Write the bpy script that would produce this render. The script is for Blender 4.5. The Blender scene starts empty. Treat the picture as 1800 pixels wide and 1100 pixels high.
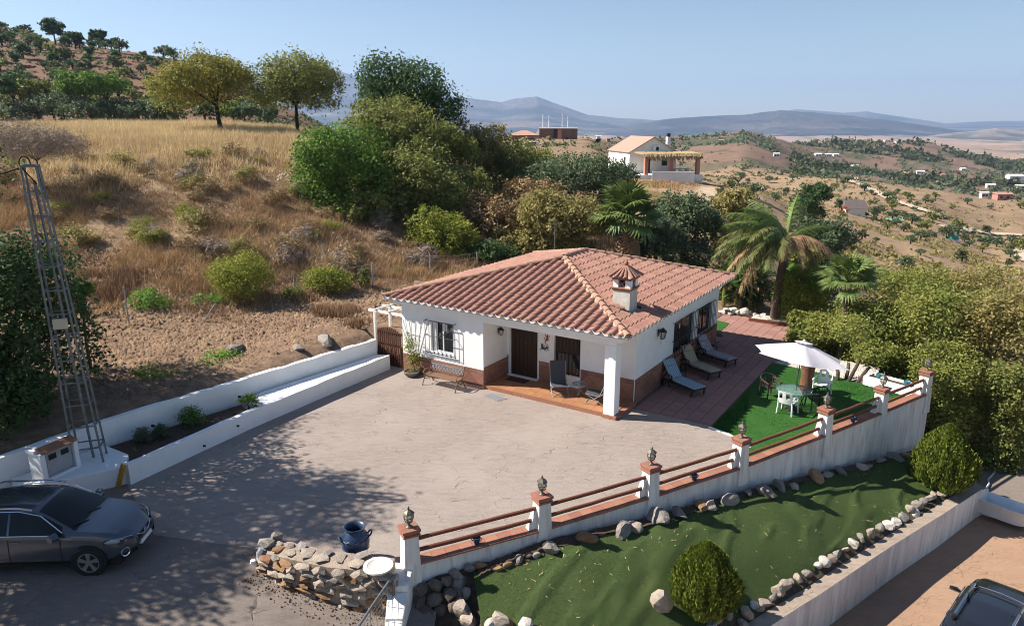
import bpy, bmesh, math, random
import numpy as np
from mathutils import Vector, Matrix, Euler
C = bpy.context.scene
COL = C.collection
R = random.Random(7)
NR = np.random.default_rng(11)
rad = math.radians

# ---------------------------------------------------------------- camera, sky, sun, exposure
PIT = rad(14.67); FOC = 1280.0; CAMZ = 10.0
cam = bpy.data.objects.new('camera', bpy.data.cameras.new('camera'))
COL.objects.link(cam)
cam.location = (0, 0, CAMZ); cam.rotation_euler = (math.pi/2 - PIT, 0, 0)
cam.data.sensor_fit = 'HORIZONTAL'; cam.data.sensor_width = 36; cam.data.lens = FOC/1800*36
cam.data.clip_start = 0.2; cam.data.clip_end = 40000
C.camera = cam

SUN_EL = rad(43); SUN_D = Vector((-.99, .135, 0)).normalized()      # horizontal direction towards the sun
w = bpy.data.worlds.new('World'); C.world = w; w.use_nodes = True
nt = w.node_tree; nt.nodes.clear()
sk = nt.nodes.new('ShaderNodeTexSky'); sk.sky_type = 'NISHITA'; sk.sun_disc = False
sk.sun_elevation = SUN_EL; sk.sun_rotation = math.atan2(SUN_D.x, SUN_D.y)
sk.altitude = 600; sk.air_density = 1.0; sk.dust_density = 0.4; sk.ozone_density = 1.4
bg = nt.nodes.new('ShaderNodeBackground'); bg.inputs[1].default_value = 0.057
out = nt.nodes.new('ShaderNodeOutputWorld')
nt.links.new(sk.outputs[0], bg.inputs[0]); nt.links.new(bg.outputs[0], out.inputs[0])
sun = bpy.data.objects.new('sun', bpy.data.lights.new('sun', 'SUN')); COL.objects.link(sun)
sun.data.energy = 5.0; sun.data.angle = rad(0.53); sun.data.color = (1.0, .93, .82)
sd = Vector((SUN_D.x*math.cos(SUN_EL), SUN_D.y*math.cos(SUN_EL), math.sin(SUN_EL)))
sun.rotation_euler = sd.to_track_quat('Z', 'Y').to_euler(); sun.location = (-60, 8, 60)
C.view_settings.view_transform = 'Standard'; C.view_settings.look = 'None'
C.view_settings.exposure = 1.06; C.view_settings.gamma = 1.0; C.view_settings.use_curve_mapping = False
C.cycles.max_bounces = 6; C.cycles.diffuse_bounces = 3; C.cycles.filter_width = 1.0; C.cycles.glossy_bounces = 3
C.cycles.transmission_bounces = 4; C.cycles.transparent_max_bounces = 6; C.cycles.volume_bounces = 1
C.cycles.caustics_reflective = False; C.cycles.caustics_refractive = False

# ---------------------------------------------------------------- helpers
def at(px, py, z=0.0):
    """the point of the horizontal plane z seen at photograph pixel (px, py)"""
    u = (px-900)/FOC; v = (550-py)/FOC; c, s = math.cos(PIT), math.sin(PIT)
    d = (u, c+v*s, -s+v*c); t = (z-CAMZ)/d[2]
    return Vector((d[0]*t, d[1]*t, z))
def atY(px, py, Y):
    u = (px-900)/FOC; v = (550-py)/FOC; c, s = math.cos(PIT), math.sin(PIT)
    d = (u, c+v*s, -s+v*c); t = Y/d[1]
    return Vector((d[0]*t, Y, CAMZ+d[2]*t))

class MB:
    def __init__(s): s.v = []; s.f = []; s.m = []
    def add(s, vs, fs, M=None, mi=0):
        o = len(s.v)
        s.v += [tuple(M @ Vector(p)) for p in vs] if M is not None else [tuple(p) for p in vs]
        s.f += [tuple(o+i for i in f) for f in fs]; s.m += [mi]*len(fs)
        return s
    def box(s, x0, x1, y0, y1, z0, z1, M=None, mi=0):
        return s.add([(x0,y0,z0),(x1,y0,z0),(x1,y1,z0),(x0,y1,z0),(x0,y0,z1),(x1,y0,z1),(x1,y1,z1),(x0,y1,z1)],
              [(0,3,2,1),(4,5,6,7),(0,1,5,4),(1,2,6,5),(2,3,7,6),(3,0,4,7)], M, mi)
    def cyl(s, p0, p1, r0, r1=None, n=10, M=None, mi=0, cap=True):
        return s.tube([p0, p1], [r0, r0 if r1 is None else r1], n, M, mi, cap)
    def tube(s, pts, r, n=8, M=None, mi=0, cap=True, sx=1.0):
        pts = [Vector(p) for p in pts]; k = len(pts)
        rs = r if isinstance(r, (list, tuple)) else [r]*k
        vs = []; prev = None
        for i, p in enumerate(pts):
            t = (pts[min(i+1, k-1)]-pts[max(i-1, 0)])
            t = t.normalized() if t.length > 1e-9 else Vector((0,0,1))
            if prev is None:
                a = t.orthogonal().normalized() if abs(t.z) < .95 else Vector((1,0,0))
            else:
                a = prev - t*prev.dot(t)
                a = a.normalized() if a.length > 1e-6 else t.orthogonal().normalized()
            prev = a; b = t.cross(a).normalized()
            for j in range(n):
                th = 2*math.pi*j/n
                vs.append(p + (a*math.cos(th)*sx + b*math.sin(th))*rs[i])
        fs = []
        for i in range(k-1):
            for j in range(n):
                fs.append((i*n+j, i*n+(j+1) % n, (i+1)*n+(j+1) % n, (i+1)*n+j))
        if cap: fs += [tuple(range(n-1, -1, -1)), tuple(range((k-1)*n, k*n))]
        return s.add(vs, fs, M, mi)
    def lathe(s, prof, n=14, M=None, mi=0, c=(0,0)):
        vs = []; k = len(prof)
        for r, z in prof:
            for j in range(n):
                th = 2*math.pi*j/n; vs.append((c[0]+r*math.cos(th), c[1]+r*math.sin(th), z))
        fs = [(i*n+j, i*n+(j+1) % n, (i+1)*n+(j+1) % n, (i+1)*n+j) for i in range(k-1) for j in range(n)]
        return s.add(vs, fs, M, mi)
    def prism(s, poly, z0, z1, M=None, mi=0):
        n = len(poly)
        z0s = z0 if isinstance(z0, (list, tuple)) else [z0]*n
        z1s = z1 if isinstance(z1, (list, tuple)) else [z1]*n
        vs = [(p[0], p[1], z0s[i]) for i, p in enumerate(poly)] + [(p[0], p[1], z1s[i]) for i, p in enumerate(poly)]
        a = sum(poly[i][0]*poly[(i+1) % n][1]-poly[(i+1) % n][0]*poly[i][1] for i in range(n))
        fs = [tuple(range(n, 2*n)), tuple(range(n-1, -1, -1))]+[(i, (i+1) % n, n+(i+1) % n, n+i) for i in range(n)]
        if a < 0: fs = [tuple(reversed(f)) for f in fs]
        return s.add(vs, fs, M, mi)
    def build(s, name, mat, parent=None, loc=None, rz=0, smooth=False, bevel=0, seg=2, M=None):
        me = bpy.data.meshes.new(name); me.from_pydata(s.v, [], s.f); 
        for m in (mat if isinstance(mat, (list, tuple)) else [mat]): me.materials.append(m)
        if any(s.m): me.polygons.foreach_set('material_index', s.m)
        if bevel:
            bm = bmesh.new(); bm.from_mesh(me)
            bmesh.ops.remove_doubles(bm, verts=bm.verts, dist=1e-5)
            es = [e for e in bm.edges if len(e.link_faces) == 2 and e.calc_face_angle(0) > .5]
            bmesh.ops.bevel(bm, geom=es, offset=bevel, segments=seg, affect='EDGES', profile=.6, clamp_overlap=True)
            bm.to_mesh(me); bm.free()
        if smooth:
            me.polygons.foreach_set('use_smooth', [True]*len(me.polygons))
            if smooth != 'all': me.set_sharp_from_angle(angle=rad(smooth if smooth is not True else 40))
        me.update()
        return link(name, me, parent, loc, rz, M)

def link(name, me, parent=None, loc=None, rz=0, M=None):
    o = bpy.data.objects.new(name, me); COL.objects.link(o)
    if parent: o.parent = parent
    if M is not None: o.matrix_local = M
    else:
        if loc is not None: o.location = loc
        if rz: o.rotation_euler = (0, 0, rz)
    return o
def npmesh(name, V, Fq, mats, smooth=False, uvs=None):
    """V (n,3) and Fq (m,k) numpy arrays -> mesh"""
    me = bpy.data.meshes.new(name); V = np.asarray(V, np.float32); Fq = np.asarray(Fq, np.int32)
    me.vertices.add(len(V)); me.vertices.foreach_set('co', V.ravel())
    k = Fq.shape[1]; me.loops.add(Fq.size); me.loops.foreach_set('vertex_index', Fq.ravel())
    me.polygons.add(len(Fq)); me.polygons.foreach_set('loop_start', np.arange(0, Fq.size, k, dtype=np.int32))
    me.polygons.foreach_set('loop_total', np.full(len(Fq), k, np.int32))
    for m in (mats if isinstance(mats, (list, tuple)) else [mats]): me.materials.append(m)
    if smooth: me.polygons.foreach_set('use_smooth', np.ones(len(Fq), bool))
    me.update(calc_edges=True)
    return me
def tag(o, label=None, cat=None, group=None, kind=None):
    if label: o['label'] = label
    if cat: o['category'] = cat
    if group: o['group'] = group
    if kind: o['kind'] = kind
    return o
def thing(name, label, cat, loc=(0,0,0), rz=0, group=None):
    o = bpy.data.objects.new(name, None); COL.objects.link(o); o.location = loc; o.rotation_euler = (0,0,rz)
    o.empty_display_size = .2
    return tag(o, label, cat, group)
def dup(o, loc=None, rz=None, label=None, group=None, scale=None, parent=None):
    r = o.copy(); COL.objects.link(r)
    if parent: r.parent = parent
    for ch in o.children: dup(ch, parent=r)
    if loc is not None: r.location = loc
    if rz is not None: r.rotation_euler = (0,0,rz)
    if scale is not None: r.scale = (scale,)*3 if not hasattr(scale, '__len__') else scale
    if label: r['label'] = label
    if group: r['group'] = group
    return r
def T(x, y, z, rz=0, rx=0, ry=0, s=1.0):
    return Matrix.Translation((x, y, z)) @ Euler((rx, ry, rz)).to_matrix().to_4x4() @ Matrix.Scale(s, 4)
def frame(o, x, y, zc):
    """matrix from origin and three axes"""
    return Matrix(((x[0],y[0],zc[0],o[0]),(x[1],y[1],zc[1],o[1]),(x[2],y[2],zc[2],o[2]),(0,0,0,1)))
def clip(poly, n, d):
    """keep the part of a polygon (tuples) where n.p <= d in the first two coordinates"""
    res = []
    for i in range(len(poly)):
        p, q = poly[i], poly[(i+1) % len(poly)]
        dp = n[0]*p[0]+n[1]*p[1]-d; dq = n[0]*q[0]+n[1]*q[1]-d
        if dp <= 0: res.append(p)
        if (dp < 0 < dq) or (dq < 0 < dp):
            t = dp/(dp-dq); res.append(tuple(a+(b-a)*t for a, b in zip(p, q)))
    return res

# ---------------------------------------------------------------- materials
def mat(name, c1, c2=None, scale=4, rough=.8, bump=0, bscale=None, metal=0, coord='Object', c3=None, s3=40, m3=.35,
        rnd=0, island=0, spec=.3, trans=0, stretch=None, alpha=1, transm=0, ior=1.45, coat=0, emit=None, lo=.35, hi=.65, bdist=.03):
    m = bpy.data.materials.new(name); m.use_nodes = True; nt = m.node_tree; N = nt.nodes; L = nt.links
    b = N['Principled BSDF']; b.inputs['Roughness'].default_value = rough; b.inputs['Metallic'].default_value = metal
    b.inputs['Specular IOR Level'].default_value = spec; b.inputs['IOR'].default_value = ior
    if transm: b.inputs['Transmission Weight'].default_value = transm
    if coat: b.inputs['Coat Weight'].default_value = coat; b.inputs['Coat Roughness'].default_value = .04
    tc = N.new('ShaderNodeTexCoord')
    vec = tc.outputs[coord] if coord != 'World' else None
    if coord == 'World':
        g = N.new('ShaderNodeNewGeometry'); vec = g.outputs['Position']
    if stretch:
        mp = N.new('ShaderNodeMapping'); mp.inputs['Scale'].default_value = stretch; L.new(vec, mp.inputs[0]); vec = mp.outputs[0]
    def noise(sc, det=6, ro=.6):
        n = N.new('ShaderNodeTexNoise'); n.inputs['Scale'].default_value = sc; n.inputs['Detail'].default_value = det
        n.inputs['Roughness'].default_value = ro; L.new(vec, n.inputs['Vector']); return n.outputs['Fac']
    def mix(f, a, bb):
        x = N.new('ShaderNodeMix'); x.data_type = 'RGBA'
        if hasattr(f, 'links'): L.new(f, x.inputs[0])
        else: x.inputs[0].default_value = f
        for k, q in ((6, a), (7, bb)):
            if hasattr(q, 'links'): L.new(q, x.inputs[k])
            else: x.inputs[k].default_value = (*q, 1)
        return x.outputs[2]
    def ramp(f, a, bb):
        x = N.new('ShaderNodeMapRange'); x.inputs[1].default_value = a; x.inputs[2].default_value = bb; L.new(f, x.inputs[0]); return x.outputs[0]
    col = c1
    if c2: col = mix(ramp(noise(scale), lo, hi), c1, c2)
    if c3:
        f = ramp(noise(s3, 3), .5, .75); mm = N.new('ShaderNodeMath'); mm.operation = 'MULTIPLY'; mm.inputs[1].default_value = m3
        L.new(f, mm.inputs[0]); col = mix(mm.outputs[0], col, c3)
    for amt, src in ((rnd, 'obj'), (island, 'isl')):
        if not amt: continue
        if src == 'obj': q = N.new('ShaderNodeObjectInfo').outputs['Random']
        else: q = N.new('ShaderNodeNewGeometry').outputs['Random Per Island']
        hs = N.new('ShaderNodeHueSaturation')
        r1 = N.new('ShaderNodeMapRange'); r1.inputs[3].default_value = 1-amt; r1.inputs[4].default_value = 1+amt; L.new(q, r1.inputs[0])
        L.new(r1.outputs[0], hs.inputs['Value'])
        mm = N.new('ShaderNodeMath'); mm.operation = 'MULTIPLY'; mm.inputs[1].default_value = 7.31; L.new(q, mm.inputs[0])
        fr = N.new('ShaderNodeMath'); fr.operation = 'FRACT'; L.new(mm.outputs[0], fr.inputs[0])
        r2 = N.new('ShaderNodeMapRange'); r2.inputs[3].default_value = .5-min(amt,.2)*.05; r2.inputs[4].default_value = .5+min(amt,.2)*.05; L.new(fr.outputs[0], r2.inputs[0])
        L.new(r2.outputs[0], hs.inputs['Hue'])
        if hasattr(col, 'links'): L.new(col, hs.inputs['Color'])
        else: hs.inputs['Color'].default_value = (*col, 1)
        col = hs.outputs[0]
    if hasattr(col, 'links'): L.new(col, b.inputs['Base Color'])
    else: b.inputs['Base Color'].default_value = (*col, 1)
    if bump:
        bp = N.new('ShaderNodeBump'); bp.inputs['Strength'].default_value = bump; bp.inputs['Distance'].default_value = bdist
        L.new(noise(bscale or scale*6, 4), bp.inputs['Height']); L.new(bp.outputs[0], b.inputs['Normal'])
    if trans:
        tr = N.new('ShaderNodeBsdfTranslucent'); ms = N.new('ShaderNodeMixShader'); ms.inputs[0].default_value = trans
        if hasattr(col, 'links'): L.new(col, tr.inputs[0])
        else: tr.inputs[0].default_value = (*col, 1)
        L.new(b.outputs[0], ms.inputs[1]); L.new(tr.outputs[0], ms.inputs[2])
        L.new(ms.outputs[0], N['Material Output'].inputs[0])
    if alpha < 1: b.inputs['Alpha'].default_value = alpha
    return m

MT = {}
def defm(k, *a, **kw): MT[k] = mat(k, *a, **kw); return MT[k]
defm('white_render', (.86,.865,.87), (.80,.805,.81), scale=1.3, rough=.9, bump=.25, bscale=60, c3=(.70,.68,.64), s3=3, m3=.25)
defm('weathered_white', (.78,.77,.75), (.60,.58,.55), scale=2.6, rough=.92, bump=.35, bscale=25, c3=(.36,.33,.30), s3=6, m3=.6, stretch=(1,1,.16), coord='World')
defm('white_paint', (.8,.79,.77), (.7,.69,.67), scale=8, rough=.6)
defm('roof_tile', (.33,.178,.136), (.275,.14,.108), scale=6, rough=.85, bump=.2, bscale=40, c3=(.37,.25,.205), s3=14, m3=.55, rnd=.13)
defm('ridge_tile', (.36,.22,.16), (.29,.16,.11), scale=6, rough=.9, bump=.25, bscale=40, c3=(.42,.34,.27), s3=10, m3=.6, rnd=.15)
defm('mortar', (.42,.35,.28), (.32,.26,.21), scale=9, rough=.95, bump=.4, bscale=40)
defm('terracotta', (.31,.14,.09), (.25,.11,.075), scale=5, rough=.75, c3=(.5,.28,.19), s3=20, m3=.4, rnd=.14)
defm('terracotta_cap', (.31,.145,.095), (.26,.115,.08), scale=5, rough=.7, c3=(.36,.21,.16), s3=18, m3=.4, rnd=.12)
defm('terrace_tile', (.31,.17,.142), (.25,.132,.115), scale=3, rough=.8, c3=(.38,.24,.2), s3=14, m3=.4, rnd=.1)
defm('porch_tile', (.36,.175,.09), (.30,.14,.07), scale=2, rough=.5, c3=(.40,.23,.13), s3=8, m3=.5, rnd=.08)
defm('wainscot_tile', (.30,.15,.105), (.23,.11,.08), scale=7, rough=.6, bump=.2, bscale=30, c3=(.38,.25,.19), s3=16, m3=.5, rnd=.2)
defm('grout', (.20,.15,.125), (.15,.115,.095), scale=12, rough=.95)
defm('dark_wood', (.045,.022,.014), (.03,.015,.01), scale=3, rough=.5, stretch=(14,14,1), bump=.2, bscale=4)
defm('gate_wood', (.085,.035,.02), (.06,.025,.016), scale=4, rough=.55, stretch=(14,14,1), rnd=.2)
defm('rail_wood', (.17,.062,.035), (.12,.042,.026), scale=3, rough=.5, stretch=(6,6,6), c3=(.24,.10,.06), s3=30, m3=.4, rnd=.12)
defm('iron', (.035,.036,.038), (.05,.05,.05), scale=10, rough=.5, metal=.6)
defm('white_iron', (.55,.55,.55), (.42,.42,.42), scale=10, rough=.5)
defm('galvanised', (.20,.215,.23), (.13,.14,.15), scale=6, rough=.5, metal=.55, c3=(.28,.29,.30), s3=25, m3=.5)
defm('glass_dark', (.02,.022,.025), rough=.05, spec=.6)
defm('black', (.012,.012,.013), rough=.7)
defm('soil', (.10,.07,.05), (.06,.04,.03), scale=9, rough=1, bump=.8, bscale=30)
# ---------------------------------------------------------------- terrain
def _hash(ix, iy, s):
    h = (ix.astype(np.int64)*374761393 + iy.astype(np.int64)*668265263 + s*1274126177) & 0xffffffff
    h = ((h ^ (h >> 13))*1274126177) & 0xffffffff
    return ((h ^ (h >> 16)) & 0xffff)/65535.0
def vnoise(x, y, s=0):
    ix = np.floor(x); iy = np.floor(y); fx = x-ix; fy = y-iy
    fx = fx*fx*(3-2*fx); fy = fy*fy*(3-2*fy)
    a = _hash(ix, iy, s); b = _hash(ix+1, iy, s); c = _hash(ix, iy+1, s); d = _hash(ix+1, iy+1, s)
    return (a+(b-a)*fx)*(1-fy)+(c+(d-c)*fx)*fy
def fbm(x, y, oc=4, s=0, g=.5):
    x = np.asarray(x, float); y = np.asarray(y, float); t = 0; am = 1; n = 0
    for o in range(oc):
        t = t+am*(vnoise(x*2**o+17*o, y*2**o-9*o, s+o)-.5); n += am; am *= g
    return t/n*2
def sstep(a, b, x):
    t = np.clip((x-a)/(b-a), 0, 1); return t*t*(3-2*t)
PROF = [
 (-1.7, [(5,0),(14,1),(20,2),(30,3.5),(45,8),(80,10),(120,13),(250,45),(500,60),(1500,0),(6000,-80)]),
 (-.72, [(5,0),(17,1.05),(20,1.25),(30,2.6),(38,5.0),(46,7.4),(60,8.7),(85,9.5),(110,9),(140,14),(250,41.5),(330,40),(1000,0),(6000,-80)]),
 (-.547,[(5,0),(17,1.0),(24,1.35),(30.2,1.6),(38,4.6),(46,7.3),(60,8.6),(85,9.7),(110,9.3),(140,13.5),(230,33),(300,32),(1000,0),(6000,-80)]),
 (-.39, [(5,0),(17,1.0),(27,1.4),(33.4,1.8),(40,4.4),(48,7.0),(62,8.6),(85,9.6),(115,9.4),(150,14),(200,25),(260,26),(1000,-10),(6000,-80)]),
 (-.297,[(5,0),(17,1.0),(27,1.4),(35.4,1.9),(41,3.9),(50,6.7),(65,8.7),(85,9.2),(110,8.6),(150,10),(200,14),(300,10),(800,-20),(6000,-80)]),
 (-.195,[(5,0),(17,.9),(30,1.4),(36.7,1.9),(43,3.5),(50,5.4),(65,7.3),(90,6.5),(120,5),(150,4),(300,4),(800,-30),(6000,-80)]),
 (-.078,[(5,0),(17,.8),(30,1.0),(38,1.7),(46,2.9),(55,4),(75,4.4),(100,4),(130,4),(200,4),(350,-2),(1000,-40),(6000,-80)]),
 (.039, [(5,0),(17,.6),(30,.8),(38,1.1),(46,1.6),(60,2.4),(90,3),(130,3.6),(200,5.2),(240,5),(350,-4),(1000,-50),(6000,-80)]),
 (.10,  [(5,0),(17,.3),(30,.6),(38,.9),(46,1.1),(60,1.5),(90,2.2),(130,3.4),(205,5.4),(240,5),(400,-12),(700,-6),(850,-12),(1300,-50),(6000,-80)]),
 (.18,  [(5,-3),(17,-3),(24,-2),(33,.3),(40,.5),(60,.7),(90,1.8),(107,2.6),(130,2.4),(220,-3),(430,-17),(700,-2),(850,-14),(1300,-60),(6000,-80)]),
 (.313, [(5,-3),(17,-3),(25,-3),(33,.2),(40,0),(60,-.6),(80,-.4),(95,1.5),(112,.6),(200,-8),(320,-12),(700,-1),(850,-16),(1300,-60),(6000,-80)]),
 (.43,  [(5,-3),(17,-3),(24,-3),(29,-1.2),(38,-2),(60,-3.4),(93,-3.2),(130,-6),(200,-10),(290,-12.5),(420,-25),(600,-29),(900,-10),(1250,-55),(6000,-80)]),
 (.55,  [(5,-3),(17,-3),(24,-3.2),(35,-4),(60,-5.6),(93,-6),(130,-10),(190,-13),(300,-16),(400,-28),(650,-36),(950,-14),(1300,-60),(6000,-80)]),
 (.67,  [(5,-3),(17,-3),(24,-3.2),(35,-5),(60,-7.5),(90,-8.4),(140,-16),(200,-19),(300,-22),(420,-33),(700,-44),(950,-42),(1500,-70),(6000,-82)]),
 (.95,  [(5,-3),(17,-3),(24,-4),(35,-7),(60,-10),(90,-13),(140,-20),(200,-26),(300,-34),(450,-45),(800,-58),(1200,-64),(1800,-76),(6000,-84)]),
 (1.7,  [(5,-3),(17,-4),(24,-6),(35,-9),(60,-14),(90,-18),(140,-26),(200,-34),(300,-44),(450,-56),(800,-68),(1200,-74),(1800,-80),(6000,-84)]),
]
_PA = np.array([p[0] for p in PROF])
_LY = np.linspace(math.log(5), math.log(6000), 260)
_PZ = np.array([np.interp(_LY, [math.log(k[0]) for k in p[1]], [k[1] for k in p[1]]) for p in PROF])
_k = np.array([1,3,5,6,5,3,1.]); _k /= _k.sum()
_PZ = np.apply_along_axis(lambda r: np.convolve(np.pad(r, 3, mode='edge'), _k, 'valid'), 1, _PZ)
HA = Vector((-4.51, 28.82, 0)); HU = Vector((.8379, -.5459, 0)); HW = Vector((.5459, .8379, 0))
def hw(u, w, z=0.0): return HA+HU*u+HW*w+Vector((0,0,z))
def tz(w): return 0.0
def terr(u, w): return hw(u, w, tz(w))
def atT(px, py):
    """point of the gently rising terrace plane seen at a photograph pixel"""
    z = 0.0
    for _ in range(8):
        p = at(px, py, z); z = tz((p-HA).dot(HW))
    return at(px, py, z)
BACKWALL = [(-30,1),(-18.2,11.6),(-13.87,18.09),(-12.24,20.84),(-9.89,23.86),(-5.67,29.2)]
POSTS = [(-2.33,14.73,0),(.74,16.22,0),(3.73,17.85,0),(6.68,19.57,0),(10.1,21.84,0),(12.82,23.71,0),(15.35,25.5,0)]
_h = lambda u, w: tuple(hw(u, w)[:2])
YARD = [(x-.62, y+.42) for x, y in BACKWALL]+[_h(-1.2,.6), _h(-.4,.4), _h(-.4,11.6), _h(8.6,11.6), _h(8.3,17.2), _h(12.6,17.4), _h(13.2,10.6), _h(16.4,9.6),
        (16.1,26.3),(18.0,25.0),(24.5,22.3),(40,19),(40,-6),(-30,-6)]
def inpoly(x, y, poly):
    ins = np.zeros(np.shape(x), bool); n = len(poly)
    for i in range(n):
        x1, y1 = poly[i]; x2, y2 = poly[(i+1) % n]
        if y1 == y2: continue
        c = ((y1 > y) != (y2 > y)) & (x < (x2-x1)*(y-y1)/(y2-y1)+x1); ins ^= c
    return ins
def polydist(x, y, poly):
    d = np.full(np.shape(x), 1e9); n = len(poly)
    for i in range(n):
        ax, ay = poly[i]; bx, by = poly[(i+1) % n]; vx, vy = bx-ax, by-ay
        t = np.clip(((x-ax)*vx+(y-ay)*vy)/(vx*vx+vy*vy+1e-12), 0, 1)
        d = np.minimum(d, np.hypot(x-ax-t*vx, y-ay-t*vy))
    return d
LOWER = [(-2.1,14.2),(.9,15.7),(3.9,17.3),(6.9,19.0),(10.2,21.2),(13.0,23.05),(15.6,24.85),(17.2,26.6),(26,23),(42,20),(42,-7),(-3.5,-7),(-2.6,9)]
def H0(x, y):
    x = np.asarray(x, float); y = np.asarray(y, float)
    yy = np.maximum(y, 5.01); a = np.clip(x/yy, -1.69, 1.69); l = np.clip(np.log(yy), _LY[0], _LY[-1]-1e-6)
    k = np.clip(np.searchsorted(_PA, a)-1, 0, len(_PA)-2); t = (a-_PA[k])/(_PA[k+1]-_PA[k]); t = t*t*(3-2*t)*.5+t*.5
    q = (l-_LY[0])/(_LY[1]-_LY[0]); j = np.clip(q.astype(int), 0, len(_LY)-2); f = q-j
    z = (_PZ[k,j]*(1-f)+_PZ[k,j+1]*f)*(1-t)+(_PZ[k+1,j]*(1-f)+_PZ[k+1,j+1]*f)*t
    rr = np.hypot(x, y)
    z = z+fbm(x/5, y/5, 4, 3)*.45*sstep(30, 42, rr)*np.clip(60/rr, .25, 1)
    z = z+fbm(x/1.3, y/1.3, 3, 5)*.10
    z = z+fbm(x/60, y/60, 5, 21)*np.clip((rr-130)/260, 0, 1)*7.0*np.clip(1.8-rr/2500, .15, 1)
    z = z+fbm(x/260, y/260, 4, 31)*np.clip((rr-500)/900, 0, 1)*16
    return z
def H(x, y):
    z = H0(x, y); x = np.asarray(x, float); y = np.asarray(y, float)
    near = (y < 48) & (np.abs(x) < 42)
    if np.any(near):
        ins = inpoly(x, y, YARD) & near
        low = inpoly(x, y, LOWER) & near
        hi = (ins & ~low)
        up = -.16-1.9*sstep(17.3, 16.4, y)
        # the ground sheet lies under the yard; it drops before the railing wall and climbs outside the back wall
        d = polydist(x, y, LOWER)
        zz = np.where(low, -4.2, np.where(d < .9, np.minimum(up, -.9-3.0*(.9-np.minimum(d, .9))/.9), up))
        z = np.where(ins | low, zz, z)
    return z
def hit(px, py, y0=20., y1=6000.):
    """where the line of sight of a photograph pixel meets the terrain"""
    ys = np.exp(np.linspace(math.log(y0), math.log(y1), 2500))
    d = atY(px, py, 1.0); dx, dz = d.x, d.z-CAMZ
    g = H(dx*ys, ys)-(CAMZ+dz*ys)
    i = np.argmax(g > 0); i = i if g[i] > 0 else len(ys)-1
    return Vector((dx*ys[i], ys[i], float(H(np.array([dx*ys[i]]), np.array([ys[i]]))[0])))
def hz(x, y): return float(H(np.array([x]), np.array([y]))[0])

NA, NY = 560, 430
aa = np.linspace(-1.65, 1.45, NA); yv = np.exp(np.linspace(math.log(5.2), math.log(5900), NY))
AA, YY = np.meshgrid(aa, yv); XX = AA*YY
ZZ = H(XX.ravel(), YY.ravel()).reshape(XX.shape)
V = np.stack([XX, YY, ZZ], -1).reshape(-1, 3)
ii = np.arange(NY*NA).reshape(NY, NA)
Fq = np.stack([ii[:-1,:-1], ii[:-1,1:], ii[1:,1:], ii[1:,:-1]], -1).reshape(-1, 4)

def ground_col(x, y, z):
    r = np.hypot(x, y); a = x/np.maximum(y, 1)
    def L3(c): return np.array(c)[None, :]
    dirt, straw, mead, far, plain, veg, field = L3((.195,.13,.088)), L3((.27,.185,.112)), L3((.45,.34,.19)), L3((.185,.118,.085)), L3((.34,.225,.165)), L3((.07,.078,.042)), L3((.30,.205,.125))
    n1 = fbm(x/9, y/9, 4, 50); n2 = fbm(x/2.2, y/2.2, 4, 60)
    def mx(c, d, f): return c*(1-f[:,None])+d*f[:,None]
    c = np.repeat(dirt, len(x), 0)
    left = sstep(.12, -.02, a)
    c = mx(c, straw, sstep(-1, 2.5, y-(28.9+(a+.547)*18)+n1*2)*left)
    c = mx(c, L3((.15,.088,.058)), sstep(.0, .4, n2)*sstep(31, 35, y)*left*(r < 60)*.7)
    c = mx(c, mead, sstep(5.6, 7.8, z+n1*1.2)*sstep(41, 46, y)*sstep(120, 95, y)*sstep(-.18, -.26, a))
    c = mx(c, field, sstep(45, 70, r+n1*10)*sstep(.0, .2, a))
    c = mx(c, L3((.22,.14,.085)), sstep(.0, .35, n1)*sstep(45, 70, r)*sstep(.05, .2, a)*.6)
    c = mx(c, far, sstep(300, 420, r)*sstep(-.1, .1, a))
    c = mx(c, L3((.17,.095,.062)), sstep(105, 130, r)*sstep(.02, -.06, a))
    nv = fbm(x/22, y/22, 4, 70); nw = fbm(x/150, y/150, 3, 80)
    c = mx(c, L3((.44,.34,.24)), sstep(84,88,y)*sstep(104,99,y)*sstep(.245,.265,a)*sstep(.36,.335,a))
    c = mx(c, veg, sstep(.02, .22, nv+nw*.5)*sstep(250, 450, r)*.85*sstep(2600, 1500, r))
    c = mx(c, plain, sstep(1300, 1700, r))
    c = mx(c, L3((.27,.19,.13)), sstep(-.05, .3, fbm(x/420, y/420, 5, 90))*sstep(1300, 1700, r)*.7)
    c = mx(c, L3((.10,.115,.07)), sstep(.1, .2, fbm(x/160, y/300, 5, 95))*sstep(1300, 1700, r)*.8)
    return c*(1+.18*n2[:,None])
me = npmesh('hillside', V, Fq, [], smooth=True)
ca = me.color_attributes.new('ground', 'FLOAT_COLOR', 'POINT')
gc = ground_col(V[:,0], V[:,1], V[:,2]); ca.data.foreach_set('color', np.concatenate([np.clip(gc, .01, 1), np.ones((len(gc), 1))], 1).astype(np.float32).ravel())
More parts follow.
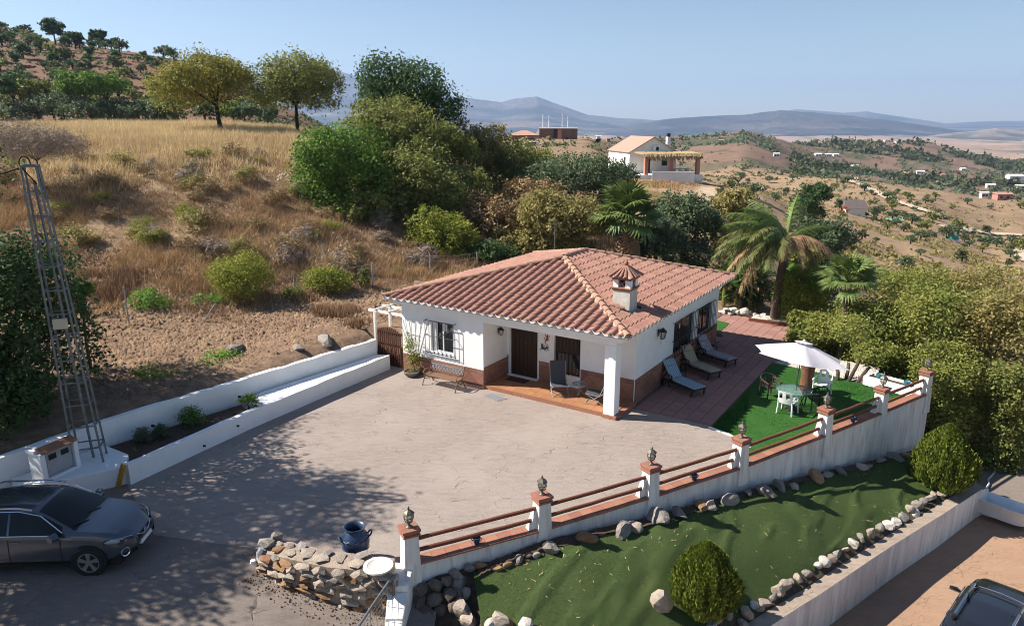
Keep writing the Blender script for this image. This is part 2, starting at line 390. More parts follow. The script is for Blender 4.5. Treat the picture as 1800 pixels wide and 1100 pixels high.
def attr_mat(name, attr, bump=.5, bs=9, bd=.08):
    m = bpy.data.materials.new(name); m.use_nodes = True; N = m.node_tree.nodes; L = m.node_tree.links; b = N['Principled BSDF']
    b.inputs['Roughness'].default_value = .95; b.inputs['Specular IOR Level'].default_value = .15
    at_ = N.new('ShaderNodeAttribute'); at_.attribute_name = attr
    g = N.new('ShaderNodeNewGeometry'); n = N.new('ShaderNodeTexNoise'); n.inputs['Scale'].default_value = bs; n.inputs['Detail'].default_value = 7
    n.inputs['Roughness'].default_value = .65
    L.new(g.outputs['Position'], n.inputs['Vector'])
    hs = N.new('ShaderNodeHueSaturation'); mr = N.new('ShaderNodeMapRange'); mr.inputs[1].default_value = .3; mr.inputs[2].default_value = .7
    mr.inputs[3].default_value = .6; mr.inputs[4].default_value = 1.4
    L.new(n.outputs['Fac'], mr.inputs[0]); L.new(mr.outputs[0], hs.inputs['Value']); L.new(at_.outputs['Color'], hs.inputs['Color'])
    L.new(hs.outputs[0], b.inputs['Base Color'])
    bp = N.new('ShaderNodeBump'); bp.inputs['Strength'].default_value = bump; bp.inputs['Distance'].default_value = bd
    L.new(n.outputs['Fac'], bp.inputs['Height']); L.new(bp.outputs[0], b.inputs['Normal'])
    return m
MT['ground'] = attr_mat('ground', 'ground', .7, 2.6, .12)
me.materials.append(MT['ground'])
tag(link('hillside', me), kind='structure')

# strip of earth right behind the back wall, at the level of the wall top
V = []; Fq = []
bw = BACKWALL[2:]
pts = []
for i in range(len(bw)-1):
    for k in range(14): pts.append(Vector(bw[i]).lerp(Vector(bw[i+1]), k/14))
pts = [Vector((-17.6, 12.5)).lerp(Vector(bw[0]), k/12) for k in range(12)]+pts+[Vector(bw[-1])]
for i, p in enumerate(pts):
    d = (pts[min(i+1, len(pts)-1)]-pts[max(i-1, 0)]).normalized(); n = Vector((-d.y, d.x))
    for k in range(9):
        q = p+n*(.04+k*.36)
        zz = float(H0(np.array([q.x]), np.array([q.y]))[0])+.03; f = min(1, k/1.5)
        V.append((q.x, q.y, (1.1+.05*math.sin(i*1.7+k))*(1-f)+zz*f if k < 8 else zz-.25))
for i in range(len(pts)-1):
    for k in range(8): Fq.append((i*9+k, (i+1)*9+k, (i+1)*9+k+1, i*9+k+1))
V = np.array(V); me = npmesh('earth_bank', V, np.array(Fq), [], smooth=True)
ca = me.color_attributes.new('ground', 'FLOAT_COLOR', 'POINT')
gc = ground_col(V[:,0], V[:,1], V[:,2]); ca.data.foreach_set('color', np.concatenate([np.clip(gc, .01, 1), np.ones((len(gc), 1))], 1).astype(np.float32).ravel())
me.materials.append(MT['ground']); tag(link('earth_bank', me), kind='structure')

# mountains across the valley
def mountain(name, Y, depth, sky, seed, base=-90, rel=.30, veg=(.025,.036,.036), rock=(.10,.092,.085)):
    px = np.array([p[0] for p in sky], float); s = np.array([atY(p[0], p[1], 1.0).z-CAMZ for p in sky]); ax = np.array([atY(p[0], 300, 1.0).x for p in sky])
    na, ny = 520, 60
    a = np.linspace(ax[0], ax[-1], na); ys = Y+np.linspace(-1, .5, ny)*depth
    A_, Y_ = np.meshgrid(a, ys); X_ = A_*Y_
    top = CAMZ+np.interp(A_, ax, s)*Y
    t = np.clip(1+(Y_-Y)/depth, 0, 2); f = np.where(t < 1, t**1.5, np.clip(2-t, 0, 1)**1.2)
    rid = 1-np.abs(fbm(X_/(depth*.35), Y_/(depth*.5), 6, seed, .55))*2
    z = base+(top-base)*f*(1-rel*(1-rid)*(1-np.abs(2*f-1)*.2)*np.clip(1.25-f, .12, 1))
    z += fbm(X_/(depth*.1), Y_/(depth*.1), 5, seed+9)*(top-base)*.06*np.clip(1.1-f, .25, 1)
    V = np.stack([X_, Y_, z], -1).reshape(-1, 3); ii = np.arange(na*ny).reshape(ny, na)
    Fq = np.stack([ii[:-1,:-1], ii[:-1,1:], ii[1:,1:], ii[1:,:-1]], -1).reshape(-1, 4)
    me = npmesh(name, V, Fq, [], smooth=True)
    n = fbm(V[:,0]/300, V[:,1]/300, 5, seed+3)+ (f.ravel()-.55)*.9
    k = sstep(-.1, .35, n)[:,None]; c = np.array(veg)[None]*(1-k)+np.array(rock)[None]*k
    lowf = (1-f.ravel())[:,None]; m2 = sstep(.0, .25, fbm(V[:,0]/500, V[:,1]/220, 4, seed+5))[:,None]*np.clip(lowf*1.6-.5, 0, 1)
    c = c*(1-m2)+np.array((.20,.15,.115))[None]*m2
    c *= 1+.3*fbm(V[:,0]/90, V[:,1]/90, 3, seed+7)[:,None]
    ca = me.color_attributes.new('ground', 'FLOAT_COLOR', 'POINT'); ca.data.foreach_set('color', np.concatenate([np.clip(c, .01, 1), np.ones((len(c), 1))], 1).astype(np.float32).ravel())
    me.materials.append(MT['mountain']); return tag(link(name, me), kind='structure')
MT['mountain'] = attr_mat('mountain', 'ground', .6, .02, 14)
mountain('mountain_range', 7200, 3000, [(300,190),(420,150),(500,128),(560,119),(600,121),(640,136),(700,156),(760,166),(810,168),(850,172),(882,176),(905,170),(943,166),(962,173),(1000,189),(1030,201),(1080,207),(1130,210),(1180,213),(1260,222),(1340,240)], 5)
mountain('blue_hills', 5600, 1500, [(1040,232),(1100,222),(1160,209),(1220,205),(1300,201),(1340,195),(1362,192),(1400,196),(1460,200),(1540,209),(1600,218),(1660,226),(1740,238),(1800,250)], 25, base=-95, veg=(.016,.024,.026), rock=(.05,.05,.048))
mountain('far_mountains', 9500, 2600, [(1180,226),(1280,210),(1340,200),(1392,191),(1440,195),(1470,198),(1510,194),(1560,203),(1620,212),(1650,217),(1700,214),(1760,212),(1820,211),(1900,205),(2050,205),(2200,215)], 45)
mountain('valley_hills', 4600, 1200, [(1480,262),(1560,250),(1640,236),(1700,230),(1740,224),(1790,230),(1850,226),(1950,232),(2100,240)], 65, base=-95, veg=(.07,.075,.055), rock=(.24,.18,.14))

# the air between here and the mountains
hb = MB().box(-10500, 10500, -300, 12500, -140, 700).build('haze', [])
hm = bpy.data.materials.new('haze'); hm.use_nodes = True; hn = hm.node_tree; hn.nodes.clear()
pv = hn.nodes.new('ShaderNodeVolumePrincipled'); ho = hn.nodes.new('ShaderNodeOutputMaterial')
pv.inputs['Color'].default_value = (.42,.60,.93,1); pv.inputs['Density'].default_value = .000095; pv.inputs['Anisotropy'].default_value = .25
hn.links.new(pv.outputs[0], ho.inputs['Volume']); hb.data.materials.append(hm); hm.volume_intersection_method = 'FAST' if hasattr(hm, 'volume_intersection_method') else None
tag(hb, kind='stuff')
# ---------------------------------------------------------------- patio, road, terrace, lawns, lower drive
def node_mat(name, fn, rough=.85, spec=.25):
    m = bpy.data.materials.new(name); m.use_nodes = True; N = m.node_tree.nodes; L = m.node_tree.links; b = N['Principled BSDF']
    b.inputs['Roughness'].default_value = rough; b.inputs['Specular IOR Level'].default_value = spec
    def nd(t, **kw):
        n = N.new(t)
        for k, v in kw.items():
            if k in ('ins',):
                for a, q in v.items():
                    if hasattr(q, 'links') or q.__class__.__name__.startswith('NodeSocket'): L.new(q, n.inputs[a])
                    else: n.inputs[a].default_value = q
            else: setattr(n, k, v)
        return n
    fn(m, N, L, b, nd); MT[name] = m; return m
def _noise(nd, vec, sc, det=6, ro=.6): return nd('ShaderNodeTexNoise', ins={'Vector': vec, 'Scale': sc, 'Detail': det, 'Roughness': ro}).outputs['Fac']
def _rng(nd, f, a, b, c=0., d=1.): return nd('ShaderNodeMapRange', ins={0: f, 1: a, 2: b, 3: c, 4: d}).outputs[0]
def _mix(nd, f, a, b):
    n = nd('ShaderNodeMix', data_type='RGBA'); 
    n.id_data.links.new(f, n.inputs[0]) if not isinstance(f, float) else setattr(n.inputs[0], 'default_value', f)
    for k, q in ((6, a), (7, b)):
        if isinstance(q, tuple): n.inputs[k].default_value = (*q, 1)
        else: n.id_data.links.new(q, n.inputs[k])
    return n.outputs[2]
def stamped(c1, c2, cl, vs=1.1, stain=None):
    def f(m, N, L, b, nd):
        p = nd('ShaderNodeNewGeometry').outputs['Position']
        wob = nd('ShaderNodeTexNoise', ins={'Vector': p, 'Scale': 1.3, 'Detail': 3.0})
        wv = nd('ShaderNodeVectorMath', operation='MULTIPLY_ADD', ins={0: wob.outputs['Color'], 1: (.9,.9,0), 2: p}).outputs[0]
        mp = nd('ShaderNodeMapping', ins={'Vector': wv, 'Rotation': (0,0,.6), 'Scale': (1,1.7,0)}).outputs[0]
        vo = nd('ShaderNodeTexVoronoi', feature='DISTANCE_TO_EDGE', ins={'Vector': mp, 'Scale': vs}).outputs['Distance']
        line = _rng(nd, vo, 0.0, .014, 1., 0.)
        brk = _rng(nd, _noise(nd, p, 1.6, 4), .50, .62)
        line = nd('ShaderNodeMath', operation='MULTIPLY', ins={0: line, 1: brk}).outputs[0]
        mp2 = nd('ShaderNodeMapping', ins={'Vector': p, 'Rotation': (0,0,.45), 'Scale': (1,3.2,1)}).outputs[0]
        n1 = _noise(nd, mp2, 2.2, 10, .72); n2 = _noise(nd, p, .35, 4)
        c = _mix(nd, _rng(nd, n1, .36, .64), c1, c2)
        c = _mix(nd, _rng(nd, n2, .42, .66, 0, .5), c, cl)
        sp = _rng(nd, _noise(nd, mp2, 15, 6, .75), .53, .68, 0, .75)
        c = _mix(nd, sp, c, tuple(min(.9, q*1.38) for q in c1))
        c = _mix(nd, _rng(nd, _noise(nd, mp2, 23, 4, .7), .56, .72, 0, .6), c, tuple(q*.62 for q in c1))
        if stain: c = _mix(nd, _rng(nd, _noise(nd, p, .5, 5), .56, .68, 0, .55), c, stain)
        lf = nd('ShaderNodeMath', operation='MULTIPLY', ins={0: line, 1: .38}).outputs[0]
        c = _mix(nd, lf, c, tuple(q*.35 for q in c1))
        L.new(c, b.inputs['Base Color'])
        h = nd('ShaderNodeMath', operation='SUBTRACT', ins={0: _noise(nd, mp2, 9, 8, .7), 1: line}).outputs[0]
        bp = nd('ShaderNodeBump', ins={'Strength': .8, 'Distance': .025, 'Height': h}).outputs[0]; L.new(bp, b.inputs['Normal'])
    return f
node_mat('patio', stamped((.300,.250,.222), (.228,.186,.165), (.345,.295,.264), vs=1.9))
node_mat('road', stamped((.205,.17,.15), (.155,.128,.114), (.24,.197,.17), vs=.4, stain=(.13,.095,.08)))
node_mat('drive', stamped((.345,.22,.145), (.29,.18,.12), (.37,.245,.17), vs=2.6, stain=(.27,.19,.145)))
def turf(c1, c2, c3, dry=.0):
    def f(m, N, L, b, nd):
        p = nd('ShaderNodeNewGeometry').outputs['Position']
        c = _mix(nd, _rng(nd, _noise(nd, p, 60, 4, .75), .35, .65), c1, c2)
        c = _mix(nd, _rng(nd, _noise(nd, p, .7, 5), .40, .68, 0, .5), c, c3)
        if dry: c = _mix(nd, _rng(nd, _noise(nd, p, 34, 2, .5), .66, .72, 0, dry), c, (.30,.26,.10))
        L.new(c, b.inputs['Base Color'])
        bp = nd('ShaderNodeBump', ins={'Strength': .7, 'Distance': .03, 'Height': _noise(nd, p, 70, 3, .7)}).outputs[0]; L.new(bp, b.inputs['Normal'])
    return f
node_mat('turf', turf((.034,.120,.017), (.020,.080,.012), (.044,.135,.022)), rough=.7)
node_mat('turf_low', turf((.058,.092,.024), (.034,.062,.016), (.075,.100,.034), dry=.5), rough=.8)

def poly_sheet(name, poly, z0, z1, mat_, kind='structure'):
    from mathutils.geometry import tessellate_polygon
    q = [tuple(p[:2]) for p in poly]; n = len(q); mb = MB()
    tris = tessellate_polygon([[Vector((x, y, 0)) for x, y in q]])
    up = [t if (q[t[1]][0]-q[t[0]][0])*(q[t[2]][1]-q[t[0]][1])-(q[t[1]][1]-q[t[0]][1])*(q[t[2]][0]-q[t[0]][0]) > 0 else t[::-1] for t in tris]
    mb.add([(x, y, z1) for x, y in q], up)
    a = sum(q[i][0]*q[(i+1) % n][1]-q[(i+1) % n][0]*q[i][1] for i in range(n))
    sd_ = [(i, (i+1) % n, n+(i+1) % n, n+i) for i in range(n)]
    mb.add([(x, y, z0) for x, y in q]+[(x, y, z1) for x, y in q], sd_ if a > 0 else [f[::-1] for f in sd_])
    return tag(mb.build(name, mat_), kind=kind)

PF = [(-10.87,18.85), (-9.8,20.9), (-8.76,22.85), (-7.0,25.8), (-5.25,28.67)]      # foot of the planter wall
patio = [(-8.98,16.25), (-5.97,15.6), (-5.2,15.05), (-2.6,14.35), (-2.2,14.75)]+[(p[0], p[1]) for p in POSTS[1:4]]+[tuple(at(1318,787)[:2]), tuple(at(1292,768)[:2]), tuple(hw(12.7,1.3)[:2])]
patio += [tuple(hw(9.3,1.3)[:2]), tuple(hw(9.3,.9)[:2]), tuple(hw(4.2,.9)[:2]), tuple(hw(4.2,.1)[:2]), tuple(hw(-1.5,.1)[:2]), tuple(hw(-1.5,.7)[:2])]+[(p[0]-.1, p[1]) for p in PF[::-1]]
poly_sheet('patio', patio, -.3, 0, MT['patio'])

# road surface below the patio joint
def roadz(x, y): return -.012-.13*max(0, (x+8.6)*.75+(15.6-y)*.55-1.1)
V = []; nx, ny = 46, 40
for j in range(ny+1):
    for i in range(nx+1):
        x = -24+22.3*i/nx; y = 4+(16.6-4)*j/ny
        if x > -8.98: y = min(y, 16.25-(x+8.98)*.22+.1) if x < -5.97 else min(y, 15.6-(x+5.97)*.36+.1)
        else:
            y = 4+(min(27, 16.3+(-8.98-x)*1.4 if x > -10.9 else 19-(-10.9-x)*.55)-4)*j/ny
        V.append((x, y, roadz(x, y)))
Fq = [(j*(nx+1)+i, j*(nx+1)+i+1, (j+1)*(nx+1)+i+1, (j+1)*(nx+1)+i) for j in range(ny) for i in range(nx)]
tag(link('road', npmesh('road', V, np.array(Fq), MT['road'], smooth=True)), kind='structure')

# terrace beside and behind the house: every paving tile its own piece on a mortar bed
def sheet_uv(name, poly, dz, mat_, th=.25):
    o = MB().prism([tuple(hw(u, w_)[:2]) for u, w_ in poly], [tz(w_)-th for u, w_ in poly], [tz(w_)+dz for u, w_ in poly]).build(name, mat_)
    return tag(o, kind='structure')
TERR = [(9.63,1.3),(12.66,1.3),(12.67,9.4),(13.9,9.9),(12.9,14.3),(12.2,16.2),(8.4,16.4),(8.4,11.0),(9.63,11.0)]
ter = sheet_uv('terrace', TERR, -.028, MT['grout'])
tm = {}
def terrace_tiles():
    S = .47; g = .008; n = 0
    for j in range(33):
        for i in range(13):
            u0, w0 = 8.4+i*S, 1.31+j*S
            sq = [(u0+g, w0+g), (u0+S-g, w0+g), (u0+S-g, w0+S-g), (u0+g, w0+S-g)]
            cx, cy = u0+S/2, w0+S/2
            if cx < 9.63 and cy < 11.0: continue
            # clip against the outline
            poly = sq
            for a_, b_ in zip(TERR[:7], TERR[1:7]):
                nx_, ny_ = (b_[1]-a_[1]), -(b_[0]-a_[0])
                if (a_, b_) in (((12.67,9.4),(13.9,9.9)),): continue
                if (a_ == (12.66,1.3)) and cy > 9.5: continue
                if a_ in ((13.9,9.9),(12.9,14.3)) and cy < 9.5: continue
                poly = clip(poly, (nx_, ny_), nx_*a_[0]+ny_*a_[1]-.004*math.hypot(nx_, ny_))
                if len(poly) < 3: break
            if cx > 9.3 and cy < 11.2: poly = clip(poly, (-1, 0), -9.64)
            if len(poly) < 3: continue
            if max(p[0] for p in poly)-min(p[0] for p in poly) < .03: continue
            full = len(poly) == 4 and poly == sq; c = (u0+S/2, w0+S/2)
            dz = R.uniform(.003, .009)
            if full and 'full' in tm: me = tm['full']
            else:
                mb = MB().prism([((p[0]-c[0]), (p[1]-c[1])) for p in poly], -.05, .0)
                me = bpy.data.meshes.new('tile'); me.from_pydata(mb.v, [], mb.f); me.materials.append(MT['terrace_tile'])
                if full: tm['full'] = me
            slope = math.atan(.043) if c[1] > 1.7 else 0
            x, y = HU, HW*math.cos(slope)+Vector((0,0,math.sin(slope))); z = x.cross(y)
            o = link('tile', me); o.parent = ter; o.matrix_local = frame(hw(c[0], c[1], tz(c[1])+.004+dz), x, y, z); n += 1
    return n
terrace_tiles()

# upper lawn
lawn_pts = [(12.72,1.25),(13.45,.55)]
def uvof(x, y): d = Vector((x, y, 0))-HA; return (d.dot(HU), d.dot(HW))
inner = [uvof(POSTS[3][0]+.1, POSTS[3][1]+.35)]+[uvof(p[0]-.05, p[1]+.16) for p in POSTS[4:6]]+[uvof(15.1, 25.5)]
lawn_uv = lawn_pts+inner+[(17.5,8.3),(12.86,8.6)]
V = []; nn = 40
def blend(poly_a, poly_b, s, t):
    def along(P, t):
        q = t*(len(P)-1); i = min(int(q), len(P)-2); f = q-i; return (P[i][0]*(1-f)+P[i+1][0]*f, P[i][1]*(1-f)+P[i+1][1]*f)
    a = along(poly_a, t); b = along(poly_b, t); return (a[0]*(1-s)+b[0]*s, a[1]*(1-s)+b[1]*s)
ea = [(12.72,1.25),(12.78,4),(12.84,6.5),(12.87,8.55)]; eb = [(13.5,.5)]+inner[0:1]+inner[1:]
ea2 = [(12.68,1.25),(12.68,3.3),(12.68,6.0),(12.68,9.3),(15.0,9.0),(17.5,8.1)]; eb2 = [(13.45,.92),(14.15,.35)]+inner
for j in range(nn+1):
    for i in range(nn+1):
        u, w_ = blend(ea2, eb2, i/nn, j/nn); p = terr(u, w_)
        V.append((p.x, p.y, p.z+.012+.012*math.sin(u*3.1+w_*2.3)*math.sin(w_*1.9)))
ii = np.arange((nn+1)**2).reshape(nn+1, nn+1)
Fq = np.stack([ii[:-1,:-1], ii[:-1,1:], ii[1:,1:], ii[1:,:-1]], -1).reshape(-1, 4)
tag(link('upper_lawn', npmesh('upper_lawn', V, Fq, MT['turf'], smooth=True)), kind='structure')
# soil under it so nothing shows through at the rim, and the edging strip
poly_sheet('lawn_bed', [tuple(hw(12.7,1.3)[:2])]+[(POSTS[3][0]-.3, POSTS[3][1]+.1)]+[(p[0], p[1]) for p in POSTS[3:7]]+[tuple(hw(18.6,8.9)[:2]), tuple(hw(16.5,9.6)[:2]), tuple(hw(12.7,9.6)[:2])], -.3, -.004, MT['soil'])
eb_ = [at(1246,751), at(1292,768), at(1318,787)]
mb = MB()
for a_, b_ in zip(eb_, eb_[1:]):
    d = (b_-a_).normalized(); n = Vector((-d.y, d.x, 0))*.05
    mb.prism([tuple((a_-n)[:2]), tuple((b_-n)[:2]), tuple((b_+n)[:2]), tuple((a_+n)[:2])], -.05, .03)
tag(mb.build('lawn_edging', MT['white_paint']), kind='structure')

# lower lawn between the railing wall and the retaining wall
def _polyline(P, t):
    t = max(0, min(t, len(P)-1-1e-6)); i = int(t); f = t-i; a, b = P[i], P[i+1]
    return tuple(p+(q-p)*f for p, q in zip(a, b))
LA = [(-.92,15.06,-.25),(-.3,15.42,-.15),(.80,15.98,-.02),(3.82,17.58,-.27),(6.78,19.28,-.45),(10.2,21.5,-.93),(12.95,23.35,-1.38),(15.55,25.0,-1.7)]
LB = [(-.45,12.3,-1.15),(1.7,12.3,-1.33),(4.3,13.95,-1.6),(6.3,15.45,-1.68),(8.4,17.0,-1.72),(10.75,18.8,-1.76),(13.1,20.5,-1.82),(15.45,22.3,-1.9)]
def lawn_at(t, s):
    a = _polyline(LA, t); b = _polyline(LB, t)
    x, y = a[0]+(b[0]-a[0])*s, a[1]+(b[1]-a[1])*s; z = a[2]+(b[2]-a[2])*s**1.8
    return x, y, z
def lawn_z(x, y):
    best = None
    for i in range(71):
        for j in range(13):
            q = lawn_at(i*.1, j/12); d = (q[0]-x)**2+(q[1]-y)**2
            if best is None or d < best[0]: best = (d, q[2])
    return best[1]
nt_, ns_ = 150, 56; P = np.array([[lawn_at(7*i/nt_, j/ns_) for j in range(ns_+1)] for i in range(nt_+1)]).reshape(-1, 3)
wr = fbm(P[:,0]/1.6, P[:,1]/1.6, 3, 301)*.12
rr = 1-np.abs(fbm((P[:,0]*.75-P[:,1]*.5)/.8, (P[:,0]*.5+P[:,1]*.75)/3.2, 3, 311))*2.2       # folds of the loose turf
edge = np.tile(np.clip(np.minimum(np.arange(ns_+1), ns_-np.arange(ns_+1))/6, 0, 1), nt_+1)
P[:,2] += (wr*.55+np.clip(rr-.62, 0, 1)*.16)*edge
ii = np.arange((nt_+1)*(ns_+1)).reshape(nt_+1, ns_+1)
Fq = np.stack([ii[:-1,:-1], ii[:-1,1:], ii[1:,1:], ii[1:,:-1]], -1).reshape(-1, 4)[:, ::-1]
tag(link('lower_lawn', npmesh('lower_lawn', P, Fq, MT['turf_low'], smooth=True)), kind='structure')
LAWNP = P
for s0, s1, t0, t1 in ((-.01, .105, .15, 6.9), (.915, .985, .35, 6.95)):  # soil bedding for the rocks; its dark colour also paints in shade there
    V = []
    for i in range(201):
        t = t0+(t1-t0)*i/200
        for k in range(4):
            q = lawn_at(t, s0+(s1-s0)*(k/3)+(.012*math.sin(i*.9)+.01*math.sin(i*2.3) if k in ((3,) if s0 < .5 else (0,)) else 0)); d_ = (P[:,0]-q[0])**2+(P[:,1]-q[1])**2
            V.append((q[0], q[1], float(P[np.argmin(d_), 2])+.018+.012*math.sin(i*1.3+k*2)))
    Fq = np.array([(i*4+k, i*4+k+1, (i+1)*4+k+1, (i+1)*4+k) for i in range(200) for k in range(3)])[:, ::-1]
    tag(link('soil_shade_strip', npmesh('soil_shade_strip', V, Fq, MT['soil'], smooth=True)), kind='structure')
def lawnz(x, y):
    d = (LAWNP[:,0]-x)**2+(LAWNP[:,1]-y)**2; return float(LAWNP[np.argmin(d), 2])
def hit_lawn(px, py):
    z = -.6
    for _ in range(25):
        p = at(px, py, z); z = .5*z+.5*lawnz(p.x, p.y)
    return at(px, py, z)

# lower drive and the step at its end
dr = [(2.2,9.5),(2.5,12.4),(5.2,14.5),(8.5,17.1),(11.6,19.5),(15.1,23.0),(17.05,21.5),(30,12),(30,2),(3.2,2)]
poly_sheet('lower_drive', dr, -3.3, -2.9, MT['drive'])
poly_sheet('upper_drive', [(15.55,22.9),(17.05,21.5),(30.5,11.6),(36,16),(31,24),(19.2,26.2),(17.0,25.0)], -3.3, -2.72, MT['road'])
c0, c1 = Vector((15.45,22.85,0)), Vector((22,17.25,0)); d = (c1-c0).normalized(); n = Vector((-d.y, d.x, 0))
mb = MB(); L_ = (c1-c0).length; q = 0
while q < L_:
    a_ = c0+d*(q+.01); b_ = c0+d*min(q+1.15, L_)
    mb.prism([tuple((a_-n*.12)[:2]), tuple((b_-n*.12)[:2]), tuple((b_+n*.1)[:2]), tuple((a_+n*.1)[:2])], -3.0, -2.68); q += 1.16
tag(mb.build('drive_kerb', MT['white_paint'], bevel=.01), kind='structure')
# ---------------------------------------------------------------- walls round the yard
def wallstrip(mb, pts, th, z0, z1, side=1, mi=0, jag=0.0):
    """wall along pts (x,y[,ztop offset]); th to the left of the direction when side = 1; top slightly uneven"""
    P = [Vector(p[:2]) for p in pts]; n = len(P); Lp, Rp = [], []
    for i in range(n):
        d0 = (P[i]-P[i-1]).normalized() if i else (P[1]-P[0]).normalized(); d1 = (P[i+1]-P[i]).normalized() if i < n-1 else d0
        t = (d0+d1).normalized(); nn = Vector((-t.y, t.x))/max(.5, math.sqrt((1+d0.dot(d1))/2))
        Lp.append(P[i]+nn*th*side); Rp.append(P[i])
    zt = [z1[i] if hasattr(z1, '__len__') else z1 for i in range(n)]; zb = [z0[i] if hasattr(z0, '__len__') else z0 for i in range(n)]
    vs = []
    for i in range(n):
        j = R.uniform(-jag, jag)
        vs += [(Rp[i].x, Rp[i].y, zb[i]), (Lp[i].x, Lp[i].y, zb[i]), (Lp[i].x, Lp[i].y, zt[i]+j), (Rp[i].x, Rp[i].y, zt[i]+j)]
    fs = []
    for i in range(n-1):
        a = i*4; b = a+4
        fs += [(a, b, b+3, a+3), (a+3, b+3, b+2, a+2), (a+2, b+2, b+1, a+1), (a+1, b+1, b, a)]
    fs += [(0,3,2,1), ((n-1)*4, (n-1)*4+1, (n-1)*4+2, (n-1)*4+3)]
    if side < 0: fs = [tuple(reversed(f)) for f in fs]
    return mb.add(vs, fs, mi=mi)
def dense(pts, step=.5):
    out_ = []
    for a, b in zip(pts, pts[1:]):
        a, b = Vector(a), Vector(b); k = max(1, int((b-a).length/step))
        out_ += [tuple(a.lerp(b, i/k)) for i in range(k)]
    return out_+[tuple(pts[-1])]
# back wall: holds the bank up
bwl = thing('garden_wall', 'long low white rendered wall holding back the dry bank beside the patio', 'wall', (-9.9,23.86,0))
L0 = Vector((9.9,-23.86,0))
BP = dense([(-21,7.5),(-18.2,11.6)]+BACKWALL[2:], .45)
mb = MB(); wallstrip(mb, BP, .22, -.3, 1.2, 1, jag=.018); mb.build('wall', MT['white_render'], bwl, loc=L0)
# front planter wall and its end
plw = thing('planter_wall', 'low white planter wall with drain holes along the edge of the patio', 'planter', (-8.76,22.85,0))
L1 = Vector((8.76,-22.85,0))
FP = dense(PF+[(-5.1,28.92)], .45)
mb = MB(); wallstrip(mb, FP, .18, -.25, .62, 1, jag=.015); mb.build('wall', MT['white_render'], plw, loc=L1)
mb = MB()      # ledge that fills the narrow end up to the gate, and the end wall by the pylon
mb.prism([(-8.55,23.55),(-5.2,29.0),(-5.62,29.1),(-9.05,24.7),(-9.25,23.95)], .3, .6)
mb.build('ledge', MT['white_render'], plw, loc=L1, bevel=.02)
mb = MB(); mb.prism([(-10.75,19.2),(-8.85,23.0),(-9.5,23.9),(-12.6,20.1),(-11.4,19.5)], .2, .43); mb.build('soil_bed', MT['soil'], plw, loc=L1)
mb = MB()
for px, py, z in ((420,748,.32),(361,783,.3),(628,655,.3)):
    p = at(px, py, z); mb.cyl((p.x-.06, p.y-.02, z), (p.x+.015, p.y-.02, z), .032, n=10)
mb.build('drain_hole', MT['black'], plw, loc=L1)
mb = MB()
for px, py, z in ((422,697,.75),(270,748,.75)):
    p = at(px, py, z); mb.cyl((p.x-.06, p.y+.0, z), (p.x+.02, p.y-.01, z), .04, n=10)
mb.build('drain_hole', MT['black'], bwl, loc=L0)
# plinth under the pylon and the meter cabinet
plinth = thing('white_plinth', 'white rendered plinth under the lattice pylon and meter cabinet', 'plinth', (-12.2,19.2,0))
L2 = Vector((12.2,-19.2,0))
mb = MB(); mb.prism([(-10.98,18.96),(-11.3,19.7),(-12.35,20.35),(-13.75,18.2),(-13.3,17.55),(-12.0,18.3)], -.25, .55)
mb.build('plinth', MT['white_render'], plinth, loc=L2, bevel=.04)
# ---- railing wall
RW = thing('railing_wall', 'curving white garden wall with terracotta coping, pillars and two brown log rails', 'wall', (0,0,0))
PP = [Vector(p) for p in POSTS]
def polyc(t): return Vector(_polyline([tuple(p) for p in POSTS], t))
wp = [polyc(i/8) for i in range(0, 49)]
foot = [-.9,-.9,-.9,-1.2,-1.8,-2.3,-2.7]
mb = MB(); zt = [.225+p.z for p in wp]
cl = []
for i, p in enumerate(wp):
    d = (wp[min(i+1, 48)]-wp[max(i-1, 0)]).normalized(); n = Vector((d.y, -d.x, 0)); cl.append((p+n*.13)[:2])
zb = [np.interp(i/8, range(7), foot) for i in range(49)]
wallstrip(mb, cl, .26, zb, zt, 1)
# end face of the wall beyond the last pillar, battered
e = polyc(5.999); d = (polyc(5.999)-polyc(5.8)).normalized(); n = Vector((d.y, -d.x, 0))
mb.prism([tuple((e+n*.14)[:2]), tuple((e+n*.14+d*.2)[:2]), tuple((e-n*.16+d*.2)[:2]), tuple((e-n*.16)[:2])], -3.0, .24+e.z)
mb.build('wall', MT['weathered_white'], RW)
# coping tiles between the pillars
for k in range(6):
    a, b = PP[k], PP[k+1]; d = (b-a); Lk = d.length; d = d/Lk; n = d.cross(Vector((0,0,1)))
    m = max(1, round((Lk-.36)/.34)); st = (Lk-.36)/m
    for i in range(m):
        o = a+d*(.18+st*(i+.5)); o.z += .235+R.uniform(-.003, .003)
        key = 'cap%d' % k
        if key not in tm:
            t_ = MB().box(-st/2+.004, st/2-.004, -.2, .17, 0, .045); me = bpy.data.meshes.new('coping_tile'); me.from_pydata(t_.v, [], t_.f); me.materials.append(MT['terracotta_cap']); tm[key] = me
        link('coping_tile', tm[key], RW, M=frame(o, d, Vector((0,0,1)).cross(d), Vector((0,0,1))))
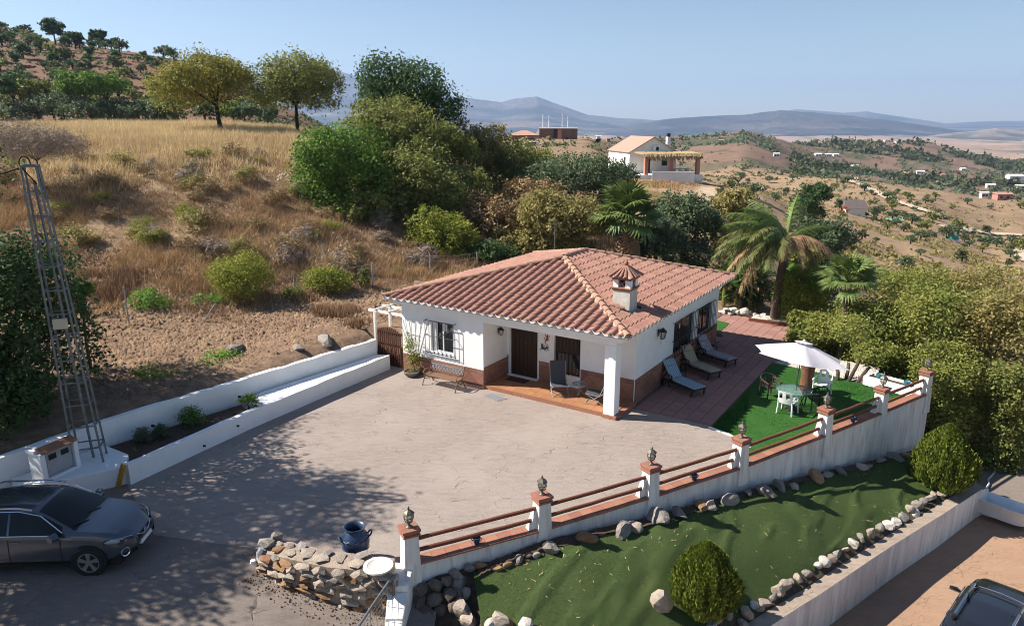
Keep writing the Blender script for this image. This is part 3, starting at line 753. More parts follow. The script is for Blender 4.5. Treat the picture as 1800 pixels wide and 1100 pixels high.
# pillars
def brick_cap(mb):
    mb.box(-.205, .205, -.205, .205, 1.0, 1.045); mb.box(-.19, .19, -.19, .19, 1.05, 1.09); mb.box(-.21, .21, -.21, .21, 1.095, 1.15)
pil = None
for k, p in enumerate(PP):
    a = PP[min(k+1, 6)]-PP[max(k-1, 0)]; rz = math.atan2(a.y, a.x)
    mb = MB(); s0, s1 = .205, .165
    zb_ = -.3 if k < 4 else -.5
    mb.add([(-s0,-s0,zb_),(s0,-s0,zb_),(s0,s0,zb_),(-s0,s0,zb_),(-s1,-s1,.97),(s1,-s1,.97),(s1,s1,.97),(-s1,s1,.97)],
           [(0,3,2,1),(4,5,6,7),(0,1,5,4),(1,2,6,5),(2,3,7,6),(3,0,4,7)])
    if 0 < k: mb.prism([(-.17,-.06),(-.17,.12),(-.42,.12),(-.42,-.06)], .2, [.86,.86,.22,.22])        # sloping buttress
    o = mb.build('pillar', MT['weathered_white'], RW, loc=p, rz=rz, bevel=.012)
    for (h0, h1, w_) in ((.972,1.02,.205),(1.024,1.075,.19),(1.079,1.14,.212)):
        MB().box(-w_, w_, -w_, w_, h0, h1).build('brick_course', MT['terracotta_cap'], o, bevel=.006)
# log rails
for k in range(6):
    a, b = PP[k], PP[k+1]; d = (b-a).normalized()
    for h in (.50, .80):
        q0 = a+d*.12; q1 = b-d*.13; q0.z += h; q1.z += h
        mid = [q0.lerp(q1, i/7)+Vector((0,0,R.uniform(-.008, .008))) for i in range(8)]
        MB().tube(mid, [.052*R.uniform(.94, 1.06) for _ in mid], 10).build('log_rail', MT['rail_wood'], RW, smooth=True)
# lanterns on the pillars
defm('lantern_metal', (.09,.085,.07), (.16,.145,.115), scale=20, rough=.5, metal=.5)
defm('lantern_glass', (.55,.53,.46), rough=.15, spec=.5, alpha=.55)
def make_pillar_lantern():
    t = thing('pillar_lantern', 'x', 'lantern', (0,0,0), 0, 'lanterns on the railing wall pillars')
    MB().lathe([(.001,0),(.085,0),(.085,.015),(.05,.04),(.028,.075),(.028,.12),(.05,.135)], 10).build('base', MT['lantern_metal'], t, smooth=True)
    mb = MB()
    ring = lambda z, r, w_: mb.lathe([(r,z),(r+w_,z),(r+w_,z+.018),(r,z+.018),(r,z)], 6)
    ring(.135, .07, .018); ring(.23, .105, .012); ring(.335, .10, .018)
    for i in range(6):
        a = math.pi*2*i/6; mb.tube([(.08*math.cos(a), .08*math.sin(a), .14), (.11*math.cos(a), .11*math.sin(a), .235), (.108*math.cos(a), .108*math.sin(a), .35)], .009, 5)
    mb.build('cage', MT['lantern_metal'], t)
    MB().lathe([(.06,.15),(.098,.235),(.094,.335)], 6).build('glass', MT['lantern_glass'], t)
    MB().lathe([(.14,.345),(.115,.375),(.06,.42),(.03,.435),(.022,.46),(.03,.475),(.012,.5),(.001,.53)], 6).build('lid', MT['lantern_metal'], t)
    return t
LT = ['metal pillar lantern at the stone wall end of the railing wall', 'metal pillar lantern on the pillar second from the stone wall',
      'metal pillar lantern on the third pillar from the stone wall', 'metal pillar lantern on the pillar where the patio meets the upper lawn',
      'metal pillar lantern in front of the glass table and white chairs', 'metal pillar lantern on the last pillar but one at the lawn end',
      'metal pillar lantern on the far end pillar of the railing wall against the hedge trees']
pl0 = make_pillar_lantern()
for k, p in enumerate(PP):
    o = pl0 if k == 0 else dup(pl0)
    o.location = (p.x, p.y, p.z+1.14); o.rotation_euler = (0, 0, .3+k*.37); o['label'] = LT[k]
# ---- return of the wall at the first pillar, going down towards the gate
rt = thing('gate_pier', 'white rendered pier stepping down from the first pillar towards the metal gate', 'wall', (-2.45,14.3,0))
mb = MB()
mb.prism([(-.32,-.3),(.16,-.3),(.2,.42),(-.3,.5)], -1.9, [.12,.12,.2,.2])
mb.prism([(-.26,-.9),(.12,-.9),(.158,-.302),(-.3,-.302)], -1.9, [-.25,-.25,-.02,-.02])
mb.prism([(-.2,-2.2),(.1,-2.2),(.118,-.902),(-.255,-.902)], -2.2, [-.9,-.9,-.3,-.3])
mb.build('pier', MT['weathered_white'], rt, bevel=.03)
# ---- lower retaining wall
rw = thing('retaining_wall', 'low white retaining wall with a worn stone top between the lower lawn and the drive', 'wall', tuple(LB[4]))
Lr = -Vector(LB[4])
top = [Vector((p[0], p[1], 0)) for p in LB[1:]]+[Vector((15.95,22.6,0))]
ztp = [p[2]+.03 for p in LB[1:]]+[-1.95]
RTP = []; RZ = []
for i in range(len(top)-1):
    for k in range(5): RTP.append(top[i].lerp(top[i+1], k/5)); RZ.append(ztp[i]+(ztp[i+1]-ztp[i])*k/5+R.uniform(-.012, .012))
RTP.append(top[-1]); RZ.append(ztp[-1]-.05)
mb = MB(); wallstrip(mb, [tuple(p[:2]) for p in RTP], .34, -3.2, RZ, -1); mb.build('wall', MT['weathered_white'], rw, loc=Lr)
node_mat('worn_top', stamped((.34,.27,.215), (.24,.19,.155), (.39,.32,.26), vs=2.5))
mb = MB(); sh = []
for i, p in enumerate(RTP):
    d = (RTP[min(i+1, len(RTP)-1)]-RTP[max(i-1, 0)]).normalized(); n = Vector((d.y, -d.x, 0)); sh.append(p-n*.04)
wallstrip(mb, [tuple(p[:2]) for p in sh], .37, [z-.04 for z in RZ], [z+.012 for z in RZ], -1); mb.build('coping', MT['worn_top'], rw, loc=Lr)

# ---------------------------------------------------------------- rocks and dry stone wall
defm('rock_grey', (.27,.24,.215), (.18,.16,.145), scale=5, rough=.95, bump=.6, bscale=14, c3=(.36,.33,.30), s3=9, m3=.6, rnd=.2, bdist=.05)
defm('rock_pale', (.38,.32,.265), (.27,.22,.18), scale=5, rough=.95, bump=.6, bscale=14, c3=(.44,.36,.27), s3=7, m3=.6, rnd=.18, bdist=.05)
defm('rock_rust', (.31,.175,.09), (.22,.12,.07), scale=5, rough=.95, bump=.6, bscale=14, c3=(.38,.27,.17), s3=8, m3=.6, rnd=.25, bdist=.05)
defm('rock_white', (.54,.50,.46), (.40,.37,.33), scale=6, rough=.95, bump=.5, bscale=14, rnd=.1, bdist=.04)
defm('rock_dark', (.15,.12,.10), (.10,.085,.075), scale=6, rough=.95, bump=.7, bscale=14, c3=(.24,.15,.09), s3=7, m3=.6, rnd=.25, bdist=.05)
def rock_mesh(seed, mat_, sub=2, chop=7, name='rock'):
    """an angular lump: a ball cut flat by random planes"""
    bm = bmesh.new(); bmesh.ops.create_icosphere(bm, subdivisions=sub, radius=.5); rr = random.Random(seed)
    for _ in range(chop):
        n = Vector((rr.gauss(0,1), rr.gauss(0,1), rr.gauss(0,.8))).normalized(); d = rr.uniform(.17, .40)
        for v in bm.verts:
            q = v.co.dot(n)-d
            if q > 0: v.co -= n*q*rr.uniform(.85, 1)
    for v in bm.verts: v.co += Vector((rr.gauss(0,1), rr.gauss(0,1), rr.gauss(0,1)))*.016
    me = bpy.data.meshes.new(name); bm.to_mesh(me); bm.free(); me.materials.append(mat_)
    return me
ROCK = {k: [rock_mesh(100*i+q, MT['rock_'+k]) for q in range(5)] for i, k in enumerate(('grey','pale','rust','white','dark'))}
def put_rock(kind, p, sx, sy, sz, label, group=None, rz=None, name='rock', sink=.3):
    o = link(name, R.choice(ROCK[kind])); o.location = (p[0], p[1], p[2]+sz*(.5-sink)); o.scale = (sx, sy, sz)
    o.rotation_euler = (R.uniform(-.25, .25), R.uniform(-.25, .25), R.uniform(0, 6.28) if rz is None else rz)
    return tag(o, label, 'rock', group)
# rocks along the foot of the railing wall (photograph pixels of their feet, width in px)
fr = [(872,985,26,'rust'),(893,975,24,'rust'),(912,970,26,'grey'),(930,962,22,'dark'),(944,962,20,'pale'),(968,953,44,'grey'),
      (1033,937,44,'rust'),(1093,910,54,'grey'),(1120,907,40,'pale'),(1155,902,46,'grey'),(1194,889,40,'grey'),(1236,879,36,'rust'),(1246,884,36,'pale'),
      (1282,874,44,'grey'),(1314,864,24,'grey'),(1345,858,50,'grey'),(1371,846,34,'grey'),(1396,842,26,'pale'),(1432,837,38,'rust'),(1454,831,26,'grey'),(1478,828,30,'grey'),
      (1512,825,28,'pale'),(1528,823,22,'grey'),(1548,820,28,'grey'),(1574,818,30,'grey'),(1592,818,22,'pale')]
def pxof(p):
    c, s = math.cos(PIT), math.sin(PIT); return 900+FOC*p[0]/(p[1]*c+(CAMZ-p[2])*s)
for px, py, wpx, kd in fr:
    p = Vector(min((lawn_at(i*.02, .075+.02*(len(fr)*px % 3)) for i in range(5, 351)), key=lambda q: abs(pxof(q)-px))); p.z = lawnz(p.x, p.y)
    s = wpx*p.y/1240*1.2
    put_rock(kd, p, s, s*R.uniform(.6, .8), s*R.uniform(.36, .52), 'rough rock in the row along the foot of the white railing wall', 'rocks along the foot of the railing wall')
# rocks on top of the retaining wall's lawn edge
er = [(1262,1092,24),(1281,1083,30),(1303,1098,30),(1309,1080,38),(1325,1065,22),(1336,1074,24),(1344,1062,30),(1358,1053,24),(1367,1040,34),(1378,1030,38),(1391,1026,20),(1402,1019,26),
      (1418,1012,24),(1437,996,22),(1447,991,28),(1460,984,24),(1471,976,22),(1486,968,24),(1499,958,28),(1513,948,24),(1530,940,26),(1546,930,24),(1560,926,26),(1574,919,22),(1588,912,24),
      (1600,900,24),(1612,893,26),(1622,884,22),(1633,880,26),(1640,872,22),(1652,868,24),(1662,863,22),(1672,860,24),(1684,852,22),(1610,905,22)]
for px, py, wpx in er:
    p = hit_lawn(px, py); s = wpx*p.y/1180
    put_rock(R.choice(['pale','pale','grey','white']), p, s*1.05, s*R.uniform(.65, .9), s*R.uniform(.65, .9), 'pale broken rock in the row edging the lower lawn above the drive', 'rocks edging the lower lawn')
# pit of rocks at the left end of the lawn
bank = MB(); bv = []
for j in range(13):
    for i in range(13):
        t = -.02+i/12*.75; a = Vector((-2.2, 14.62, -.25)).lerp(Vector((-.2,15.55,-.15)), i/12); s = j/12
        b = Vector((-1.9,12.9,-1.35)).lerp(Vector((-.75,13.2,-.75)), i/12)
        q = a.lerp(b, s); q.z = a.z+(b.z-a.z)*min(1, s*1.7)+R.uniform(-.04, .04); bv.append(tuple(q))
bank.add(bv, [(j*13+i, (j+1)*13+i, (j+1)*13+i+1, j*13+i+1) for j in range(12) for i in range(12)])
tag(bank.build('rock_bank', MT['soil'], smooth='all'), kind='structure')
def bank_hit(px, py, z0=-.7):
    z = z0
    for _ in range(30):
        p = at(px, py, z); d = [(v[0]-p.x)**2+(v[1]-p.y)**2 for v in bv]; z = .6*z+.4*bv[d.index(min(d))][2]
    return at(px, py, z)
pr = [(742,1040,30),(764,1032,30),(785,1022,28),(740,1062,30),(765,1058,34),(790,1050,34),(748,1078,30),(775,1075,28),(800,1070,30),(805,1045,28),(812,1025,26),(760,1085,24)]
for px, py, wpx in pr:
    p = bank_hit(px, py); s = wpx*p.y/1180
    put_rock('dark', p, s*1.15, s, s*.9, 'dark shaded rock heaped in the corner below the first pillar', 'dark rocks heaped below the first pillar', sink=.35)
for px, py, wpx, kd, lb in ((802,1014,34,'grey','grey slab on the dark rock heap beside the lawn'),(806,1034,38,'grey','long flat grey stone above the broken cream rocks'),(815,1049,34,'pale','cream split stone between two larger rocks at the lawn corner'),
        (812,1076,54,'pale','large cream boulder at the corner of the lower lawn'),(824,1096,50,'pale','second large cream boulder nearest the bottom edge by the lawn corner'),(877,1092,46,'pale','tan boulder lying on the turf edge near the bottom'),
        (862,1099,30,'white','small whitish stone wedged beside the tan boulder'),(893,1100,28,'rust','rust tinted stone right of the tan boulder'),(925,1104,40,'white','flat white stone at the bottom edge of the turf'),(826,1003,26,'grey','small grey stone above the slab on the rock heap'),(845,998,28,'rust','brown stone against the wall next to the rock heap'),(1250,1104,30,'white','white rock at the bottom edge below the round bush')):
    p = hit_lawn(px, py) if px > 850 else bank_hit(px, py); s = wpx*p.y/1180
    put_rock(kd, p, s, s*.75, s*.72, lb, sink=.25)
p = hit_lawn(1165, 1068); put_rock('pale', p, .62, .58, .56, 'lone tan boulder lying on the turf left of the round bush', name='boulder', sink=.15)
mb = MB(); mb.prism([(-1.95,13.75),(-.75,13.35),(-.9,12.6),(-2.05,12.8)], -1.7, -1.28); tag(mb.build('white_ledge', MT['weathered_white'], bevel=.02), 'flat white ledge at the foot of the dark rock heap', 'ledge')

# dry stone wall beside the urn
sw = thing('stone_wall', 'rough dry stone wall with a mortared top beside the blue urn', 'wall', (-4.2,14.6,0))
WA = [Vector((-5.95,15.05)), Vector((-5.1,14.55)), Vector((-4.0,14.15)), Vector((-2.75,13.95))]       # road side foot line
def wl(t): return Vector(_polyline([tuple(p) for p in WA], t*3))
def wn(t):
    d = (wl(min(1, t+.02))-wl(max(0, t-.02))).normalized(); return d, Vector((d.y, -d.x))
tops = lambda t: .34+.16*math.sin(t*2.2)
bots = lambda t: -.35-.55*min(1, t*1.4)
mb = MB(); vs = []; nn = 16
for i in range(nn+1):
    t = i/nn; p = wl(t); d, n = wn(t)
    for q, z in ((p+n*.06, bots(t)-.3), (p-n*.05, tops(t)-.06), (p-n*.3, tops(t)-.0), (p-n*.62, tops(t)-.04), (p-n*.66, -.2)): vs.append((q.x+4.2, q.y-14.6, z+R.uniform(-.02, .02)))
fs = [(i*5+k, (i+1)*5+k, (i+1)*5+k+1, i*5+k+1) for i in range(nn) for k in range(4)]+[(0,1,2,3,4)[::-1], tuple(nn*5+k for k in range(5))]
mb.add(vs, [tuple(reversed(f)) for f in fs]); mb.build('mortar_core', MT['worn_top'], sw)
STN = {k: [rock_mesh(900+10*i+q, MT['rock_'+k], 1, 9, 'stone') for q in range(5)] for i, k in enumerate(('rust','pale','grey'))}
for row in range(8):
    t = .005
    while t < .985:
        Lt = R.uniform(.24, .58); h = (tops(t)-bots(t))/8
        tt = min(.99, t+Lt/3.4/2); p = wl(tt); d, n = wn(tt); z = bots(tt)+h*(row+.5)
        kd = R.choice(['rust','rust','rust','pale'] if row < 4 else ['pale','rust','grey','pale'])
        o = link('stone', R.choice(STN[kd]), sw); q = p+n*(.03-.02*row/5+R.uniform(-.02, .03))
        o.location = (q.x+4.2, q.y-14.6, z+R.uniform(-.015, .015)); o.rotation_euler = (R.uniform(-.06,.06), R.uniform(-.1,.1), math.atan2(d.y, d.x)+R.uniform(-.12,.12))
        o.scale = (Lt*1.3, R.uniform(.26, .34), h*R.uniform(1.2, 1.55)); t += Lt/3.4
for t, off, s, kd in ((.03,.25,.46,'grey'),(.02,.5,.36,'grey'),(.16,.2,.36,'rust'),(.2,.42,.34,'pale'),(.3,.2,.34,'pale'),(.42,.32,.5,'pale'),(.55,.2,.44,'pale'),(.55,.45,.36,'grey'),(.68,.34,.5,'pale'),(.8,.22,.46,'pale'),(.8,.48,.42,'grey'),(.34,.5,.36,'grey'),(.1,.38,.3,'pale')):
    p = wl(t); d, n = wn(t); q = p-n*off; o = link('stone', R.choice(STN[kd]), sw)
    o.location = (q.x+4.2, q.y-14.6, tops(t)+(.015 if t > .06 else .1)); o.scale = (s*1.35, s*1.0, .09 if t > .06 else .3); o.rotation_euler = (0, 0, R.uniform(0, 3))
# loose rubble and dirt at the foot
mb = MB()
rb = []
for i in range(420):
    t = R.random(); p = wl(t); d, n = wn(t); q = p+n*(R.random()**1.6*.6+.03); s = R.uniform(.008, .03)
    z = roadz(q.x, q.y)+s*.3; k = len(mb.v); M = T(q.x, q.y, z, R.uniform(0,6))
    mb.add([(-s,0,0),(s*.8,-s*.6,0),(s*.5,s*.8,0),(0,.1*s,s*1.1)], [(0,2,1),(0,1,3),(1,2,3),(2,0,3)], M)
tag(mb.build('rubble', MT['rock_rust']), kind='stuff')
# ---------------------------------------------------------------- the house (local x along the front, y to the back)
HRZ = math.atan2(HU.y, HU.x)
HS = thing('bungalow', 'white bungalow with a hipped terracotta tile roof and a corner porch', 'house', HA, HRZ)
EZ = 3.12; E0, E1, W0, W1 = -.63, 10.2, -.40, 11.45      # eaves rectangle and height
HALF = (E1-E0)/2; UM = (E0+E1)/2; RISE = 1.30; WF, WB = 5.0, 7.0
wallm = MT['white_render']
def holes_wall(mb, o, ax, L, H0_, H1_, th, holes):
    """wall panel along local axis ax ('x' or 'y') from point o, thickness th to +normal side; holes = (a0,a1,z0,z1)"""
    xs = sorted({0, L}|{h[0] for h in holes}|{h[1] for h in holes}); zs = sorted({H0_, H1_}|{h[2] for h in holes}|{h[3] for h in holes})
    for i in range(len(xs)-1):
        for j in range(len(zs)-1):
            cx, cz = (xs[i]+xs[i+1])/2, (zs[j]+zs[j+1])/2
            if any(h[0] < cx < h[1] and h[2] < cz < h[3] for h in holes): continue
            if ax == 'x': mb.box(o[0]+xs[i], o[0]+xs[i+1], min(o[1], o[1]+th), max(o[1], o[1]+th), zs[j], zs[j+1])
            else: mb.box(min(o[0], o[0]+th), max(o[0], o[0]+th), o[1]+xs[i], o[1]+xs[i+1], zs[j], zs[j+1])
mb = MB(); WT = 3.0
holes_wall(mb, (0,0), 'x', 4.07, -.3, WT, .25, [(1.5,2.62,1.12,2.38)])
holes_wall(mb, (4.07,.25), 'y', 1.4, -.3, WT, -.25, [])
holes_wall(mb, (4.07,1.65), 'x', 5.56, -.3, WT, .25, [(.12,1.46,.15,2.12),(2.2,3.3,.60,2.16)])
holes_wall(mb, (9.63,1.9), 'y', 9.1, -.3, WT, -.25, [(3.5,5.83,.80,2.24),(6.38,8.2,.92,2.2)])
holes_wall(mb, (0,.25), 'y', 10.5, -.3, WT, .25, [])
holes_wall(mb, (0,10.75), 'x', 9.38, -.3, WT, .25, [])
mb.build('wall', wallm, HS)
# porch lintel, its return, ceiling, corner column
mb = MB(); mb.box(4.072, 9.6, .0, .26, 2.66, WT); mb.box(9.34, 9.602, .262, 1.648, 2.66, WT); mb.build('porch_beam', wallm, HS)
MB().box(4.08, 9.33, .262, 1.648, 2.72, 2.8).build('porch_ceiling', wallm, HS)
MB().box(9.19, 9.61, -.01, .41, .12, 2.655).build('corner_column', wallm, HS, bevel=.012)
cb = link('column_footing', rock_mesh(4242, MT['rock_rust'], 2, 9, 'column_footing'), HS, loc=(9.45,.17,.07)); cb.scale = (.72,.66,.34)
# cornice under the eaves
mb = MB()
mb.box(E0+.35, 9.9, W0+.2, -.003, 2.86, 3.02); mb.box(9.632, 9.95, -.0, 11.2, 2.86, 3.02); mb.box(E0+.35, -.003, 0, 11.2, 2.86, 3.02); mb.box(E0+.35, 9.95, 11.01, 11.25, 2.86, 3.02)
mb.box(E0+.08, E1-.08, W0+.08, W1-.08, 3.022, 3.07)
mb.build('cornice', wallm, HS)
# porch floor: clay tiles on a step
pf = MB(); pf.prism([(4.08,.02),(9.19,.02),(9.19,-.06),(9.7,-.06),(9.74,1.62),(9.64,1.64),(4.08,1.64)], -.2, .125); pf = pf.build('porch_floor', MT['terracotta'], HS)
tf = MB().box(-.205, .205, -.205, .205, 0, .02); tme = bpy.data.meshes.new('tile'); tme.from_pydata(tf.v, [], tf.f); tme.materials.append(MT['porch_tile'])
for i in range(13):
    for j in range(4):
        x, y = 4.3+i*.418, .23+j*.418
        if x > 9.1 and y < .55 or y > 1.6: continue
        link('tile', tme, pf, loc=(x, y, .128+R.uniform(0,.002)))
# door
dr_ = thing_part = None
mb = MB(); mb.box(4.19, 5.53, 1.70, 1.74, .15, 2.12); door = mb.build('door_frame', MT['white_paint'], HS)
dd = MB(); 
for i in range(6): dd.box(4.27+i*.197, 4.27+i*.197+.19, 1.655, 1.70, .19, 2.07)
dd.box(4.27, 5.46, 1.675, 1.705, .19, 2.07)
dpart = dd.build('door', MT['dark_wood'], HS)
MB().lathe([(.001,0),(.035,0),(.03,.03),(.001,.05)], 10, M=T(5.32,1.655,1.1,rx=math.pi/2)).build('door_knob', MT['iron'], dpart)
MB().box(4.95,4.99,1.645,1.66,1.55,1.6).build('peephole', MT['galvanised'], dpart)
MB().box(4.16,5.56,1.5,1.66,.146,.19).build('door_step', MT['white_paint'], HS, bevel=.008)
def window(x0, x1, z0, z1, wy, axis='x', bars=8, blind=None, curtain=False, name='window', grille_mat=None, proud=.16, mid=(.55,), leaf=None):
    """window set in a wall: frame, panes and a barred grille standing proud of it"""
    gm = grille_mat or MT['iron']
    M = Matrix.Identity(4) if axis == 'x' else Matrix(((0,-1,0,9.63),(1,0,0,0),(0,0,1,0),(0,0,0,1)))
    off = wy if axis == 'x' else 0
    f = MB(); d0, d1 = off+.1, off+.15; fw = .05
    f.box(x0, x1, d0, d1, z0, z0+fw, M); f.box(x0, x1, d0, d1, z1-fw, z1, M); f.box(x0, x0+fw, d0, d1, z0+fw, z1-fw, M); f.box(x1-fw, x1, d0, d1, z0+fw, z1-fw, M)
    xm = (x0+x1)/2; f.box(xm-.03, xm+.03, d0, d1, z0+fw, z1-fw, M)
    fo = f.build(name, MT['dark_wood'] if leaf is None else leaf, HS)
    for a, b in ((x0+fw, xm-.03), (xm+.03, x1-fw)):
        MB().box(a, b, off+.118, off+.126, z0+fw, z1-fw, M).build('pane', MT['glass_dark'], fo)
    if blind: MB().box(x0+fw+.01, x1-fw-.01, off+.03, off+.055, z1-blind*(z1-z0), z1-.02, M).build('roller_blind', MT['dark_wood'], fo)
    if curtain:
        c = MB()
        for a, b in ((x0+.03, x0+.3), (xm+.05, xm+.22)):
            pts = [(a+(b-a)*i/10, off+.085+.015*math.sin(i*1.9)) for i in range(11)]
            zc = z0+.06 if a < xm else z1-.38
            c.add([(*p, zc) for p in pts]+[(*p, z1-.06) for p in pts], [(i, i+1, 12+i, 11+i) for i in range(10)], M)
        c.build('curtain', MT['white_paint'], fo)
    g = MB(); y0 = off-proud; e = .16 if proud > .05 else 0
    gx0, gx1, gz0, gz1 = x0-e, x1+e, z0-(.08 if e else 0), z1+(.02 if e else 0)
    for k in range(bars):
        x = gx0+(gx1-gx0)*k/(bars-1)
        if e: g.tube([(x, y0+.05, gz1), (x, y0, gz1-.05), (x, y0, gz0+.14), (x, y0+.05, gz0+.05), (x, y0+.11, gz0)], .011, 5, M)
        else: g.tube([(x, y0, gz0), (x, y0, gz1)], .010, 5, M)
    for zf in mid: g.tube([(gx0, y0-.012, gz0+(gz1-gz0)*zf), (gx1, y0-.012, gz0+(gz1-gz0)*zf)], .012, 5, M)
    g.box(gx0-.01, gx1+.01, y0-.012, y0+.012, gz1-.012, gz1+.012, M)
    if e:
        g.box(gx0-.01, gx1+.01, y0+.09, y0+.115, gz0-.012, gz0+.012, M)
        for x in (gx0, gx1): g.box(x-.01, x+.01, y0, off+.02, gz1-.01, gz1+.01, M); g.box(x-.01, x+.01, y0, off+.02, gz0+(gz1-gz0)*mid[0]-.01, gz0+(gz1-gz0)*mid[0]+.01, M)
    g.build('grille', gm, fo)
    return fo
# side axis: local x runs along the wall (y), normal points to +x of the house
window(1.5, 2.62, 1.12, 2.38, 0, bars=8, curtain=True, leaf=MT['white_paint'])
window(6.27, 7.37, .60, 2.16, 1.65, bars=8, blind=.45, proud=-.0)
window(5.4, 7.73, .80, 2.24, 0, 'y', bars=15, proud=.13, mid=(.5,))
window(8.28, 10.1, .92, 2.2, 0, 'y', bars=12, proud=.13, mid=(.5,))
MB().box(0, .012, 5.56, 5.64, 2.0, 2.17, M=T(9.77,0,0)).build('window_tag', MT['white_paint'], HS)
# wainscot: diagonal clay tiles with a border course, on a grout bed
WH = .95
def wainscot(x0, x1, ztop, put, z0=0.0, skip=()):
    """put(x, z, h) -> local point on the wall; builds bed and pieces"""
    bed = MB()
    def quadbox(a0, a1, b0, b1, h0, h1, mb):
        pts = [put(a0,b0,h0), put(a1,b0,h0), put(a1,b1,h0), put(a0,b1,h0), put(a0,b0,h1), put(a1,b0,h1), put(a1,b1,h1), put(a0,b1,h1)]
        mb.add(pts, [(0,3,2,1),(4,5,6,7),(0,1,5,4),(1,2,6,5),(2,3,7,6),(3,0,4,7)])
    rects = [(x0, x1)]
    for s0, s1 in skip: rects = [r for a, b in rects for r in ((a, min(b, s0)), (max(a, s1), b)) if r[1]-r[0] > .03]
    for a, b in rects: quadbox(a, b, z0-.1, ztop, .001, .014, bed)
    bo = bed.build('wainscot', MT['grout'], HS)
    def piece(poly):
        if len(poly) < 3: return
        cx = sum(p[0] for p in poly)/len(poly); cz = sum(p[1] for p in poly)/len(poly)
        ar = abs(sum(poly[i][0]*poly[(i+1) % len(poly)][1]-poly[(i+1) % len(poly)][0]*poly[i][1] for i in range(len(poly))))/2
        if ar < .004: return
        o = Vector(put(cx, cz, .014)); h = R.uniform(.008, .013)
        poly = [(p[0]+(cx-p[0])*.03, p[1]+(cz-p[1])*.03) for p in poly]
        vs = [Vector(put(p[0], p[1], .012))-o for p in poly]+[Vector(put(p[0], p[1], .014+h))-o for p in poly]; n = len(poly)
        m = MB().add(vs, [tuple(range(n, 2*n))]+[(i, (i+1) % n, n+(i+1) % n, n+i) for i in range(n)])
        m.build('tile', MT['wainscot_tile'], bo, loc=o)
    S = .44
    for a, b in rects:
        zt = ztop-.17
        # border strips
        k = max(1, round((b-a)/.33)); st = (b-a)/k
        for i in range(k):
            x = a+i*st
            piece([(x+.004, zt+.01), (x+st-.004, zt+.01), (x+st-.004, ztop-.035), (x+.004, ztop-.035)])
        for i in range(max(1, round((b-a)/.5))):
            kk = max(1, round((b-a)/.5)); s2 = (b-a)/kk; x = a+i*s2
            piece([(x+.003, ztop-.028), (x+s2-.003, ztop-.028), (x+s2-.003, ztop+.003), (x+.003, ztop+.003)])
        h = S/math.sqrt(2)
        nx_ = int((b-a)/h)+3
        for i in range(-1, nx_):
            for j in range(-2, 4):
                cx, cz = a+i*h, zt-.02-j*h
                if (i+j) % 2: continue
                poly = [(cx-h, cz), (cx, cz-h), (cx+h, cz), (cx, cz+h)]
                for nn_, d_ in (((1,0), b-.004), ((-1,0), -a-.004), ((0,1), zt), ((0,-1), -(z0-.02))):
                    poly = clip(poly, nn_, d_)
                    if len(poly) < 3: break
                if len(poly) >= 3: piece(poly)
    return bo
wainscot(.0, 4.07, WH-.2, lambda x, z, h: (x, -h, z))
wainscot(.02, 1.63, WH-.1, lambda x, z, h: (4.07+h, x, z), z0=.15)
wainscot(4.09, 9.6, WH, lambda x, z, h: (x, 1.65-h, z), z0=.15, skip=((4.14,5.58),(6.22,7.42)))
wainscot(1.66, 11.0, WH, lambda x, z, h: (9.63+h, x, z), z0=.0)
# ------------------------------------------------ roof
SL = math.atan2(RISE, HALF); CS, SN = math.cos(SL), math.sin(SL)
SLF = math.atan2(RISE, WF-W0); SLB = math.atan2(RISE, W1-WB)
hip = MB()
zt = EZ-.05
hip.add([(E0,W0,zt),(E1,W0,zt),(E1,W1,zt),(E0,W1,zt),(UM,WF,zt+RISE),(UM,WB,zt+RISE)], [(0,1,4),(1,2,5,4),(2,3,5),(3,0,4,5),(3,2,1,0)])
roof = hip.build('roof', MT['mortar'], HS)
TW, TL = .361, .43
def tile_profile(x):
    """height of the clay tile across its width: round barrel, shallow pan"""
    if x < .225: return .010+.098*math.sin(math.pi*x/.225)**.85
    return .012-.012*math.sin(math.pi*(x-.225)/(TW-.225))
XS = [0,.018,.05,.09,.1125,.135,.175,.207,.225,.27,.315,TW]
def tile_poly(poly_clip=None):
    """tile strips as polygons in (x, y); returns verts/faces with thickness at the nose"""
    mb = MB(); y0, y1 = -.035, TL+.0
    lift = lambda y: .032*(1-(y-y0)/(y1-y0))
    for a, b in zip(XS, XS[1:]):
        q = [(a,y0),(b,y0),(b,y1),(a,y1)]
        if poly_clip:
            for n, d in poly_clip:
                q = clip(q, n, d)
                if len(q) < 3: break
        if len(q) < 3: continue
        vs = [(p[0], p[1], (tile_profile(a)+(tile_profile(b)-tile_profile(a))*(p[0]-a)/(b-a))+lift(p[1])) for p in q]
        k = len(mb.v); mb.v += vs; mb.f.append(tuple(range(k, k+len(q)))); mb.m.append(0)
        if not poly_clip or (abs(q[0][1]-y0) < 1e-6 and abs(q[1][1]-y0) < 1e-6):
            za, zb = tile_profile(a)+lift(y0), tile_profile(b)+lift(y0)
            k = len(mb.v); mb.v += [(a,y0,za-.028),(b,y0,zb-.028),(b,y0,zb),(a,y0,za)]; mb.f.append((k,k+1,k+2,k+3)); mb.m.append(0)
    return mb
def tile_mesh(clips=None, name='roof_tile'):
    mb = tile_poly(clips)
    if not mb.f: return None
    me = bpy.data.meshes.new(name); me.from_pydata(mb.v, [], mb.f)
    bm = bmesh.new(); bm.from_mesh(me); bmesh.ops.remove_doubles(bm, verts=bm.verts, dist=1e-4); bm.to_mesh(me); bm.free()
    me.polygons.foreach_set('use_smooth', [True]*len(me.polygons)); me.set_sharp_from_angle(angle=rad(45))
    me.materials.append(MT['roof_tile']); return me
FULL = tile_mesh(); tiles = []
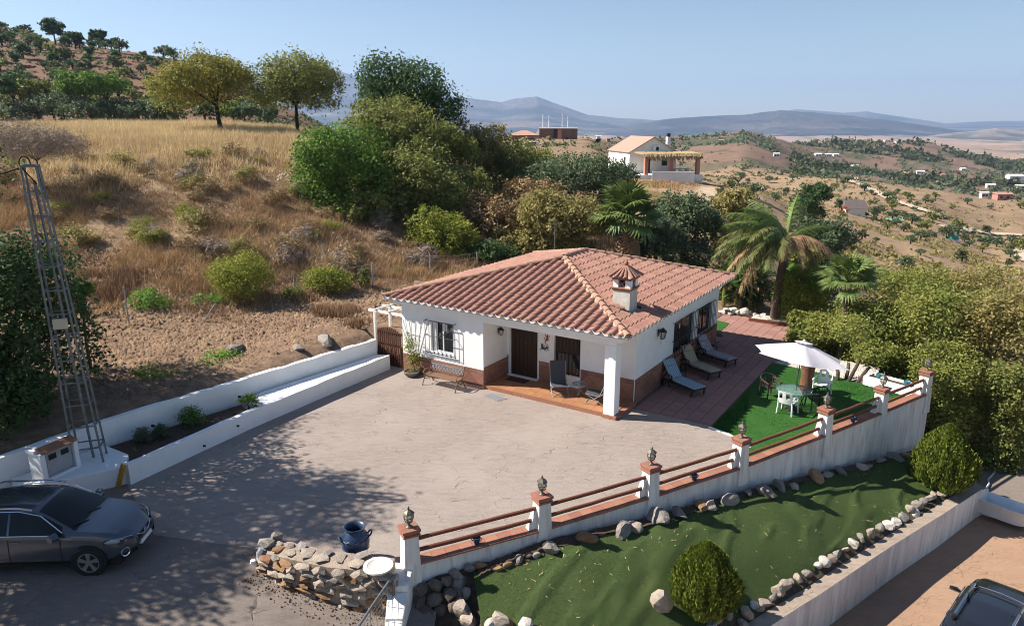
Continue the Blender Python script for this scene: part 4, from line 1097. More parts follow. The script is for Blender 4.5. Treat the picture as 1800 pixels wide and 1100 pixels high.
def slope(o, sx, up, width, a_left, a_right, rows, keep, chim=None):
    """tiles on one roof plane; o eave corner, sx along the eave, up the slope vector; left/right hips cut at slopes a_*"""
    n = sx.cross(up); cols = round(width/TW); k = width/cols/TW
    for c in range(cols):
        for r in range(rows):
            x0, y0 = c*TW*k, r*TL
            lim = []
            # left hip: x >= y*a_left ; right hip: x <= width - y*a_right
            def inside(px, py): return px >= py*a_left-.001 and px <= width-py*a_right+.001
            cs = [(x0, y0), (x0+TW*k, y0), (x0+TW*k, y0+TL), (x0, y0+TL)]
            ins = [inside(*p) for p in cs]
            if not any(ins): continue
            if chim and chim[0] < x0+TW/2 < chim[1] and chim[2] < y0+TL/2 < chim[3]: continue
            me = FULL
            if not all(ins):
                me = tile_mesh([((-1, a_left), x0-y0*a_left), ((1, a_right), width-x0-y0*a_right)])
                if me is None: continue
            tiles.append((me, frame(o+sx*x0+up*y0+n*.004, sx*k, up, n), keep, x0, y0))
v3 = lambda *a: Vector(a)
slope(v3(E0,W0,EZ), v3(1,0,0), v3(0,math.cos(SLF),math.sin(SLF)), E1-E0, HALF/math.hypot(WF-W0, RISE), HALF/math.hypot(WF-W0, RISE), 13, 2)
slope(v3(E1,W0,EZ), v3(0,1,0), v3(-CS,0,SN), W1-W0, (WF-W0)/math.hypot(HALF,RISE), (W1-WB)/math.hypot(HALF,RISE), 13, 1, chim=(2.32,3.12,1.0,1.75))
slope(v3(E0,W1,EZ), v3(0,-1,0), v3(CS,0,SN), W1-W0, (W1-WB)/math.hypot(HALF,RISE), (WF-W0)/math.hypot(HALF,RISE), 13, 0)
slope(v3(E1,W1,EZ), v3(-1,0,0), v3(0,-math.cos(SLB),math.sin(SLB)), E1-E0, HALF/math.hypot(W1-WB, RISE), HALF/math.hypot(W1-WB, RISE), 11, -1)
camh = Vector((0,0,10)); HM = Matrix.Translation(HA) @ Matrix.Rotation(HRZ, 4, 'Z')
key = lambda t: (HM @ t[1].translation-camh).length - (1.2 if t[2] == 2 else 0)
tiles.sort(key=lambda t: (t[2] < 1, key(t)))
rest = MB()
for i, (me, M, kp, x0, y0) in enumerate(tiles):
    # small differences in seating from tile to tile
    J = M @ T(0, R.uniform(-.008,.008), R.uniform(0,.006), R.uniform(-.008,.008))
    if i < 300: link('roof_tile', me, roof, M=J)
    else: rest.add([v.co for v in me.vertices], [tuple(p.vertices) for p in me.polygons], J)
o = rest.build('roof_tiles', mat('roof_tile_rest', (.33,.178,.136), (.275,.14,.108), scale=6, rough=.85, bump=.2, bscale=40, c3=(.37,.25,.205), s3=14, m3=.55, island=.13), roof, smooth=45); o['kind'] = 'stuff'
# white mortar closing the barrels at the eaves
for (o_, sx, L_, cols) in ((v3(E0,W0,EZ), v3(1,0,0), E1-E0, round((E1-E0)/TW)), (v3(E1,W0,EZ), v3(0,1,0), W1-W0, round((W1-W0)/TW))):
    mb = MB(); out_ = v3(0,-1,0) if sx.x else v3(1,0,0); k = L_/cols/TW
    for c in range(cols):
        for a, b in zip(XS, XS[1:]):
            za, zb = tile_profile(a)+.036, tile_profile(b)+.036
            p = [o_+sx*(c*TW+q)*k+out_*.047 for q in (a, b)]
            mb.add([p[0]+v3(0,0,za-.062), p[1]+v3(0,0,zb-.062), p[1]+v3(0,0,zb-.006), p[0]+v3(0,0,za-.006),
                    p[0]-out_*.1+v3(0,0,za-.064), p[1]-out_*.1+v3(0,0,zb-.064), p[1]-out_*.1+v3(0,0,zb-.03), p[0]-out_*.1+v3(0,0,za-.03)],
                   [(0,1,2,3),(1,0,4,5),(3,2,6,7)])
    mb.build('eave_mortar', MT['white_paint'], roof)
    mb = MB()
    a_ = o_+out_*-.03; mb.add([a_+v3(0,0,-.09), a_+sx*L_+v3(0,0,-.09), a_+sx*L_+v3(0,0,.01), a_+v3(0,0,.01)], [(0,1,2,3)]); mb.build('fascia', MT['white_render'], roof)
# hip and ridge tiles on a mortar bed
def hip_run(p0, p1, step=.40, r=.115, bed=True):
    d = p1-p0; L_ = d.length; d.normalize(); up = (v3(0,0,1)-d*d.z).normalized(); sd = up.cross(d)
    k = max(1, round(L_/step))
    for i in range(k):
        mb = MB(); a0, a1 = -.02, L_/k+.03; vs = []
        for q, (s_, rr, lf) in enumerate(((a0, r*1.08, .02), (a1, r*.94, .0))):
            for j in range(9):
                th = math.pi*j/8; vs.append((s_, rr*math.cos(th), rr*.95*math.sin(th)+lf))
        for j in range(9):
            th = math.pi*j/8; vs.append((a0, (r*1.08-.02)*math.cos(th), (r*1.08-.02)*.95*math.sin(th)+.02))
        mb.add(vs, [(j+1, j, 9+j, 10+j) for j in range(8)]+[(18+j, j, j+1, 19+j) for j in range(8)])
        mb.build('ridge_tile', MT['ridge_tile'], roof, M=frame(p0+d*(L_/k*i)+up*(.055+R.uniform(-.004,.004)), d, sd, up), smooth=50)
    if bed:
        m2 = MB(); n = int(L_/.06); vs = []
        for i in range(n+1):
            for q in (-1, 1):
                c = p0+d*(L_*i/n); e = .15+.035*math.sin(i*1.1+q)+R.uniform(-.015,.015)
                vs += [c+sd*q*e+v3(0,0,.012), c+sd*q*.07+up*.125]
        m2.add(vs, [(i*4+q*2, (i+1)*4+q*2, (i+1)*4+q*2+1, i*4+q*2+1) for i in range(n) for q in (0,1)])
        m2.add([p0+sd*.12+up*.0, p0-sd*.12, p0-sd*.08+up*.13, p0+sd*.08+up*.13], [(0,1,2,3)])
        m2.build('ridge_bed', MT['mortar'], roof, smooth='all')
AP, AB = v3(UM,WF,EZ+RISE), v3(UM,WB,EZ+RISE)
hip_run(v3(E1-.02,W0+.02,EZ+.0), AP); hip_run(v3(E0+.02,W0+.02,EZ), AP, bed=False); hip_run(v3(E1-.02,W1-.02,EZ), AB, bed=False); hip_run(v3(E0+.02,W1-.02,EZ), AB, bed=False); hip_run(AP+v3(0,-.05,.02), AB+v3(0,.05,.02))
# chimney on the right slope
cx0, cx1, cy0, cy1 = 8.48, 9.15, 1.98, 2.65
zr = lambda x: EZ+(E1-x)*math.tan(SL)
ch = MB().prism([(cx0,cy0),(cx1,cy0),(cx1,cy1),(cx0,cy1)], 3.15, 4.12).build('chimney', mat('chimney_white', (.62,.59,.54), (.5,.47,.42), scale=4, rough=.95, bump=.3, bscale=30), HS)
def course(z0, z1, e, name='brick_course'):
    MB().box(cx0-e, cx1+e, cy0-e, cy1+e, z0, z1).build(name, MT['terracotta'], ch, bevel=.008)
course(4.122, 4.17, .03); course(4.173, 4.22, .06)
mb = MB()
for (a, b, c, d) in ((cx0, cx0+.2, cy0, cy0+.2), (cx1-.2, cx1, cy0, cy0+.2), (cx0, cx0+.2, cy1-.2, cy1), (cx1-.2, cx1, cy1-.2, cy1)): mb.box(a, b, c, d, 4.222, 4.5)
mb.box(cx0+.06, cx1-.06, cy0+.06, cy1-.06, 4.222, 4.24); mb.build('flue_piers', MT['white_render'], ch)
mb = MB(); mb.box(cx0+.13, cx1-.13, cy0+.13, cy1-.13, 4.242, 4.49); mb.build('flue', MT['black'], ch)
mb = MB()
for s in (1, -1): mb.tube([(cx0+.2, cy0+.02, 4.36-s*.12), (cx1-.2, cy0+.02, 4.36+s*.12)], .018, 5); mb.tube([(cx1-.02, cy0+.2, 4.36-s*.12), (cx1-.02, cy1-.2, 4.36+s*.12)], .018, 5)
mb.build('flue_lattice', MT['terracotta'], ch)
course(4.502, 4.55, .03); course(4.553, 4.60, .07)
tc_ = Vector(((cx0+cx1)/2, (cy0+cy1)/2, 4.95)); ee = .46
mb = MB().add([tc_+v3(-ee,-ee,-.345), tc_+v3(ee,-ee,-.345), tc_+v3(ee,ee,-.345), tc_+v3(-ee,ee,-.345), tc_], [(0,1,4),(1,2,4),(2,3,4),(3,0,4),(3,2,1,0)])
mb.build('chimney_roof', MT['mortar'], ch)
for s in range(4):
    a = s*math.pi/2; dx, dy = Vector((math.cos(a), math.sin(a), 0)), Vector((-math.sin(a), math.cos(a), 0))
    for k in range(-2, 3):
        p0 = tc_+dx*(ee+.02)+dy*(k*.2*1.0)+v3(0,0,-.33); p1 = tc_+dx*.05+dy*(k*.025)+v3(0,0,.02)
        if abs(k) == 2: p0 = tc_+dx*(ee)+dy*(k*.225)+v3(0,0,-.33)
        MB().tube([p0, p1], [.06, .035], 8).build('chimney_tile', MT['roof_tile'], ch, smooth=True)
MB().lathe([(.001,0),(.07,0),(.05,.03),(.075,.09),(.08,.15),(.05,.21),(.001,.24)], 12, c=(tc_.x, tc_.y), M=T(0,0,4.93)).build('finial', MT['terracotta'], ch, smooth=True)
for dx, r in ((-.02,.13),(.2,.1)):
    MB().tube([(cx0+.05+dx, cy0-.28, zr(cx0+dx)+.02), (cx0+.35+dx, cy0-.12, zr(cx0+.35+dx)+.1)], [r, r*.9], 9).build('saddle_tile', MT['ridge_tile'], roof, smooth=True)
# doorbell box, geckos, lanterns, wall ornaments
tag(MB().box(-.04,.04,-.03,0,-.11,.11).build('doorbell_box', mat('bell_box', (.03,.10,.10), rough=.4), loc=hw(5.72,1.645,1.57), rz=HRZ, bevel=.01), 'small dark green doorbell box beside the front door', 'doorbell')
def gecko(name, matn, p, rot, lab):
    mb = MB(); body = [(0,0,.16),(.0,0,.1),(.02,0,.02),(0,0,-.06),(-.03,0,-.13),(-.01,0,-.2),(.05,0,-.21)]
    mb.tube(body, [.018,.028,.034,.026,.016,.01,.005], 7); mb.tube([(0,0,.13),(0,-.003,.19)], [.03,.014], 7)
    for sx_ in (-1, 1):
        for z in (.08, -.06): mb.tube([(0,0,z),(sx_*.08,0,z+.03),(sx_*.1,0,z+.09)], [.012,.01,.008], 5); mb.tube([(sx_*.08,0,z+.1),(sx_*.12,0,z+.08)], .007, 4)
    o = mb.build(name, matn, smooth='all'); o.matrix_world = T(*p, HRZ) @ Matrix.Rotation(rot, 4, 'Y'); return tag(o, lab, 'wall ornament')
gecko('gecko_ornament', mat('gecko_red', (.28,.07,.05), rough=.5), hw(5.92,1.615,1.9), .25, 'reddish gecko ornament on the wall, upper of two by the door')
gecko('gecko_ornament', mat('gecko_dark', (.05,.07,.06), rough=.5), hw(5.84,1.615,1.52), 1.2, 'dark green gecko ornament on the wall, lower of two by the door')
def wall_lantern(lab, p, rz, s=1):
    t = thing('wall_lantern', lab, 'lantern', p, rz)
    MB().box(-.012*s, .012*s, 0, .03*s, -.1*s, .12*s).build('bracket', MT['iron'], t)
    MB().tube([(0,.02*s,.08*s),(0,.1*s,.14*s),(0,.16*s,.12*s)], .012*s, 6).build('arm', MT['iron'], t)
    MB().lathe([(.06*s,-.15*s),(.11*s,.06*s)], 6, M=T(0,.16*s,0)).build('glass', MT['lantern_glass'], t)
    mb = MB(); M = T(0,.16*s,0)
    mb.lathe([(.001,-.2*s),(.03*s,-.18*s),(.066*s,-.15*s),(.001,-.149*s)], 6, M=M); mb.lathe([(.135*s,.06*s),(.1*s,.1*s),(.04*s,.16*s),(.001,.2*s)], 6, M=M); mb.lathe([(.001,.061*s),(.135*s,.061*s)], 6, M=M)
    for i in range(6):
        a = math.pi*i/3; mb.tube([(.064*s*math.cos(a), .16*s+.064*s*math.sin(a), -.15*s), (.113*s*math.cos(a), .16*s+.113*s*math.sin(a), .06*s)], .01*s, 4)
    mb.build('cage', MT['iron'], t); return t
wall_lantern('dark iron lantern on the shaded side wall above the sun loungers', hw(9.63,3.65,2.25), HRZ-math.pi/2, 1.25)
wall_lantern('black wall lantern inside the porch left of the front door', hw(4.07,1.0,2.1), HRZ-math.pi/2, .95)
mb = MB(); mb.lathe([(.001,0),(.10,0),(.09,.02),(.05,.03),(.001,.03)], 12); mb.tube([(0,-.08,.012),(0,-.28,.012)], .01, 5)
o = mb.build('wall_plaque', mat('plaque', (.45,.42,.30), rough=.7)); o.matrix_world = T(*hw(9.633,3.98,2.0), HRZ) @ Matrix.Rotation(math.pi/2, 4, 'Y') @ Matrix.Rotation(math.pi/2, 4, 'Z'); tag(o, 'small cream wall plaque just below the iron lantern on the side wall', 'plaque')
# ---------------------------------------------------------------- furniture and small things in the yard
defm('cast_iron_rust', (.16,.09,.06), (.22,.15,.11), scale=14, rough=.6, metal=.2)
defm('bench_slat', (.24,.14,.09), (.18,.10,.07), scale=5, rough=.6, stretch=(1,10,10), rnd=.15)
defm('grey_metal', (.38,.39,.41), (.28,.29,.31), scale=10, rough=.5, metal=.3)
defm('sling', (.075,.075,.085), (.06,.06,.07), scale=30, rough=.85)
defm('table_glass', (.20,.32,.32), rough=.05, spec=.7, alpha=.35)
defm('dark_resin', (.022,.024,.025), (.03,.03,.03), scale=9, rough=.45)
defm('brown_rattan', (.05,.032,.026), (.035,.022,.018), scale=40, rough=.6, bump=.4, bscale=90)
defm('white_resin', (.74,.75,.76), (.66,.67,.68), scale=4, rough=.45)
defm('urn_glaze', (.022,.045,.10), (.012,.028,.065), scale=4, rough=.38, c3=(.07,.10,.16), s3=9, m3=.5, spec=.5)
defm('pot_glaze', (.03,.06,.11), (.02,.04,.08), scale=8, rough=.4)
defm('parasol_cloth', (.66,.62,.68), (.60,.57,.63), scale=3, rough=.85, trans=.22, coord='Object')
def stripe_mat(name, cols, w_, ax=1):
    def f(m, N, L, b, nd):
        o = nd('ShaderNodeTexCoord').outputs['Object']; s = nd('ShaderNodeSeparateXYZ', ins={0: o}).outputs[ax]
        fr = nd('ShaderNodeMath', operation='FRACT', ins={0: nd('ShaderNodeMath', operation='DIVIDE', ins={0: s, 1: w_}).outputs[0]}).outputs[0]
        r = nd('ShaderNodeValToRGB', ins={0: fr}); cr = r.color_ramp; cr.interpolation = 'CONSTANT'
        while len(cr.elements) < len(cols): cr.elements.new(.5)
        for i, (p, c) in enumerate(cols): cr.elements[i].position = p; cr.elements[i].color = (*c, 1)
        L.new(r.outputs[0], b.inputs['Base Color'])
    return node_mat(name, f, rough=.9)
stripe_mat('striped_cushion', [(0,(.22,.34,.42)),(.18,(.52,.55,.52)),(.26,(.10,.20,.30)),(.42,(.45,.50,.50)),(.5,(.16,.28,.38)),(.7,(.50,.53,.50)),(.78,(.20,.33,.42)),(.92,(.08,.15,.24))], .19)
defm('beige_cushion', (.40,.33,.24), (.34,.28,.20), scale=6, rough=.95, bump=.3, bscale=12)
def floral(m, N, L, b, nd):
    o = nd('ShaderNodeTexCoord').outputs['Object']
    wv = nd('ShaderNodeTexNoise', ins={'Vector': o, 'Scale': 9.0, 'Detail': 2.0}).outputs['Color']
    vv = nd('ShaderNodeVectorMath', operation='MULTIPLY_ADD', ins={0: wv, 1: (.12,.12,.12), 2: o}).outputs[0]
    d = nd('ShaderNodeTexVoronoi', ins={'Vector': vv, 'Scale': 9.0}).outputs['Distance']
    k = nd('ShaderNodeMath', operation='SINE', ins={0: nd('ShaderNodeMath', operation='MULTIPLY', ins={0: d, 1: 16.0}).outputs[0]}).outputs[0]
    L.new(_mix(nd, _rng(nd, k, -.2, .4), (.20,.18,.22), (.44,.40,.42)), b.inputs['Base Color'])
node_mat('floral_cushion', floral, rough=.95)
# sun loungers against the side wall
def lounger(lab, foot_uw, dirv, cushion, mt2):
    p = terr(*foot_uw); t = thing('sun_lounger', lab, 'sun lounger', (p.x, p.y, p.z), math.atan2(dirv.y, dirv.x), 'sun loungers along the side wall')
    # local x points to the foot end; foot at x = 0, head behind
    hb_, L1, L2, rec = .33, 1.28, .78, rad(50)
    fr_ = MB()
    for y in (-.31, .31):
        fr_.tube([(0,y,hb_-.04),(-.5,y,hb_-.06),(-L1,y,hb_-.05),(-L1-.45,y,hb_-.08)], [.035,.04,.04,.03], 7)
    for x in (-.02, -.5, -L1): fr_.tube([(x,-.31,hb_-.05),(x,.31,hb_-.05)], .025, 6)
    fr_.build('frame', MT['dark_resin'], t, smooth=True)
    for y in (-.3, .3):
        MB().tube([(-.06,y,hb_-.05),(-.10,y*1.1,0)], [.035,.03], 7).build('leg', MT['dark_resin'], t)
        MB().tube([(-L1-.1,y,hb_-.06),(-L1-.02,y*1.05,0)], [.04,.03], 7).build('leg', MT['dark_resin'], t)
        MB().tube([(-L1+.12,y*1.12,hb_-.03),(-L1+.14,y*1.22,hb_+.2),(-L1-.12,y*1.25,hb_+.23),(-L1-.34,y*1.18,hb_+.05)], .03, 7).build('armrest', MT['dark_resin'], t, smooth=True)
        MB().cyl((-L1-.42,y*1.12-.03,.13),(-L1-.42,y*1.12+.03,.13), .13, n=14).build('wheel', MT['dark_resin'], t)
    bk = MB(); ca_, sa_ = math.cos(rec), math.sin(rec)
    for y in (-.28, .28): bk.tube([(-L1,y,hb_-.02),(-L1-L2*ca_,y,hb_-.02+L2*sa_)], .028, 6)
    bk.tube([(-L1-L2*ca_,-.28,hb_-.02+L2*sa_),(-L1-L2*ca_,.28,hb_-.02+L2*sa_)], .028, 6); bk.tube([(-L1-L2*.8*ca_,-.2,hb_+L2*.7*sa_),(-L1-L2*.9,-.2,.1)], .02, 5)
    bk.build('back_frame', MT['dark_resin'], t)
    MB().box(-L1+.01, .03, -.29, .29, hb_, hb_+.065).build('seat_cushion', cushion, t, bevel=.025, seg=3)
    M = T(-L1, 0, hb_+.02) @ Matrix.Rotation(math.pi-rec, 4, 'Y') if False else frame((-L1,0,hb_+.01), (-ca_,0,sa_), (0,-1,0), (sa_,0,ca_))
    MB().box(0.03, L2*.68, -.29, .29, 0, .065).build('back_cushion', cushion, t, M=M, bevel=.025, seg=3)
    MB().box(L2*.69, L2+.03, -.285, .285, 0, .07).build('head_cushion', cushion, t, M=M, bevel=.025, seg=3)
    return t
def lf(px, py): p = atT(px, py); return uvof(p.x, p.y)
lounger('sun lounger with a blue and white striped cushion, nearest the porch', lf(1229,697), HU*.90-HW*.44, MT['striped_cushion'], None)
lounger('sun lounger with a plain beige cushion between the striped and the patterned one', lf(1257,667), HU*.90-HW*.44, MT['beige_cushion'], None)
lounger('sun lounger with a grey patterned cushion, nearest the back of the terrace', lf(1286,645), HU*.92-HW*.38, MT['floral_cushion'], None)
# bench on the patio
b = thing('garden_bench', 'cast iron and wood garden bench against the front wall under the barred window', 'bench', hw(2.62,-.62), HRZ)
mb = MB(); W2 = .8
for x in (-W2, W2):
    e = MB()
    e.tube([(x,-.36,0),(x,-.32,.12),(x,-.24,.26),(x,-.22,.40),(x,.1,.40)], [.026,.02,.022,.026,.022], 6); e.tube([(x,.32,0),(x,.24,.14),(x,.14,.3),(x,.12,.42),(x,.2,.62),(x,.27,.86)], [.026,.02,.022,.026,.024,.022], 6)
    e.tube([(x,-.22,.4),(x,-.28,.52),(x,-.2,.6),(x,-.02,.6),(x,.14,.56)], .022, 6); e.tube([(x,-.22,.26),(x,-.05,.2),(x,.14,.27)], .014, 5)
    e.build('cast_iron_end', MT['cast_iron_rust'], b, smooth=True)
for i in range(6): MB().box(-W2, W2, -.245+i*.068, -.245+i*.068+.05, .405, .43).build('slat', MT['bench_slat'], b)
for zq, yq in ((.84,.262),(.50,.165)): MB().box(-W2, W2, yq-.012, yq+.012, zq-.025, zq+.025).build('slat', MT['bench_slat'], b)
sc_ = MB()
for i in range(11):
    cx = -.70+i*.14
    for s in (-1, 1):
        pts = [(cx+s*.06*math.cos(a)*(1-a/9), .215+(.07*math.sin(a))*.3, .67+.11*math.sin(a)*(1-a/9)) for a in np.linspace(0, 5, 9)]
        sc_.tube(pts, .013, 4)
    sc_.tube([(cx-.07,.18,.55),(cx,.215,.67),(cx+.07,.25,.8)], .012, 4); sc_.tube([(cx+.07,.18,.55),(cx,.215,.67),(cx-.07,.25,.8)], .012, 4)
sc_.build('scroll_back', MT['grey_metal'], b)
# porch recliners and side table
def recliner(lab, p, face):
    t = thing('folding_recliner', lab, 'folding chair', p, math.atan2(face.y, face.x), 'folding chairs in the porch')
    f = MB()
    for y in (-.3, .3):
        f.tube([(.36,y,0),(-.3,y,.46)], .013, 6); f.tube([(-.36,y,0),(.34,y,.40)], .013, 6)
        f.tube([(.36,y,.40),(-.16,y,.34),(-.48,y,1.12)], .013, 6)
    for x, z in ((.36,0.01),(-.36,.01),(.36,.40),(-.48,1.12)): f.tube([(x,-.3,z),(x,.3,z)], .012, 6)
    f.build('frame', MT['grey_metal'], t)
    s = MB(); a = [(.37,.405),(.1,.375),(-.14,.35),(-.2,.42)]
    for (x0, z0), (x1, z1) in zip(a, a[1:]): s.add([(x0,-.28,z0),(x1,-.28,z1),(x1,.28,z1),(x0,.28,z0),(x0,-.28,z0+.012),(x1,-.28,z1+.012),(x1,.28,z1+.012),(x0,.28,z0+.012)], [(0,3,2,1),(4,5,6,7),(0,1,5,4),(2,3,7,6),(1,2,6,5),(3,0,4,7)])
    s.build('seat', MT['sling'], t)
    s = MB(); a = [(-.2,.43),(-.36,.83),(-.5,1.16)]
    for (x0, z0), (x1, z1) in zip(a, a[1:]): s.add([(x0,-.28,z0),(x1,-.28,z1),(x1,.28,z1),(x0,.28,z0),(x0+.014,-.28,z0+.004),(x1+.014,-.28,z1+.004),(x1+.014,.28,z1+.004),(x0+.014,.28,z0+.004)], [(0,1,2,3),(4,7,6,5),(0,4,5,1),(2,6,7,3),(1,5,6,2),(3,7,4,0)])
    s.build('backrest', MT['sling'], t)
p = hw(6.98,.78,.15); recliner('grey folding chair in the porch facing out, its back to the barred window', p, Vector((.1,-1,0)))
p = hw(8.55,.78,.15); recliner('grey folding chair turned sideways behind the white porch column', p, -HU*.9+HW*(-.2))
t = thing('side_table', 'small round glass side table between the two folding chairs', 'table', hw(7.72,1.02,.15))
MB().lathe([(.001,.455),(.27,.455),(.285,.465),(.27,.475),(.001,.475)], 24).build('tabletop', MT['table_glass'], t); mb = MB(); mb.lathe([(.27,.445),(.29,.445),(.29,.48),(.27,.48),(.27,.445)], 24); mb.build('rim', MT['grey_metal'], t)
for i in range(3):
    a = i*2.1+.5; MB().tube([(.2*math.cos(a), .2*math.sin(a), .45), (-.22*math.cos(a+.4), -.22*math.sin(a+.4), 0)], .012, 6).build('leg', MT['grey_metal'], t)
# drain cover, door mat
def flat(name, quad, z, th, m, lab, cat):
    c = sum(quad, Vector())/4; o = MB().prism([tuple((q-c)[:2]) for q in quad], 0, th).build(name, m, loc=(c.x, c.y, z)); return tag(o, lab, cat)
defm('slab_grey', (.20,.21,.24), (.16,.17,.19), scale=9, rough=.8)
flat('drain_cover', [hw(4.5,-.62), hw(5.25,-.78), hw(5.42,-.42), hw(4.68,-.28)], .001, .012, MT['slab_grey'], 'grey slab lying flat on the patio before the porch step', 'drain cover')
flat('door_mat', [hw(4.42,.98), hw(5.3,.98), hw(5.3,1.42), hw(4.42,1.42)], .149, .014, mat('mat_brown', (.09,.045,.03), (.06,.03,.02), scale=30, rough=1), 'dark brown doormat on the porch floor in front of the door', 'doormat')
# wooden gate with pergola beams
g = thing('garden_gate', 'arched brown picket gate between the white wall and the house', 'gate', hw(-1.42,.02), HRZ)
n = 12
for i in range(n):
    x = .03+i*(1.22/(n-1)); h = 1.56+.17*math.sin(math.pi*i/(n-1)); MB().box(x-.04, x+.034, -.012, .012, .06, h).build('picket', MT['gate_wood'], g)
for z in (.35, .95, 1.45): MB().box(0, 1.29, .014, .05, z-.05, z+.05).build('rail', MT['gate_wood'], g)
MB().prism([(.05,.015),(.13,.015),(1.25,.045),(1.17,.045)], .38, .45).build('brace', MT['gate_wood'], g)
pg = thing('gate_pergola', 'white wooden pergola frame over the picket gate', 'pergola', hw(-1.6,.2), HRZ)
for x, y in ((-.02,-.1),(.05,.75)):
    MB().box(x-.045, x+.045, y-.045, y+.045, 0, 2.25).build('post', MT['white_paint'], pg)
for y in (-.1, .75): MB().box(-.35, 1.58, y-.05, y+.05, 2.255, 2.36).build('beam', MT['white_paint'], pg, bevel=.01)
for x in (.1, .85): MB().box(x-.03, x+.03, -.25, .9, 2.363, 2.42).build('cross_beam', MT['white_paint'], pg)
# pot, fan trellis and climbing plant
t = thing('fan_trellis', 'thin fan trellis of white sticks against the front wall above the climber', 'trellis', hw(.55,-.07), HRZ)
for i in range(5):
    a = (i-2)*.125; MB().tube([(a*.6,0,.9),(a*2.6,0,2.35)], .011, 5).build('stick', MT['white_iron'], t)
for z, w_ in ((1.35,.2),(1.75,.28)): MB().tube([(-w_,0,z),(w_,0,z)], .009, 5).build('stick', MT['white_iron'], t)
t = thing('plant_pot', 'shallow stone pot at the wall holding the climbing plant', 'pot', hw(.75,-.38)); MB().lathe([(.001,0),(.2,0),(.3,.1),(.34,.2),(.3,.21),(.27,.16),(.001,.15)], 14).build('bowl', MT['rock_grey'], t, smooth=True); MB().lathe([(.27,.165),(.001,.165)], 12).build('soil', MT['soil'], t)
# blue urn
t = thing('blue_urn', 'tall dark blue glazed urn with loop handles on the patio', 'urn', at(627,984,0))
MB().lathe([(.001,0),(.17,0),(.175,.03),(.2,.12),(.28,.3),(.325,.47),(.32,.58),(.275,.70),(.215,.77),(.2,.80),(.235,.86),(.255,.885),(.25,.90),(.225,.895),(.19,.84),(.17,.79),(.2,.7),(.2,.4)], 28).build('body', MT['urn_glaze'], t, smooth=50)
for a in (rad(25), rad(205), rad(262)):
    M = Matrix.Rotation(a, 4, 'Z')
    MB().tube([(.31,-.07,.60),(.36,-.08,.66),(.385,-.03,.69),(.385,.03,.69),(.36,.08,.66),(.31,.07,.60)], .022, 7, M).build('handle', MT['urn_glaze'], t, smooth=True)
mb = MB()
for z, r in ((.62,.312),(.36,.305)): mb.lathe([(r,z-.012),(r+.012,z),(r,z+.012)], 28)
mb.build('band', MT['urn_glaze'], t, smooth=True)
# dish on the stone wall, solar light
pd = at(665,997,.53); t = thing('stone_dish', 'round white shallow dish on the end of the dry stone wall', 'dish', pd)
MB().lathe([(.001,.0),(.3,.0),(.335,.03),(.33,.06),(.25,.065),(.21,.035),(.001,.03)], 26).build('dish', mat('dish_white', (.72,.68,.62), (.62,.58,.52), scale=7, rough=.9, bump=.3, bscale=20), t, smooth=40)
pd = at(698,1030,.12); pd.z = .13; t = thing('solar_light', 'small steel solar light on the white pier by the gate', 'solar light', pd)
MB().cyl((0,0,0),(0,0,.17),.02).build('post', MT['galvanised'], t); MB().lathe([(.04,.17),(.055,.19),(.055,.28),(.045,.3),(.001,.31)], 10).build('head', MT['grey_metal'], t, smooth=40)
# pots on the coping
for px, py, lab in ((838,955,'small blue pot under the rails nearest the stone wall'),(1220,843,'small blue pot under the rails between the third and fourth pillars'),(1499,741,'small blue pot under the rails in front of the upper lawn')):
    p = at(px, py, .285+(.04 if px > 1400 else 0)); t = thing('wall_pot', lab, 'pot', p, group='pots on the coping')
    MB().lathe([(.001,0),(.06,0),(.085,.12),(.1,.17),(.085,.175),(.07,.14),(.001,.13)], 12).build('pot', MT['pot_glaze'], t, smooth=40)
    for a in (0, math.pi): MB().tube([(.09*math.cos(a),.09*math.sin(a),.15),(.13*math.cos(a),.13*math.sin(a),.13),(.085*math.cos(a),.085*math.sin(a),.07)], .011, 5).build('handle', MT['pot_glaze'], t)
# steel stub wrapped at the end of the stone wall
pd = at(457,990,0); t = thing('steel_stub', 'short bent steel pipe stub standing at the left end of the dry stone wall', 'pipe', (pd.x, pd.y, -.02))
MB().tube([(0,0,0),(.02,0,.3),(.07,.02,.42)], [.075,.085,.06], 10).build('pipe', mat('bright_steel', (.5,.56,.62), rough=.35, metal=.5), t, smooth=True); MB().lathe([(.001,0),(.07,0),(.06,.06),(.001,.07)], 10, M=T(-.13,-.08,.1)).build('cap', MT['white_paint'], t)
# metal gate at the bottom edge
pa, pb = at(690,1012,.42), at(622,1112,.35); t = thing('metal_gate', 'grey tubular metal gate standing open at the bottom edge', 'gate', (pa.x, pa.y, -1.2))
o_ = Vector((pa.x, pa.y, -1.2)); e1 = pb-o_; e0 = pa-o_; dv = (e1-e0); e1 = e0+dv*2.6
MB().tube([e0, e1], .03, 8).build('top_rail', MT['galvanised'], t); MB().tube([e0+Vector((0,0,.03)), (e0.x, e0.y, 0)], .035, 8).build('post', MT['cast_iron_rust'], t)
MB().tube([e0+Vector((0,0,-1.1)), e1+Vector((0,0,-1.1))], .025, 8).build('bottom_rail', MT['galvanised'], t)
mb = MB()
for k in range(16):
    q = e0.lerp(e1, (k+1)/17); mb.tube([q, q+Vector((0,0,-1.1))], .006, 4)
for k in range(9):
    h = Vector((0,0,-.12*(k+1))); mb.tube([e0+h, e1+h], .004, 4)
mb.build('mesh_panel', MT['galvanised'], t)
